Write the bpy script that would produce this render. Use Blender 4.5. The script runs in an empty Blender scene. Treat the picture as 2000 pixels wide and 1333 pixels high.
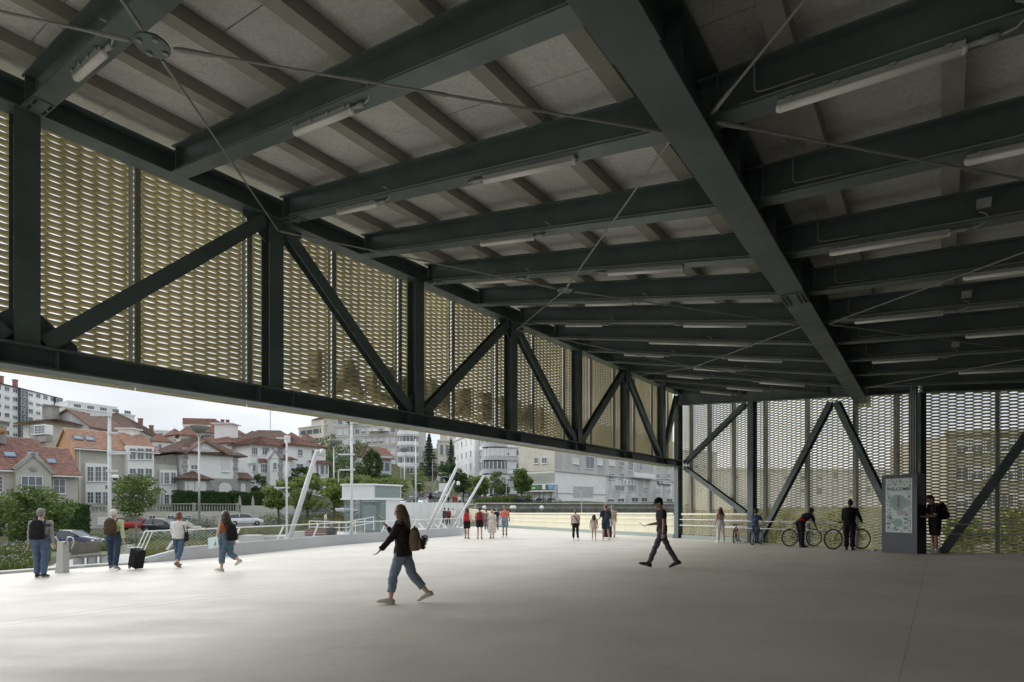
import bpy, bmesh, math, random
import numpy as np
from mathutils import Vector, Matrix, Quaternion
R = math.radians
rnd = random.Random(7)
SC = bpy.context.scene
COL = SC.collection

# ---------------------------------------------------------------- camera, sky, sun, exposure
CAMZ, FPX, HOR = 1.58, 1100.0, 990.0
cam = bpy.data.cameras.new("camera")
cam.sensor_width = 36.0
cam.lens = FPX / 2000 * 36
cam.shift_y = (HOR - 666.5) / 2000
cam.clip_start, cam.clip_end = 0.1, 3000
cam_o = bpy.data.objects.new("camera", cam)
cam_o.location = (0, 0, CAMZ)
cam_o.rotation_euler = (R(90), 0, 0)
COL.objects.link(cam_o)
SC.camera = cam_o

SUN_DIR = Vector((-0.80, 0.45, 0.30)).normalized()      # towards the sun
elev = math.asin(SUN_DIR.z)
azim = math.atan2(SUN_DIR.x, SUN_DIR.y)
world = bpy.data.worlds.new("World")
SC.world = world
world.use_nodes = True
wt = world.node_tree
wt.nodes.clear()
wo = wt.nodes.new("ShaderNodeOutputWorld")
bg = wt.nodes.new("ShaderNodeBackground")
bg.inputs["Strength"].default_value = 0.1
sky = wt.nodes.new("ShaderNodeTexSky")
sky.sky_type = 'NISHITA'
sky.sun_disc = False
sky.sun_elevation = elev
sky.sun_rotation = azim
sky.air_density, sky.dust_density = 1.0, 2.5
tc = wt.nodes.new("ShaderNodeTexCoord")
mp = wt.nodes.new("ShaderNodeMapping")
mp.inputs["Scale"].default_value = (1.0, 1.0, 3.2)
n1 = wt.nodes.new("ShaderNodeTexNoise")
n1.inputs["Scale"].default_value = 2.3
n1.inputs["Detail"].default_value = 7
n1.inputs["Roughness"].default_value = 0.55
rp = wt.nodes.new("ShaderNodeValToRGB")                  # cloud brightness, thin to thick
rp.color_ramp.elements[0].position, rp.color_ramp.elements[0].color = 0.38, (1.62, 1.78, 2.0, 1)
rp.color_ramp.elements[1].position, rp.color_ramp.elements[1].color = 0.60, (2.62, 2.72, 2.84, 1)
rc = wt.nodes.new("ShaderNodeValToRGB")                  # cloud cover
rc.color_ramp.elements[0].position, rc.color_ramp.elements[0].color = 0.30, (0.95, 0.95, 0.95, 1)
rc.color_ramp.elements[1].position, rc.color_ramp.elements[1].color = 0.55, (1, 1, 1, 1)
mx = wt.nodes.new("ShaderNodeMix")
mx.data_type = 'RGBA'
L = wt.links.new
L(tc.outputs["Generated"], mp.inputs["Vector"])
L(mp.outputs["Vector"], n1.inputs["Vector"])
L(n1.outputs["Fac"], rp.inputs["Fac"])
L(n1.outputs["Fac"], rc.inputs["Fac"])
L(rc.outputs["Color"], mx.inputs[0])
L(sky.outputs["Color"], mx.inputs[6])
L(rp.outputs["Color"], mx.inputs[7])
# an overcast sky is brighter overhead than at the horizon
sx = wt.nodes.new("ShaderNodeSeparateXYZ")
mr = wt.nodes.new("ShaderNodeMapRange")
mr.inputs["From Min"].default_value, mr.inputs["From Max"].default_value = 0.0, 1.0
mr.inputs["To Min"].default_value, mr.inputs["To Max"].default_value = 1.0, 1.5
vm = wt.nodes.new("ShaderNodeVectorMath")
vm.operation = 'SCALE'
L(tc.outputs["Generated"], sx.inputs[0])
L(sx.outputs["Z"], mr.inputs["Value"])
L(mx.outputs[2], vm.inputs[0])
L(mr.outputs["Result"], vm.inputs["Scale"])
L(vm.outputs["Vector"], bg.inputs["Color"])
L(bg.outputs["Background"], wo.inputs["Surface"])

sun = bpy.data.lights.new("sun", 'SUN')
sun.energy = 0.95
sun.angle = R(70)
sun.color = (1.0, 0.985, 0.965)
sun_o = bpy.data.objects.new("sun", sun)
sun_o.rotation_euler = SUN_DIR.to_track_quat('Z', 'Y').to_euler()
sun_o.location = (0, 0, 60)
COL.objects.link(sun_o)

vs = SC.view_settings
vs.view_transform, vs.look, vs.gamma, vs.use_curve_mapping = 'Standard', 'None', 1.0, False
vs.exposure = 1.88
SC.render.engine = 'CYCLES'
SC.cycles.use_denoising = True
SC.cycles.max_bounces = 8
SC.cycles.diffuse_bounces = 5
SC.cycles.glossy_bounces = 3
SC.cycles.transmission_bounces = 6
SC.cycles.transparent_max_bounces = 8
SC.cycles.caustics_reflective = SC.cycles.caustics_refractive = False
SC.cycles.sample_clamp_indirect = 6

# ---------------------------------------------------------------- frames of reference
A1 = math.atan2(838, 1100)
SU, CU = math.sin(A1), math.cos(A1)          # u runs along the truss, v across the hall
def uv(u, v, z=0.0):
    return Vector((SU * u + CU * v, CU * u - SU * v, z))
UDIR, VDIR = uv(1, 0), uv(0, 1)
def floor_z(x, y):
    return 0.0145 * x - 0.005 * y
def at(px, py, d):                           # a point at distance d, read off a photograph pixel
    return Vector(((px - 1000) / FPX * d, d, CAMZ + (HOR - py) / FPX * d))
def on_floor(px, py):
    r, k = (px - 1000) / FPX, (py - HOR) / FPX
    d = CAMZ / (k + 0.0145 * r - 0.005)
    return Vector((r * d, d, floor_z(r * d, d)))

# ---------------------------------------------------------------- materials
MATS = {}
def mat(name, col, rough=0.7, metal=0.0, var=0.0, scale=3.0, bump=0.0, bscale=None, spec=0.5, trans=0.0, col2=None, emit=None, stretch=None, detail=4):
    if name in MATS:
        return MATS[name]
    m = bpy.data.materials.new(name)
    m.use_nodes = True
    nt = m.node_tree
    b = nt.nodes["Principled BSDF"]
    b.inputs["Base Color"].default_value = (*col, 1)
    b.inputs["Roughness"].default_value = rough
    b.inputs["Metallic"].default_value = metal
    b.inputs["Specular IOR Level"].default_value = spec
    if trans:
        b.inputs["Transmission Weight"].default_value = trans
    if emit:
        b.inputs["Emission Color"].default_value = (*emit[0], 1)
        b.inputs["Emission Strength"].default_value = emit[1]
    if var or bump:
        g = nt.nodes.new("ShaderNodeNewGeometry")
        src = g.outputs["Position"]
        if stretch:
            mpn = nt.nodes.new("ShaderNodeMapping")
            mpn.inputs["Scale"].default_value = stretch
            nt.links.new(src, mpn.inputs["Vector"])
            src = mpn.outputs["Vector"]
        if var:
            n = nt.nodes.new("ShaderNodeTexNoise")
            n.inputs["Scale"].default_value = scale
            n.inputs["Detail"].default_value = detail
            n.inputs["Roughness"].default_value = 0.62
            nt.links.new(src, n.inputs["Vector"])
            rr = nt.nodes.new("ShaderNodeValToRGB")
            c2 = col2 or tuple(max(0, c * (1 - var)) for c in col)
            c1 = tuple(min(1, c * (1 + var * 0.5)) for c in col)
            rr.color_ramp.elements[0].position, rr.color_ramp.elements[0].color = 0.32, (*c2, 1)
            rr.color_ramp.elements[1].position, rr.color_ramp.elements[1].color = 0.68, (*c1, 1)
            nt.links.new(n.outputs["Fac"], rr.inputs["Fac"])
            nt.links.new(rr.outputs["Color"], b.inputs["Base Color"])
        if bump:
            nb = nt.nodes.new("ShaderNodeTexNoise")
            nb.inputs["Scale"].default_value = bscale or scale * 4
            nb.inputs["Detail"].default_value = 3
            nt.links.new(src, nb.inputs["Vector"])
            bp = nt.nodes.new("ShaderNodeBump")
            bp.inputs["Strength"].default_value = bump
            bp.inputs["Distance"].default_value = 0.02
            nt.links.new(nb.outputs["Fac"], bp.inputs["Height"])
            nt.links.new(bp.outputs["Normal"], b.inputs["Normal"])
    MATS[name] = m
    return m
def leaf_mat(name, c1, c2, c3=None):
    """foliage: colour differs from leaf to leaf, with a little light passing through"""
    if name in MATS:
        return MATS[name]
    m = bpy.data.materials.new(name)
    m.use_nodes = True
    nt = m.node_tree
    b = nt.nodes["Principled BSDF"]
    b.inputs["Roughness"].default_value = 0.6
    b.inputs["Specular IOR Level"].default_value = 0.3
    g = nt.nodes.new("ShaderNodeNewGeometry")
    rr = nt.nodes.new("ShaderNodeValToRGB")
    rr.color_ramp.elements[0].color = (*c1, 1)
    rr.color_ramp.elements[1].color = (*c2, 1)
    if c3:
        e = rr.color_ramp.elements.new(0.85)
        e.color = (*c2, 1)
        rr.color_ramp.elements[2].color = (*c3, 1)
    nt.links.new(g.outputs["Random Per Island"], rr.inputs["Fac"])
    nt.links.new(rr.outputs["Color"], b.inputs["Base Color"])
    tr = nt.nodes.new("ShaderNodeBsdfTranslucent")
    nt.links.new(rr.outputs["Color"], tr.inputs["Color"])
    ms = nt.nodes.new("ShaderNodeMixShader")
    ms.inputs[0].default_value = 0.28
    nt.links.new(b.outputs[0], ms.inputs[1])
    nt.links.new(tr.outputs[0], ms.inputs[2])
    nt.links.new(ms.outputs[0], nt.nodes["Material Output"].inputs["Surface"])
    MATS[name] = m
    return m

def clear_glass(name, col, alpha):
    """clear pane: part of the light passes straight through, the rest mirrors"""
    m = bpy.data.materials.new(name)
    m.use_nodes = True
    nt = m.node_tree
    b = nt.nodes["Principled BSDF"]
    b.inputs["Base Color"].default_value = (*col, 1)
    b.inputs["Roughness"].default_value = 0.04
    b.inputs["Alpha"].default_value = alpha
    return m
# ---------------------------------------------------------------- mesh builder
class MB:
    def __init__(self):
        self.v, self.f = [], []
    def add(self, vs, fs):
        o = len(self.v)
        self.v += [tuple(p) for p in vs]
        self.f += [tuple(i + o for i in f) for f in fs]
        return self
    def box(self, c, s, m=None):
        """axis box centred at c with full sizes s; m an optional 3x3/quaternion rotation"""
        c = Vector(c)
        P = []
        for dx in (-.5, .5):
            for dy in (-.5, .5):
                for dz in (-.5, .5):
                    p = Vector((dx * s[0], dy * s[1], dz * s[2]))
                    if m is not None:
                        p = m @ p
                    P.append(c + p)
        return self.add(P, [(0, 1, 3, 2), (4, 6, 7, 5), (0, 4, 5, 1), (2, 3, 7, 6), (0, 2, 6, 4), (1, 5, 7, 3)])
    def prism(self, poly, p, q, up=(0, 0, 1), side=None):
        """extrude a 2-D polygon (side, up) from p to q"""
        p, q = Vector(p), Vector(q)
        d = (q - p).normalized()
        s = Vector(side) if side is not None else d.cross(Vector(up))
        s = (s - d * s.dot(d)).normalized()
        u = s.cross(d).normalized()
        n = len(poly)
        P = [p + s * a + u * b for a, b in poly] + [q + s * a + u * b for a, b in poly]
        F = [(i, (i + 1) % n, n + (i + 1) % n, n + i) for i in range(n)]
        F += [tuple(range(n - 1, -1, -1)), tuple(range(n, 2 * n))]
        return self.add(P, F)
    def bar(self, p, q, w, h, up=(0, 0, 1)):
        return self.prism([(-w / 2, -h / 2), (w / 2, -h / 2), (w / 2, h / 2), (-w / 2, h / 2)], p, q, up)
    def ibeam(self, p, q, w, h, tf=0.02, tw=0.014, up=(0, 0, 1)):
        a, b, t = w / 2, h / 2, tw / 2
        poly = [(-a, -b), (a, -b), (a, -b + tf), (t, -b + tf), (t, b - tf), (a, b - tf), (a, b), (-a, b), (-a, b - tf), (-t, b - tf), (-t, -b + tf), (-a, -b + tf)]
        return self.prism(poly, p, q, up)
    def tube(self, pts, r, n=8, cap=True):
        pts = [Vector(p) for p in pts]
        k = len(pts)
        rs = r if isinstance(r, (list, tuple)) else [r] * k
        t0 = (pts[1] - pts[0]).normalized()
        ref = Vector((0, 0, 1)) if abs(t0.z) < .9 else Vector((1, 0, 0))
        s = t0.cross(ref).normalized()
        P, F = [], []
        for i in range(k):
            t = (pts[min(i + 1, k - 1)] - pts[max(i - 1, 0)]).normalized()
            s = (s - t * s.dot(t)).normalized()
            u = t.cross(s)
            for j in range(n):
                a = 2 * math.pi * j / n
                P.append(pts[i] + (s * math.cos(a) + u * math.sin(a)) * rs[i])
        for i in range(k - 1):
            for j in range(n):
                F.append((i * n + j, i * n + (j + 1) % n, (i + 1) * n + (j + 1) % n, (i + 1) * n + j))
        if cap:
            F.append(tuple(range(n - 1, -1, -1)))
            F.append(tuple((k - 1) * n + j for j in range(n)))
        return self.add(P, F)
    def lathe(self, prof, c=(0, 0, 0), n=12, sx=1, sy=1, axis=None):
        """prof: list of (radius, z)"""
        c = Vector(c)
        P, F = [], []
        for r, z in prof:
            for j in range(n):
                a = 2 * math.pi * j / n
                p = Vector((r * math.cos(a) * sx, r * math.sin(a) * sy, z))
                if axis is not None:
                    p = axis @ p
                P.append(c + p)
        for i in range(len(prof) - 1):
            for j in range(n):
                F.append((i * n + j, i * n + (j + 1) % n, (i + 1) * n + (j + 1) % n, (i + 1) * n + j))
        F.append(tuple(range(n - 1, -1, -1)))
        F.append(tuple((len(prof) - 1) * n + j for j in range(n)))
        return self.add(P, F)
    def ell(self, c, r, n=10, k=7, m=None):
        c = Vector(c)
        P, F = [], []
        for i in range(1, k):
            th = math.pi * i / k
            for j in range(n):
                a = 2 * math.pi * j / n
                p = Vector((r[0] * math.sin(th) * math.cos(a), r[1] * math.sin(th) * math.sin(a), -r[2] * math.cos(th)))
                P.append(c + (m @ p if m is not None else p))
        lo = Vector((0, 0, -r[2])); hi = Vector((0, 0, r[2]))
        P += [c + (m @ lo if m is not None else lo), c + (m @ hi if m is not None else hi)]
        nb, nt_ = (k - 1) * n, (k - 1) * n + 1
        for j in range(n):
            F.append((nb, (j + 1) % n, j))
            F.append((nt_, (k - 2) * n + j, (k - 2) * n + (j + 1) % n))
            for i in range(k - 2):
                F.append((i * n + j, i * n + (j + 1) % n, (i + 1) * n + (j + 1) % n, (i + 1) * n + j))
        return self.add(P, F)
    def quad(self, a, b, c, d):
        return self.add([a, b, c, d], [(0, 1, 2, 3)])
    def torus(self, c, R_, r, ax, n=28, k=6):
        """ring round unit axis ax"""
        ax = Vector(ax).normalized()
        s = ax.orthogonal().normalized(); t = ax.cross(s)
        P, F = [], []
        for i in range(n):
            a = 2 * math.pi * i / n
            d = s * math.cos(a) + t * math.sin(a)
            for j in range(k):
                b = 2 * math.pi * j / k
                P.append(Vector(c) + d * (R_ + r * math.cos(b)) + ax * (r * math.sin(b)))
        for i in range(n):
            for j in range(k):
                F.append((i * k + j, ((i + 1) % n) * k + j, ((i + 1) % n) * k + (j + 1) % k, i * k + (j + 1) % k))
        return self.add(P, F)
    def mesh(self, name, m=None, smooth=False):
        me = bpy.data.meshes.new(name)
        me.from_pydata(self.v, [], self.f)
        if m:
            me.materials.append(m)
        if smooth:
            me.polygons.foreach_set("use_smooth", [True] * len(me.polygons))
        me.update()
        return me
    def obj(self, name, m=None, parent=None, smooth=False, loc=None):
        return link(name, self.mesh(name, m, smooth), parent, loc)

def link(name, data, parent=None, loc=None, rz=None):
    o = bpy.data.objects.new(name, data)
    COL.objects.link(o)
    if parent is not None:
        o.parent = parent
    if loc is not None:
        o.location = loc
    if rz is not None:
        o.rotation_euler = (0, 0, rz)
    return o
def tag(o, label=None, cat=None, group=None, kind=None):
    if label: o["label"] = label
    if cat: o["category"] = cat
    if group: o["group"] = group
    if kind: o["kind"] = kind
    return o
def thing(name, label, cat, loc=(0, 0, 0), rz=0.0, group=None):
    o = link(name, None, None, loc, rz)
    return tag(o, label, cat, group)
def copy_tree(o, parent=None):
    c = o.copy()
    COL.objects.link(c)
    c.parent = parent
    for ch in list(o.children):
        copy_tree(ch, c)
    return c
def ordinal(n):
    return ["first", "second", "third", "fourth", "fifth", "sixth", "seventh", "eighth", "ninth", "tenth", "eleventh", "twelfth", "thirteenth", "fourteenth", "fifteenth", "sixteenth", "seventeenth", "eighteenth", "nineteenth", "twentieth"][n]

M_steel = mat("green_steel_paint", (0.102, 0.138, 0.135), 0.42, 0, var=0.16, scale=1.3, spec=0.5)
M_steel_l = mat("mullion_paint", (0.33, 0.34, 0.295), 0.5, 0, var=0.12, scale=2)
M_gold = mat("anodised_gold_mesh", (0.78, 0.71, 0.47), 0.42, 0.0, var=0.12, scale=1.1)
M_yellow = mat("pale_yellow_metal", (0.78, 0.74, 0.57), 0.5, 0, var=0.06, scale=0.8)
M_board = mat("wood_wool_board", (0.69, 0.69, 0.655), 0.95, 0, var=0.17, scale=22, bump=0.3, bscale=60, detail=6)
M_rib = mat("purlin_grey", (0.33, 0.315, 0.27), 0.7, 0, var=0.12, scale=3)
M_conc = mat("concrete_floor", (0.64, 0.60, 0.53), 0.62, 0, var=0.13, scale=0.55, bump=0.06, bscale=9, detail=9)
def weather(m, layers, rough=None):
    """multiply slow and fast noise layers into a material: streaks, blotches, spots"""
    nt = m.node_tree
    b = nt.nodes["Principled BSDF"]
    g = nt.nodes.new("ShaderNodeNewGeometry")
    def noise(scale, stretch, detail, lo, hi, v0, v1, rot=0):
        mp_ = nt.nodes.new("ShaderNodeMapping"); mp_.inputs["Scale"].default_value = stretch; mp_.inputs["Rotation"].default_value = (0, 0, rot)
        n = nt.nodes.new("ShaderNodeTexNoise"); n.inputs["Scale"].default_value = scale; n.inputs["Detail"].default_value = detail; n.inputs["Roughness"].default_value = .65
        r = nt.nodes.new("ShaderNodeMapRange"); r.inputs["From Min"].default_value, r.inputs["From Max"].default_value = lo, hi; r.inputs["To Min"].default_value, r.inputs["To Max"].default_value = v0, v1
        nt.links.new(g.outputs["Position"], mp_.inputs["Vector"]); nt.links.new(mp_.outputs["Vector"], n.inputs["Vector"]); nt.links.new(n.outputs["Fac"], r.inputs["Value"])
        return r.outputs["Result"]
    cur = b.inputs["Base Color"].links[0].from_socket
    for a in layers:
        f = noise(*a)
        x = nt.nodes.new("ShaderNodeVectorMath"); x.operation = 'SCALE'
        nt.links.new(cur, x.inputs[0]); nt.links.new(f, x.inputs["Scale"])
        cur = x.outputs["Vector"]
    nt.links.new(cur, b.inputs["Base Color"])
    if rough: nt.links.new(noise(*rough), b.inputs["Roughness"])
# floor: broom streaks, foot-worn lanes, blotches, small dark spots
weather(M_conc, ((1.0, (.5, 7, 1), 6, .35, .7, 1.02, .97, .9), (.22, (.8, 1.3, 1), 8, .38, .66, 1.03, .93, .7), (2.2, (1, 1, 1), 10, .56, .72, 1.0, .92), (11, (1, 1, 1), 2, .68, .75, 1.0, .70), (5, (1, 1, 1), 2, .74, .78, 1.0, .72), (70, (1, 1, 1), 3, .3, .7, .95, 1.05)), (.5, (.6, 2, 1), 6, .3, .7, .48, .72))
weather(M_board, ((.45, (1, 1, 1), 8, .40, .64, 1.06, .80, .6), (.9, (.35, 2.4, 1), 4, .5, .72, 1.0, .86, A1)))
weather(M_steel, ((.9, (1, 1, 2.2), 7, .40, .66, 1.08, .82), (6, (1, 1, .25), 4, .60, .74, 1.0, .84)), (1.6, (1, 1, 1), 6, .3, .7, .32, .58))
weather(M_gold, ((.35, (1, 1, .5), 6, .38, .66, 1.06, .80), (5, (1, 1, .3), 5, .55, .75, 1.0, .80)))
M_concd = mat("joint_filler", (0.30, 0.285, 0.265), 0.9)
M_white = mat("white_paint", (0.78, 0.79, 0.79), 0.4, 0, var=0.05, scale=2)
M_galv = mat("galvanised", (0.52, 0.53, 0.53), 0.38, 0.5, var=0.15, scale=8)
M_rod = mat("rod_steel", (0.24, 0.24, 0.23), 0.45, 0.3)
M_glass = mat("window_glass", (0.10, 0.12, 0.14), 0.06, 0, spec=0.8)
M_dark = mat("dark_plastic", (0.018, 0.018, 0.02), 0.5)
M_rubber = mat("rubber", (0.022, 0.022, 0.022), 0.8)
M_lamp = mat("lamp_diffuser", (0.80, 0.79, 0.77), 0.35)
M_lampb = mat("lamp_housing", (0.36, 0.36, 0.35), 0.5)
# ================================================================ the deck under and beside the canopy
def u_far(v):
    return 28.13 - 0.5536 * (v + 10.67) if v < -0.5 else 22.5 + 0.2 * (v + 0.5)
def F3(u, v, dz=0.0):
    p = uv(u, v)
    return Vector((p.x, p.y, floor_z(p.x, p.y) + dz))
LEFT_EDGE = [(-16, -20.4), (3.8, -20.6), (10, -20.8), (15.9, -22.8), (26.2, -23.9), (33.0, -29.5), (38.0, -35.5)]
deck = link("deck_floor", None)
tag(deck, kind="structure")
def slab(poly):
    n = len(poly)
    P = [F3(u, v) for u, v in poly] + [F3(u, v, -0.30) for u, v in poly]
    F = [tuple(range(n))] + [(i, (i + 1) % n, n + (i + 1) % n, n + i) for i in range(n)]
    MB().add(P, F).obj("concrete_slab", M_conc, deck)
g = 0.003
VJ = [-16.2, -11.25, -10.87, -5.6, -0.3, 5.0, 10.3]
UJ = [-14, -5.4, 5.2, 15.8]
for a, b in zip(VJ, VJ[1:]):
    ga, gb = (.007 if x < -10 and x > -12 else .0016 for x in (a, b))
    for i, u0 in enumerate(UJ):
        if i + 1 < len(UJ):
            slab([(u0 + g, a + ga), (u0 + g, b - gb), (UJ[i + 1] - g, b - gb), (UJ[i + 1] - g, a + ga)])
        else:
            pts = [(u0 + g, a + ga), (u0 + g, b - gb), (u_far(b), b - gb)]
            if a < -0.5 < b:
                pts.append((u_far(-0.5), -0.5))
            pts.append((u_far(a), a + ga))
            slab(pts)
def left_v(u):
    for (u0, v0), (u1, v1) in zip(LEFT_EDGE, LEFT_EDGE[1:]):
        if u0 <= u <= u1:
            return v0 + (v1 - v0) * (u - u0) / (u1 - u0)
    return LEFT_EDGE[-1][1]
for u0, u1 in ((-14, -5.4), (-5.4, 5.2), (5.2, 15.8)):
    mid = [(u, v) for u, v in LEFT_EDGE if u0 < u < u1]
    slab([(u0 + g, -16.2 - g), (u1 - g, -16.2 - g), (u1 - g, left_v(u1))] + mid[::-1] + [(u0 + g, left_v(u0))])
slab([(15.8 + g, -16.2 - g), (u_far(-16.2), -16.2 - g), (u_far(-30), -30), (41.5, -35.5), (38, -35.5), (33, -29.5), (26.2, -23.9), (15.9, -22.8), (15.8 + g, -22.75)])
base = MB()
P = [F3(u, v, -0.008) for u, v in ((-14, -16.4), (-14, 10.3), (24, 10.3), (22.5, -.5), (28.1, -10.6), (31, -16.1), (15.8, -16.4))]
base.add(P, [tuple(range(7))]).obj("joint_bed", M_concd, deck)

# ================================================================ roof levels
ZT = CAMZ + 5.72                     # underside of the beams at the truss
VT = -10.64                          # truss plane
GA, GB = (-14.0, -2.0, CAMZ + 4.24), (22.9, -2.27, CAMZ + 3.75)   # main girder underside, near end and far end
def gird(u):
    t = (u - GA[0]) / (GB[0] - GA[0])
    return GA[1] + (GB[1] - GA[1]) * t, GA[2] + (GB[2] - GA[2]) * t
def z_beam(u, v):
    gv, gz = gird(u)
    gz += 0.22
    if v < gv:
        return ZT + (gz - ZT) * (v + 10.47) / (gv + 10.47)
    return gz - 0.085 * (v - gv)
VR = 9.5                             # right end of the roof
BH = 0.45
def W3(u, v, z):
    p = uv(u, v)
    return Vector((p.x, p.y, z))
roof = link("canopy_roof", None)
tag(roof, kind="structure")
U_B = [2.28 + 1.97 * k for k in range(-5, 13)]

# ceiling boards and purlins
ribs = [-9.8, -8.4, -7.0, -5.6, -4.25, -2.95] + [-1.25, 0.1, 1.45, 2.8, 4.15, 5.5, 6.85, 8.2]
RZ = BH + 0.20                       # purlin height above the beam's underside to its top
def z_top(u, v):
    return z_beam(u, v) + RZ
def roof_end(v):
    return (u_far(v) if v > VT else u_far(VT)) - 0.25
for v in ribs:
    ue = roof_end(v)
    a, b = W3(-7.5, v, z_beam(-7.5, v) + BH + 0.10), W3(ue, v, z_beam(ue, v) + BH + 0.10)
    MB().bar(a, b, 0.20, 0.196).obj("purlin", M_rib, roof)
edges = [-11.6] + ribs + [VR]
for v0, v1 in zip(edges, edges[1:]):
    ue = min(roof_end(v0), roof_end(v1)) + 0.4
    lo, k = -7.5, 0
    off = rnd.choice((0, 1.2))
    while lo < ue - 0.1:
        hi = min(ue, lo + (2.4 if (k or not off) else off))
        e = 0.006
        jig = rnd.uniform(-.004, .004)
        q = [(lo + e, v0 + e), (hi - e, v0 + e), (hi - e, v1 - e), (lo + e, v1 - e)]
        P = [W3(u, v, z_top(u, v) + 0.004 + jig) for u, v in q] + [W3(u, v, z_top(u, v) + 0.06) for u, v in q]
        MB().add(P, [(0, 1, 2, 3), (4, 5, 6, 7), (0, 1, 5, 4), (1, 2, 6, 5), (2, 3, 7, 6), (3, 0, 4, 7)]).obj("ceiling_board", M_board, roof)
        lo, k = hi, k + 1
P = [W3(u, v, z_top(u, v) + 0.10) for v in (-11.9, -2.2, VR) for u in (-8, 8, roof_end(v) + .5)]
P += [p + Vector((0, 0, .12)) for p in P]
MB().add(P, [(0, 1, 4, 3), (1, 2, 5, 4), (3, 4, 7, 6), (4, 5, 8, 7), (9, 10, 13, 12), (10, 11, 14, 13), (12, 13, 16, 15), (13, 14, 17, 16), (0, 3, 12, 9), (3, 6, 15, 12), (2, 5, 14, 11), (5, 8, 17, 14), (0, 1, 10, 9), (1, 2, 11, 10), (6, 7, 16, 15), (7, 8, 17, 16)]).obj("roof_deck", M_rib, roof)

# main girder
gr = thing("main_girder", "deepest dark green roof girder running diagonally overhead to the far wall", "girder", W3(GB[0], GB[1], GB[2]))
def gpt(u, dz=0.0, dv=0.0):
    v, z = gird(u)
    return W3(u, v + dv, z + dz) - gr.location
gh = 0.80
MB().prism([(-.008, .03), (.008, .03), (.008, gh - .03), (-.008, gh - .03)], gpt(-8), gpt(GB[0])).obj("web", M_steel, gr)
for (a, b, w) in ((-8, 4.6, .46), (4.6, 23.9, .42)):
    MB().prism([(-w / 2, 0), (w / 2, 0), (w / 2, .032), (-w / 2, .032)], gpt(a), gpt(b)).obj("bottom_flange", M_steel, gr)
MB().prism([(-.21, gh - .03), (.21, gh - .03), (.21, gh), (-.21, gh)], gpt(-8), gpt(GB[0])).obj("top_flange", M_steel, gr)
sp = MB().prism([(-.20, -.018), (.20, -.018), (.20, -.001), (-.20, -.001)], gpt(11.3), gpt(11.95)).obj("splice_plate", M_steel, gr)
bl = MB()
for i in range(6):
    for dv in (-.16, -.09, .09, .16):
        p = gpt(11.38 + i * .095, -.018, dv)
        bl.lathe([(.018, -.022), (.018, 0)], p, 6)
tag(bl.obj("bolt", M_dark, sp), kind="stuff")
for k in range(-4, 12):
    u = 2.28 + 1.97 * k + .985
    for s in (-1, 1):
        MB().bar(gpt(u, .03, s * .10), gpt(u, gh - .03, s * .10), .014, .18, up=UDIR.cross(Vector((0, 0, 1)))).obj("stiffener", M_steel, gr)

# cross beams of both bays
fix_n = [0]
def beam(u, v0, z0, v1, z1, label, group):
    p, q = W3(u, v0, z0 + BH / 2), W3(u, v1, z1 + BH / 2)
    t = thing("cross_beam", label, "roof beam", p, 0, group)
    d = (q - p)
    b = MB().ibeam((0, 0, 0), d, .26, BH, .026, .014).obj("beam_body", M_steel, t)
    s_ = -UDIR * .10 - Vector((0, 0, BH / 2 - .045))
    MB().tube([d * .04 + s_, d * .5 + s_, d * .97 + s_], .011, 6).obj("conduit", M_lampb, t)
    # end plates with bolts
    for e, s in ((0.02, 1), (0.98, -1)):
        c = d * e
        MB().box(c, (.03, .24, BH - .06), Matrix.Rotation(-A1, 3, 'Z')).obj("end_plate", M_steel, t)
    if "between" in group and -.5 < (u - 2.28) / 3.94 % 1 < .1:
        n_ = d.cross(UDIR).normalized()
        if n_.z > 0: n_ = -n_
        dd = d.normalized()
        pl_ = MB().box(dd * .42 + n_ * (BH / 2 + .010), (.52, .24, .014), Matrix((dd, UDIR, -n_)).transposed()).obj("splice_plate", M_steel, t)
        bo = MB()
        for i in (-.2, -.14, -.08, .08, .14, .2):
            for j in (-.085, .085):
                bo.lathe([(.016, -.02), (.016, .0)], dd * (.42 + i) + UDIR * j + n_ * (BH / 2 + .018), 6)
        tag(bo.obj("bolts", M_dark, pl_), kind="stuff")
    return t, p, d
left_beams, right_beams = [], []
nl = [u for u in U_B if u < 27]
for i, u in enumerate(nl):
    ve = gird(u)[0] - 0.012
    if u > GB[0] - .3:
        ve = -10.67 - (u - 28.13) / 0.5536 - .15
    n = len(nl) - 1 - i
    left_beams.append(beam(u, -10.48, ZT, ve, z_beam(u, ve), "dark green roof beam of the left bay, %s counted from the far corner" % ordinal(n), "roof beams between truss and girder"))
for i, u in enumerate([x for x in U_B if x < 23]):
    vs_ = gird(u)[0] + .02
    n = len([x for x in U_B if x < 23]) - 1 - i
    right_beams.append(beam(u, vs_, gird(u)[1] + .22, VR, z_beam(u, VR), "dark green roof beam of the darker right bay, %s counted from the far wall" % ordinal(n), "roof beams right of the girder"))

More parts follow.
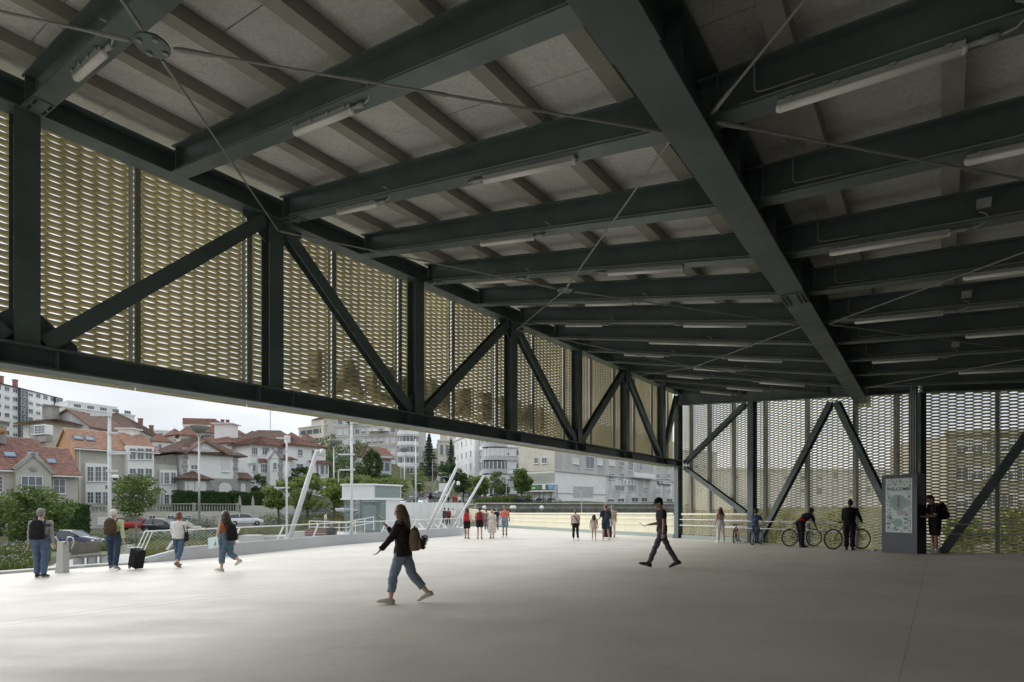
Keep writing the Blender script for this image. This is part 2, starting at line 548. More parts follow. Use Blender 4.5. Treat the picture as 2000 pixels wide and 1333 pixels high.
# ================================================================ truss on the open left side
tr = thing("side_truss", "long dark green steel truss over the open left side", "truss", W3(0, VT, 0))
o = tr.location.copy()
def T(u, z, dv=0.0):
    return W3(u, VT + dv, z) - o
ZB = CAMZ + 2.01
U0, U1 = -8.0, 28.0
TC = 0.40
MB().ibeam(T(U0, ZT + TC / 2), T(U1, ZT + TC / 2), .34, TC, .03, .016).obj("top_chord", M_steel, tr)
BC = 0.34
MB().ibeam(T(U0, ZB + BC / 2), T(U1, ZB + BC / 2), .40, BC, .03, .016).obj("bottom_chord", M_steel, tr)
posts = [2.23 - 3.9 * 2, -1.67, 2.23, 6.06, 9.92, 13.9, 17.9, 21.85, 25.75]
for u in posts:
    MB().ibeam(T(u, ZB + BC), T(u, ZT), .30, .30, .022, .014, up=VDIR).obj("post", M_steel, tr)
    for du in (-.35, .35):
        MB().bar(T(u + du, ZB + .03, .10), T(u + du, ZB + BC - .03, .10), .014, .17, up=UDIR.cross(Vector((0, 0, 1)))).obj("stiffener", M_steel, tr)
def diag(ua, za, ub, zb):
    MB().ibeam(T(ua, za), T(ub, zb), .24, .22, .02, .014, up=VDIR).obj("brace", M_steel, tr)
zb_, zt_ = ZB + BC + .05, ZT - .08
pp = posts
for i in range(len(pp) - 1):
    if i % 2 == 0:    # rises
        diag(pp[i] + .22, zb_, pp[i + 1] - .2, zt_)
    else:
        diag(pp[i] + .2, zt_, pp[i + 1] - .22, zb_)
diag(pp[-1] + .15, zb_, 27.75, zt_)

# gusset plates where braces meet the chords
for i, u in enumerate(posts):
    top = i % 2 == 1
    z = ZT - .02 if top else ZB + BC + .02
    s = -1 if top else 1
    for side in (-1, 1):
        P = [T(u, z, .02), T(u + side * .62, z, .02), T(u + side * .62, z + s * .10, .02), T(u + side * .16, z + s * .48, .02), T(u, z + s * .48, .02)]
        P += [p + VDIR * .016 for p in P]
        MB().add(P, [(0, 1, 2, 3, 4), (5, 6, 7, 8, 9), (0, 1, 6, 5), (1, 2, 7, 6), (2, 3, 8, 7), (3, 4, 9, 8)]).obj("gusset_plate", M_steel, tr)
# ---------------------------------------------------------------- expanded metal: rows of wavy tilted strands
def mesh_panel(width, height, ph=0, Lw=0.434, p=0.0525, w=0.059, tilt=25, seg=18):
    """panel in local x (width) and z (height), bonded where neighbouring strands meet; y points outwards"""
    P, F = [], []
    nx = max(2, int(round(width / Lw * seg)))
    ct, st = math.cos(R(tilt)), math.sin(R(tilt))
    rows = int(height / p)
    for i in range(rows):
        b = len(P)
        for k in range(nx + 1):
            x = width * k / nx
            ph_ = 2 * math.pi * (x / Lw + ph) + (math.pi if i % 2 else 0)
            c = math.cos(ph_)
            if i == 0: c = .3
            c = abs(c) ** .5 if c > 0 else -abs(c) ** .18
            z = (i + .5) * p + c * p * .47
            # flat strip, inner edge high, outer edge low
            P += [(x, -w / 2 * st, z + w / 2 * ct), (x, w / 2 * st, z - w / 2 * ct)]
        for k in range(nx):
            F.append((b + 2 * k, b + 2 * k + 2, b + 2 * k + 3, b + 2 * k + 1))
    me = bpy.data.meshes.new("metal_mesh")
    me.from_pydata(P, [], F)
    me.polygons.foreach_set("use_smooth", [True] * len(me.polygons))
    me.materials.append(M_gold)
    return me
def text_mesh(body, size, ext, m, align='CENTER', bold=0.0):
    cu = bpy.data.curves.new("text", 'FONT')
    cu.body, cu.size, cu.extrude, cu.align_x = body, size, ext, align
    cu.resolution_u = 4
    cu.offset = bold
    o = bpy.data.objects.new("text", cu)
    COL.objects.link(o)
    dg = bpy.context.evaluated_depsgraph_get()
    me = bpy.data.meshes.new_from_object(o.evaluated_get(dg))
    bpy.data.objects.remove(o)
    bpy.data.curves.remove(cu)
    me.materials.clear()
    me.materials.append(m)
    return me
# screen in front of the truss
scr = thing("side_screen", "gold expanded metal screen hung outside the left truss", "screen", W3(0, -11.25, 0))
so = scr.location.copy()
ZS0, ZS1 = CAMZ + 2.03, ZT + .66
me2 = mesh_panel(1.99, ZS1 - ZS0, w=.081)
rotu = math.pi / 2 - A1
k = 0
u = 3.86 - 2.0 * 8
while u < 28.4:
    w = min(2.0, 28.75 - u)
    me = me2 if w > 1.9 else mesh_panel(w, ZS1 - ZS0, w=.081)
    pn = link("mesh_panel", me, scr, W3(u, -11.25, ZS0) - so, rotu)
    tag(pn, kind="stuff")
    MB().bar(W3(u, -11.16, ZS0 + .05) - so, W3(u, -11.16, ZS1) - so, .085, .05, up=VDIR).obj("mullion", M_steel_l, scr)
    MB().bar(W3(u - .08, -11.235, ZS0 + .05) - so, W3(u - .08, -11.235, ZS1) - so, .07, .004, up=VDIR).obj("joint_strip", M_white, scr)
    u += 2.0
# letters on its outer face, read from the street
sg = thing("roof_sign", "dark capital letters on the outside of the gold screen, seen mirrored", "sign", W3(9, -11.7, CAMZ + 3.0))
M_sign = mat("sign_letters", (0.035, 0.027, 0.014), 0.6)
ul = 16.6
for ch in "INTERMODAL":
    lo = link("letter", text_mesh(ch, 1.15, .11, M_sign, bold=.035), sg, W3(ul, -11.42, CAMZ + 2.72) - sg.location)
    lo.rotation_euler = (R(90), 0, -A1 - math.pi / 2)
    ul -= 1.02

# ================================================================ far end wall, two straight runs
def wallpt(t, z, off=0.0, run=0):
    """t metres along the run from its left end, off metres towards the hall"""
    if run == 0:
        a, b = uv(28.13, -10.67), uv(22.5, -0.5)
    else:
        a, b = uv(22.5, -0.5), uv(24.3, 8.5)
    d = (b - a).normalized()
    n = Vector((d.y, -d.x, 0))
    if n.dot(a) > 0: n = -n
    p = a + d * t + n * off
    p.z = z
    return p
LA = (uv(22.5, -0.5) - uv(28.13, -10.67)).length
LB = (uv(24.3, 8.5) - uv(22.5, -0.5)).length
def yaw_run(run):
    a, b = wallpt(0, 0, 0, run), wallpt(1, 0, 0, run)
    return math.atan2(b.y - a.y, b.x - a.x)
z_ca, z_cb, z_cc = CAMZ + 5.17, CAMZ + 3.66, CAMZ + 3.12    # edge beam underside: corner, fold, right end
ew = thing("end_wall", "far end wall of dark green posts and braces under a deep edge beam", "wall frame", wallpt(0, 0))
eo = ew.location.copy()
def E_(t, z, off=0.0, run=0):
    return wallpt(t, z, off, run) - eo
def gz(t, run=0, off=0.0):
    p = wallpt(t, 0, off, run)
    return floor_z(p.x, p.y)
def z_edge(t, run):
    return z_ca + (z_cb - z_ca) * t / LA if run == 0 else z_cb + (z_cc - z_cb) * t / LB
EB = 1.0
for run, Ln in ((0, LA), (1, LB)):
    a, b = E_(0 if run == 0 else .02, z_edge(0, run) + EB / 2, .1, run), E_(Ln, z_edge(Ln, run) + EB / 2, .1, run)
    MB().ibeam(a, b, .34, EB, .03, .016).obj("edge_beam", M_steel, ew)
def wpost(t, run=0, w=.30, dpt=.30, off=.1):
    a = E_(t, gz(t, run, off), off, run); b = E_(t, z_edge(t, run), off, run)
    n = wallpt(0, 0, 1, run) - wallpt(0, 0, 0, run)
    MB().ibeam(a, b, w, dpt, .022, .014, up=n).obj("post", M_steel, ew)
    MB().box(E_(t, gz(t, run, off) + .012, off, run), (w + .16, dpt + .16, .024), Matrix.Rotation(yaw_run(run), 3, 'Z')).obj("base_plate", M_steel, ew)
def px_t(px, run=0, off=0.1):
    """distance along the run where the line of sight through column px meets it"""
    r = (px - 1000) / FPX
    a = wallpt(0, 0, off, run); d = wallpt(1, 0, off, run) - a
    return (r * a.y - a.x) / (d.x - r * d.y)
def px_z(px, py, run=0, off=0.1):
    p = wallpt(px_t(px, run, off), 0, off, run)
    return CAMZ + (HOR - py) / FPX * p.y
wpost(.12, 0, .30, .30, .15)
wpost(px_t(1469), 0, .30, .26)
wpost(LA - .05, 0, .36, .30, .12)
wpost(px_t(2085, 1), 1)
def wdiag(x0, y0, x1, y1, run=0, w=.22):
    n = wallpt(0, 0, 1, run) - wallpt(0, 0, 0, run)
    MB().ibeam(E_(px_t(x0, run), px_z(x0, y0, run), .1, run), E_(px_t(x1, run), px_z(x1, y1, run), .1, run), w, .2, .02, .014, up=n).obj("brace", M_steel, ew)
wdiag(1338, 905, 1456, 790)
wdiag(1338, 914, 1458, 1003)
wdiag(1482, 1058, 1624, 786)
wdiag(1634, 786, 1776, 1076)
wdiag(1838, 1084, 2060, 775, 1)
# screen of the end wall
sc2 = thing("end_screen", "gold expanded metal screen closing the far end wall", "screen", wallpt(0, 0, -.35))
s2 = sc2.location.copy()
OFF = -.35
M_mull = M_steel_l
cols0 = [1339, 1351, 1387, 1434, 1496, 1578, 1672, 1752, 1806]
tprev = None
for i, px in enumerate(cols0):
    t = px_t(px, 0, OFF + .1)
    t = -.5 if i == 0 else t
    zt = z_edge(t, 0) + .4
    z0 = gz(t, 0, OFF) - .05
    if i not in (0, len(cols0) - 1):
        MB().bar(wallpt(t, z0, OFF + .12) - s2, wallpt(t, zt, OFF + .12) - s2, .12, .16, up=wallpt(0, 0, 1) - wallpt(0, 0, 0)).obj("mullion", M_mull, sc2)
    if tprev is not None:
        me = mesh_panel(t - tprev - .01, zt - z0, ph=0.0)
        tag(link("mesh_panel", me, sc2, wallpt(tprev, z0, OFF) - s2, yaw_run(0)), kind="stuff")
    tprev = t
tl = [.0] + [px_t(px, 1, OFF + .1) for px in (1947, 2080)] + [LB]
for a, b in zip(tl, tl[1:]):
    z0, zt = gz(a, 1, OFF) - .05, z_edge(a, 1) + .4
    me = mesh_panel(b - a - .01, zt - z0)
    tag(link("mesh_panel", me, sc2, wallpt(a, z0, OFF, 1) - s2, yaw_run(1)), kind="stuff")
    MB().bar(wallpt(b, z0, OFF + .12, 1) - s2, wallpt(b, zt, OFF + .12, 1) - s2, .09, .12, up=wallpt(0, 0, 1, 1) - wallpt(0, 0, 0, 1)).obj("mullion", M_mull, sc2)
# cable conduits and junction boxes on the fold post
cn = thing("conduit_run", "thin grey conduit pipes climbing the post beside the info screen", "pipes", wallpt(LA - .05, gz(LA), .33))
for i, dx in enumerate((-.10, -.03, .04)):
    a = wallpt(LA - .05 + dx, gz(LA), .30) - cn.location
    top = z_cb + (.5 if i == 0 else .1)
    MB().tube([a, a + Vector((0, 0, top - gz(LA)))], .016, 6).obj("pipe", M_galv, cn)
MB().tube([wallpt(LA + .12, gz(LA), .30) - cn.location, wallpt(LA + .12, gz(LA) + 2.9, .30) - cn.location], .03, 8).obj("pipe", M_rod, cn)
jb = MB().box((0, 0, 0), (.52, .16, .36), Matrix.Rotation(yaw_run(0), 3, 'Z')).obj("junction_box", M_galv, None, loc=wallpt(LA - .02, z_cb + .45, .36))
tag(jb, "grey junction box on the edge beam above the conduit pipes", "junction box")
# handrail with two bars along the end wall
hr = thing("wall_handrail", "pale double handrail bars along the foot of the end screen", "handrail", wallpt(4.5, 0, .35))
for h in (.62, .92):
    t0, t1 = 3.3, LA - 1.9
    MB().tube([wallpt(t0, gz(t0) + h, .38) - hr.location, wallpt(t1, gz(t1) + h, .38) - hr.location], .022, 8).obj("rail", M_white, hr)
for k in range(5):
    t = 4.4 + k * 1.15
    MB().bar(wallpt(t, gz(t), .34) - hr.location, wallpt(t, gz(t) + .93, .34) - hr.location, .05, .03).obj("rail_post", M_galv, hr)
hr2 = thing("wall_handrail", "pale double handrail bars right of the standing man with phone", "handrail", wallpt(1, 0, .35, 1))
for h in (.62, .92):
    MB().tube([wallpt(.6, gz(.6, 1) + h, .38, 1) - hr2.location, wallpt(LB, gz(LB, 1) + h, .38, 1) - hr2.location], .022, 8).obj("rail", M_galv, hr2)
# right side and back of the hall (out of the picture)
sw = thing("hall_side_wall", "plain wall closing the right side of the hall", "wall", uv(10, 9.6))
a, b = uv(24.6, 9.4), uv(-12, 9.4)
MB().bar(a + Vector((0, 0, 2.6)) - sw.location, b + Vector((0, 0, 2.6)) - sw.location, .2, 5.4).obj("panel", M_rib, sw)

# ================================================================ tension rods crossing under the roof
def rod(pts, label, node=None):
    p = Vector(pts[0])
    t = thing("tie_rod", label, "tie rod", p, 0, "diagonal tie rods under the roof")
    q = Vector(pts[1])
    d = q - p
    MB().tube([(0, 0, 0), d], .014, 8).obj("rod", M_rod, t)
    for e in (0.0, 1.0):
        s = 1 if e == 0 else -1
        c = d * e
        dn = d.normalized()
        MB().tube([c + dn * .02 * s, c + dn * .09 * s, c + dn * .34 * s, c + dn * .40 * s], [.020, .026, .021, .014], 8).obj("fork_end", M_rod, t)
    MB().tube([d * .5 - d.normalized() * .1, d * .5 + d.normalized() * .1], .020, 8).obj("turnbuckle", M_rod, t)
def node(u, v, z, label):
    c = W3(u, v, z)
    t = thing("rod_node", label, "steel plate", c, 0, "round plates joining the tie rods")
    MB().lathe([(.05, -.012), (.16, -.012), (.16, .012), (.05, .012)], (0, 0, 0), 20).obj("plate", M_steel, t)
    for a in (45, 135, 225, 315):
        MB().lathe([(.028, -.03), (.028, .03)], (.115 * math.cos(R(a)), .115 * math.sin(R(a)), 0), 8).obj("bolt", M_rod, t)
    return c
dz = -.27
bays = [(-1.67, 6.06, "nearest"), (6.06, 13.9, "middle"), (13.9, 21.85, "farthest")]
for u0, u1, nm in bays:
    gm = gird((u0 + u1) / 2)
    c = node((u0 + u1) / 2 + .1, (-10.4 + gm[0]) / 2, (ZT + gm[1]) / 2 + dz, "small round steel plate where the %s pair of tie rods cross" % nm)
    for (ue, ve, ze, nn) in ((u0, -10.42, ZT + dz, "truss, near end"), (u1, -10.42, ZT + dz, "truss, far end"), (u0, gird(u0)[0] - .2, gird(u0)[1] + .16, "girder, near end"), (u1, gird(u1)[0] - .2, gird(u1)[1] + .16, "girder, far end")):
        q = W3(ue, ve, ze)
        s = (q - c).normalized()
        rod([c + s * .2, q], "thin steel tie rod from the %s plate to the %s" % (nm, nn))
for u0, u1, nm in ((6.06, 13.9, "nearer"), (13.9, 21.6, "farther")):
    p, q = W3(u0, gird(u0)[0] + .25, gird(u0)[1] + .1), W3(u1, 6.0, z_beam(u1, 6.0) + dz)
    rod([p, q], "thin steel tie rod rising right of the girder, %s one going away" % nm)
    p, q = W3(u1, gird(u1)[0] + .25, gird(u1)[1] + .1), W3(u0, 6.0, z_beam(u0, 6.0) + dz)
    rod([p, q], "thin steel tie rod rising right of the girder, %s one coming back" % nm)
p, q = W3(5.9, gird(5.9)[0] + .25, gird(5.9)[1] + .1), W3(-1.6, 6.0, z_beam(-1.6, 6.0) + dz)
rod([p, q], "thin steel tie rod rising from the girder to the top right")

# ================================================================ tube light fittings under the beams
_fix = {}
def fix_meshes(Ln):
    if Ln in _fix: return _fix[Ln]
    h = MB().prism([(-.042, -.02), (.042, -.02), (.05, .03), (-.05, .03)], (-Ln / 2, 0, 0), (Ln / 2, 0, 0))
    dif = MB()
    n = 8
    prof = [(math.cos(math.pi * i / n) * .046, -math.sin(math.pi * i / n) * .048 - .022) for i in range(n + 1)]
    dif.prism(prof, (-Ln / 2 + .02, 0, 0), (Ln / 2 - .02, 0, 0))
    for s in (-1, 1):
        dif.ell((s * (Ln / 2 - .02), 0, -.022), (.04, .046, .048), 10, 6)
    gl = MB().tube([(Ln / 2, 0, .0), (Ln / 2 + .10, 0, .0), (Ln / 2 + .12, 0, .0), (Ln / 2 + .22, 0, .0)], [.022, .022, .03, .03], 8)
    w = MB().tube([(Ln / 2 + .22, 0, 0), (Ln / 2 + .33, -.02, .01), (Ln / 2 + .40, -.07, .06), (Ln / 2 + .38, -.10, .13), (Ln / 2 + .30, -.13, .16)], .012, 6)
    cl = MB()
    for s in (-.42, -.15, .15, .42):
        cl.box((s * Ln, -.067, .012), (.05, .012, .03))
    _fix[Ln] = (h.mesh("housing", M_lampb), dif.mesh("diffuser", M_lamp, True), gl.mesh("gland", M_lampb, True), w.mesh("cable", M_lampb, True), cl.mesh("clip", M_galv))
    return _fix[Ln]
def fixture(bm, frac, Ln, flip, label, grp, boxed=False, side=.0):
    t, p, d = bm
    dn = d.normalized()
    pos = p + d * frac + Vector((0, 0, -BH / 2 - .036)) + UDIR * side
    f = thing("tube_light", label, "light fitting", pos, 0, grp)
    x = dn if not flip else -dn
    y = Vector((0, 0, 1)).cross(x).normalized()
    z = x.cross(y)
    f.rotation_euler = Matrix((x, y, z)).transposed().to_euler()
    for nm, me in zip(("housing", "diffuser", "gland", "cable", "clip"), fix_meshes(Ln)):
        c_ = link(nm, me, f)
        if nm == "clip": tag(c_, kind="stuff")
    if boxed:
        sgn = -1 if flip else 1
        b = MB().box((Ln / 2 + .34, -.13 * 1, .26), (.16, .06, .13)).obj("junction_box", M_galv, f)
    return f
def frac_px(bm, px):
    """fraction along the beam seen at photo column px"""
    t, p, d = bm
    r = (px - 1000) / FPX
    return (r * p.y - p.x) / (d.x - r * d.y)
lb, rb = {}, {}
for bm_, u in zip(left_beams, nl): lb[round((u - 2.28) / 1.97)] = bm_
for bm_, u in zip(right_beams, [x for x in U_B if x < 23]): rb[round((u - 2.28) / 1.97)] = bm_
G1 = "tube light fittings under the roof beams"
for k, px, Ln, fl in ((0, 175, 1.0, 0), (1, 630, 1.25, 0), (2, 697, 1.1, 0), (2, 1030, 1.55, 1), (3, 990, 1.25, 0), (4, 970, 1.2, 0), (4, 1258, 1.55, 1), (5, 1188, 1.25, 0),
                      (6, 1140, 1.2, 0), (6, 1395, 1.55, 1), (7, 1315, 1.5, 0), (7, 1415, 1.5, 1), (8, 1257, 1.45, 0), (8, 1474, 1.55, 1), (9, 1395, 1.45, 0), (10, 1338, 1.45, 0), (10, 1527, 1.5, 1), (11, 1454, 1.4, 0), (12, 1398, 1.4, 0)):
    n = len(nl) - 1 - [i for i, u in enumerate(nl) if round((u - 2.28) / 1.97) == k][0]
    more = {(2, 697): " near the truss", (2, 1030): " near the girder", (4, 970): " near the truss", (4, 1258): " near the girder", (6, 1140): " near the truss", (6, 1395): " near the girder", (7, 1315): " near the truss", (7, 1415): " near the girder", (8, 1257): " near the truss", (8, 1474): " near the girder", (10, 1338): " near the truss", (10, 1527): " near the girder"}.get((k, px), "")
    fixture(lb[k], frac_px(lb[k], px), Ln, fl, "grey tube light under the %s left-bay beam from the far corner%s" % (ordinal(n), more), G1, boxed=fl == 1 and k % 2 == 0)
nr = len([x for x in U_B if x < 23])
for k, px, Ln, fl in ((2, 1687, 1.5, 0), (3, 2065, 1.5, 0), (4, 1733, 1.5, 0), (5, 2000, 1.5, 0), (6, 1753, 1.5, 0), (7, 1975, 1.5, 0), (8, 1766, 1.4, 0), (9, 1938, 1.4, 0)):
    n = nr - 1 - [i for i, u in enumerate([x for x in U_B if x < 23]) if round((u - 2.28) / 1.97) == k][0]
    f = fixture(rb[k], frac_px(rb[k], px), Ln, fl, "grey tube light under the %s right-bay beam from the far wall" % ordinal(n), G1, boxed=k % 2 == 0)
# bent grey conduits hanging at the girder, one to each right-bay beam
for k in range(1, 10):
    u = 2.28 + 1.97 * k
    gv, gzz = gird(u)
    c = W3(u - .10, gv + .62, gzz + .27)
    t = thing("cable_drop", "thin bent grey cable beside the girder, at the %s right-bay beam from the far wall" % ordinal(nr - 1 - [i for i, x in enumerate([x for x in U_B if x < 23]) if abs(x - u) < .1][0]), "cable", c, 0, "bent cables beside the girder")
    up = Vector((0, 0, 1))
    MB().tube([VDIR * .55 - up * .045, VDIR * .08, VDIR * .02 + up * .02, up * .06, up * .30, up * .40 - UDIR * .04, up * .44 - UDIR * .35], .009, 6).obj("cable_tube", M_rib, t, True)
# ================================================================ land outside the canopy
def ground_pts():
    A = []
    def w(u, v, dz): p = uv(u, v); A.append((p.x, p.y, floor_z(p.x, p.y) + dz))
    for u, v in ((-10, -24), (-4, -24), (4, -22.3), (10, -23), (16, -25), (26, -27), (34, -34), (40, -40), (-10, -32), (0, -32), (8, -30), (16, -31)):
        w(u, v, -.16)
    for u, v in ((0, -10), (0, 5), (12, -4), (20, -8), (-15, -10), (-15, 5), (26, -16), (10, -16)):
        w(u, v, -.9)
    def p(px, py, d): q = at(px, py, d); A.append((q.x, q.y, q.z))
    for q in ((20, 1092, 20), (-150, 1080, 26), (145, 1070, 50), (60, 1085, 38), (-200, 1075, 50), (300, 1047, 60), (330, 1062, 40), (480, 1029, 77), (560, 1040, 50), (625, 1016, 91), (700, 1038, 55), (785, 990, 104), (840, 989, 114), (900, 985, 128), (960, 976, 138),
              (60, 1030, 66), (-150, 1030, 66), (250, 1030, 72), (400, 1010, 84), (560, 960, 105), (690, 975, 105), (720, 965, 125), (840, 940, 150), (930, 950, 160), (60, 890, 220), (-200, 880, 240), (300, 885, 220), (450, 890, 200), (600, 870, 240), (750, 905, 190), (960, 945, 160),
              (1030, 979, 108), (1100, 979, 112), (1300, 981, 150), (1000, 983, 120), (1600, 990, 130), (2100, 995, 130), (2600, 1000, 120),
              (1000, 1100, 62), (1150, 1110, 62), (1300, 1110, 60), (1000, 1030, 84), (1150, 1030, 86), (1300, 1030, 90), (1400, 1030, 92), (940, 1010, 84), (1500, 1090, 50), (1800, 1100, 45), (2200, 1110, 45), (2600, 1100, 60),
              (0, 850, 400), (800, 880, 400), (1400, 940, 400), (2200, 960, 400), (-900, 870, 300), (-500, 960, 120), (-600, 1050, 60)):
        p(*q)
    A += [(0, -60, -1), (-60, -40, -1), (60, -40, -1), (-60, 0, -1), (50, 0, -1.5), (-300, 0, 0), (300, 0, 0)]
    return np.array(A)
GP = ground_pts()
def land_z(x, y):
    x, y = np.asarray(x, float), np.asarray(y, float)
    d2 = (x[..., None] - GP[:, 0]) ** 2 + (y[..., None] - GP[:, 1]) ** 2 + .5
    # influence radius grows with distance from the viewer
    w = d2 ** -1.9
    return (w * GP[:, 2]).sum(-1) / w.sum(-1)
def lz(x, y): return float(land_z(np.array([x]), np.array([y]))[0])
def axis(segs):
    a = [segs[0][0]]
    for s0, s1, st in segs:
        n = max(1, int((s1 - s0) / st))
        a += list(np.linspace(s0, s1, n + 1)[1:])
    return np.array(a)
gx = axis([(-900, -160, 40), (-160, -70, 6), (-70, 40, 2.5), (40, 140, 8), (140, 900, 50)])
gy = axis([(-120, 0, 15), (0, 110, 2.5), (110, 260, 8), (260, 1500, 60)])
XX, YY = np.meshgrid(gx, gy)
ZZ = np.zeros_like(XX)
for i in range(len(gy)):
    ZZ[i] = land_z(XX[i], YY[i])
V = np.stack([XX, YY, ZZ], -1).reshape(-1, 3)
nx = len(gx)
Fq = [(i * nx + j, i * nx + j + 1, (i + 1) * nx + j + 1, (i + 1) * nx + j) for i in range(len(gy) - 1) for j in range(nx - 1)]
M_soil = mat("grassy_soil", (0.105, 0.115, 0.05), 0.95, 0, var=0.5, scale=.35, col2=(0.075, 0.07, 0.04), bump=.3, bscale=6)
tag(MB().add(V, Fq).obj("ground", M_soil, None, True), kind="structure")
M_asph = mat("asphalt", (0.20, 0.20, 0.20), 0.85, 0, var=.25, scale=.5, bump=.1, bscale=30)
M_pave = mat("plaza_paving", (0.50, 0.495, 0.475), 0.75, 0, var=.15, scale=.4, bump=.05, bscale=14)
M_pave2 = mat("path_concrete", (0.43, 0.43, 0.42), 0.75, 0, var=.15, scale=.4, bump=.05, bscale=14)
def ribbon(name, pts, width, m, lift=.07, kind="structure", step=1.5, cross=4):
    P, F = [], []
    pts = [Vector((p[0], p[1], 0)) for p in pts]
    dense = []
    for a, b in zip(pts, pts[1:]):
        n = max(1, int((b - a).length / step))
        dense += [a.lerp(b, k / n) for k in range(n)]
    dense.append(pts[-1])
    for i, p in enumerate(dense):
        t = (dense[min(i + 1, len(dense) - 1)] - dense[max(i - 1, 0)]).normalized()
        s = Vector((-t.y, t.x, 0))
        for k in range(cross + 1):
            q = p + s * (k / cross - .5) * width
            P.append((q.x, q.y, lz(q.x, q.y) + lift))
    c1 = cross + 1
    for i in range(len(dense) - 1):
        for k in range(cross):
            F.append((i * c1 + k, i * c1 + k + 1, (i + 1) * c1 + k + 1, (i + 1) * c1 + k))
    o = MB().add(P, F).obj(name, m, None, True)
    return tag(o, kind=kind)
def patch(name, poly, m, lift=.05, step=1.2, kind="structure"):
    """sheet draped over the land inside a plan polygon"""
    poly = [(p[0], p[1]) for p in poly]
    bm = bmesh.new()
    bm.faces.new([bm.verts.new((x, y, 0)) for x, y in poly])
    xs, ys = [p[0] for p in poly], [p[1] for p in poly]
    for ax, lo, hi in ((0, min(xs), max(xs)), (1, min(ys), max(ys))):
        k = lo + step
        while k < hi:
            co = (k, 0, 0) if ax == 0 else (0, k, 0)
            no = (1, 0, 0) if ax == 0 else (0, 1, 0)
            bmesh.ops.bisect_plane(bm, geom=bm.verts[:] + bm.edges[:] + bm.faces[:], plane_co=co, plane_no=no)
            k += step
    V_ = np.array([v.co[:] for v in bm.verts])
    z = land_z(V_[:, 0], V_[:, 1]) + lift
    for v, zz in zip(bm.verts, z): v.co.z = zz
    me = bpy.data.meshes.new(name)
    bm.to_mesh(me); bm.free()
    me.materials.append(m)
    return tag(link(name, me), kind=kind)
def X2(px, d): return ((px - 1000) / FPX * d, d)
ribbon("street", [X2(-260, 48), X2(145, 52), X2(300, 61), X2(480, 78), X2(625, 93), X2(785, 106), X2(860, 122), X2(950, 150)], 8.0, M_asph, .10)
ribbon("parking_road", [X2(785, 104), X2(870, 108), X2(960, 116), X2(1020, 128)], 16.0, M_asph, .13, cross=8)
e = [uv(u, v - .25) for u, v in LEFT_EDGE[1:6]]
patch("plaza_paving", [X2(330, 16.5), e[1], e[2], e[3], e[4], X2(900, 52), X2(760, 58), X2(640, 50), X2(520, 44), X2(420, 38), X2(300, 31), X2(215, 22)], M_pave, .07)
patch("plaza_path", [uv(-9, -20.9), uv(3.8, -20.8), uv(6.5, -21.2), X2(330, 16.5), X2(215, 22), X2(110, 19), X2(40, 15.8)], M_pave2, .085)
# low concrete step along the open edge, then the upstand that carries the railing
ks = thing("edge_kerb", "pale concrete kerb step along the left edge of the deck", "kerb", F3(-2, -20.8))
for (u0, v0), (u1, v1) in zip(LEFT_EDGE[:2], LEFT_EDGE[1:3]):
    MB().bar(F3(u0, v0 - .2, -.10) - ks.location, F3(min(u1, 7.5), v1 - .2, -.10) - ks.location, .36, .34).obj("kerb_stone", M_pave, ks)
M_up = mat("upstand_concrete", (0.42, 0.43, 0.44), 0.6, 0, var=.1, scale=.6)
up_ = thing("railing_upstand", "low grey concrete upstand curving along the left edge below the white railing", "low wall", F3(16, -23))
UPL = [(7.1, -20.75), (8.7, -20.78), (10, -20.85), (13, -21.8), (15.9, -22.85), (20, -23.35), (26.2, -23.95), (29, -25.9), (30.5, -27.1)]
UPH = [.06, .42, .47, .47, .47, .48, .48, .30, .04]
P, F = [], []
for (u, v), h in zip(UPL, UPH):
    for dv, dz in ((0, -.15), (-.18, h), (-.42, h), (-.50, -.3)):
        P.append(F3(u, v + dv, dz) - up_.location)
for i in range(len(UPL) - 1):
    for k in range(3):
        F.append((i * 4 + k, i * 4 + k + 1, i * 4 + k + 5, i * 4 + k + 4))
F += [(3, 2, 1, 0), tuple(len(P) - 4 + k for k in range(4))]
MB().add(P, F).obj("concrete_body", M_up, up_)
# ================================================================ buildings
M_granite = mat("granite_render", (0.50, 0.485, 0.43), 0.85, 0, var=.16, scale=.5, bump=.12, bscale=6)
M_stone = mat("grey_stone", (0.36, 0.355, 0.325), 0.9, 0, var=.3, scale=.8, bump=.3, bscale=4)
M_wwall = mat("white_render", (0.80, 0.80, 0.79), 0.85, 0, var=.07, scale=.4)
M_cream = mat("cream_render", (0.60, 0.57, 0.49), 0.85, 0, var=.12, scale=.4)
M_gclad = mat("grey_cladding", (0.48, 0.49, 0.50), 0.7, 0, var=.12, scale=.5)
M_bluew = mat("pale_blue_render", (0.55, 0.60, 0.64), 0.8, 0, var=.08, scale=.4)
M_conc2 = mat("weathered_concrete", (0.52, 0.515, 0.49), 0.9, 0, var=.28, scale=.35, stretch=(1, 1, .25), detail=7)
M_stain = mat("stained_white_render", (0.70, 0.705, 0.70), 0.9, 0, var=.25, scale=.6, stretch=(1, 1, .2), detail=8, col2=(0.36, 0.36, 0.35))
M_tile_r = mat("red_clay_tile", (0.33, 0.175, 0.135), 0.8, 0, var=.45, scale=2.2)
M_tile_o = mat("orange_clay_tile", (0.50, 0.30, 0.20), 0.8, 0, var=.4, scale=2.5, col2=(0.30, 0.18, 0.13))
M_tile_b = mat("brown_clay_tile", (0.25, 0.165, 0.13), 0.85, 0, var=.4, scale=2)
M_orange = mat("ochre_side_wall", (0.46, 0.24, 0.11), 0.9, 0, var=.3, scale=1, stretch=(1, 1, .3))
M_frame = mat("window_white", (0.76, 0.76, 0.76), 0.5)
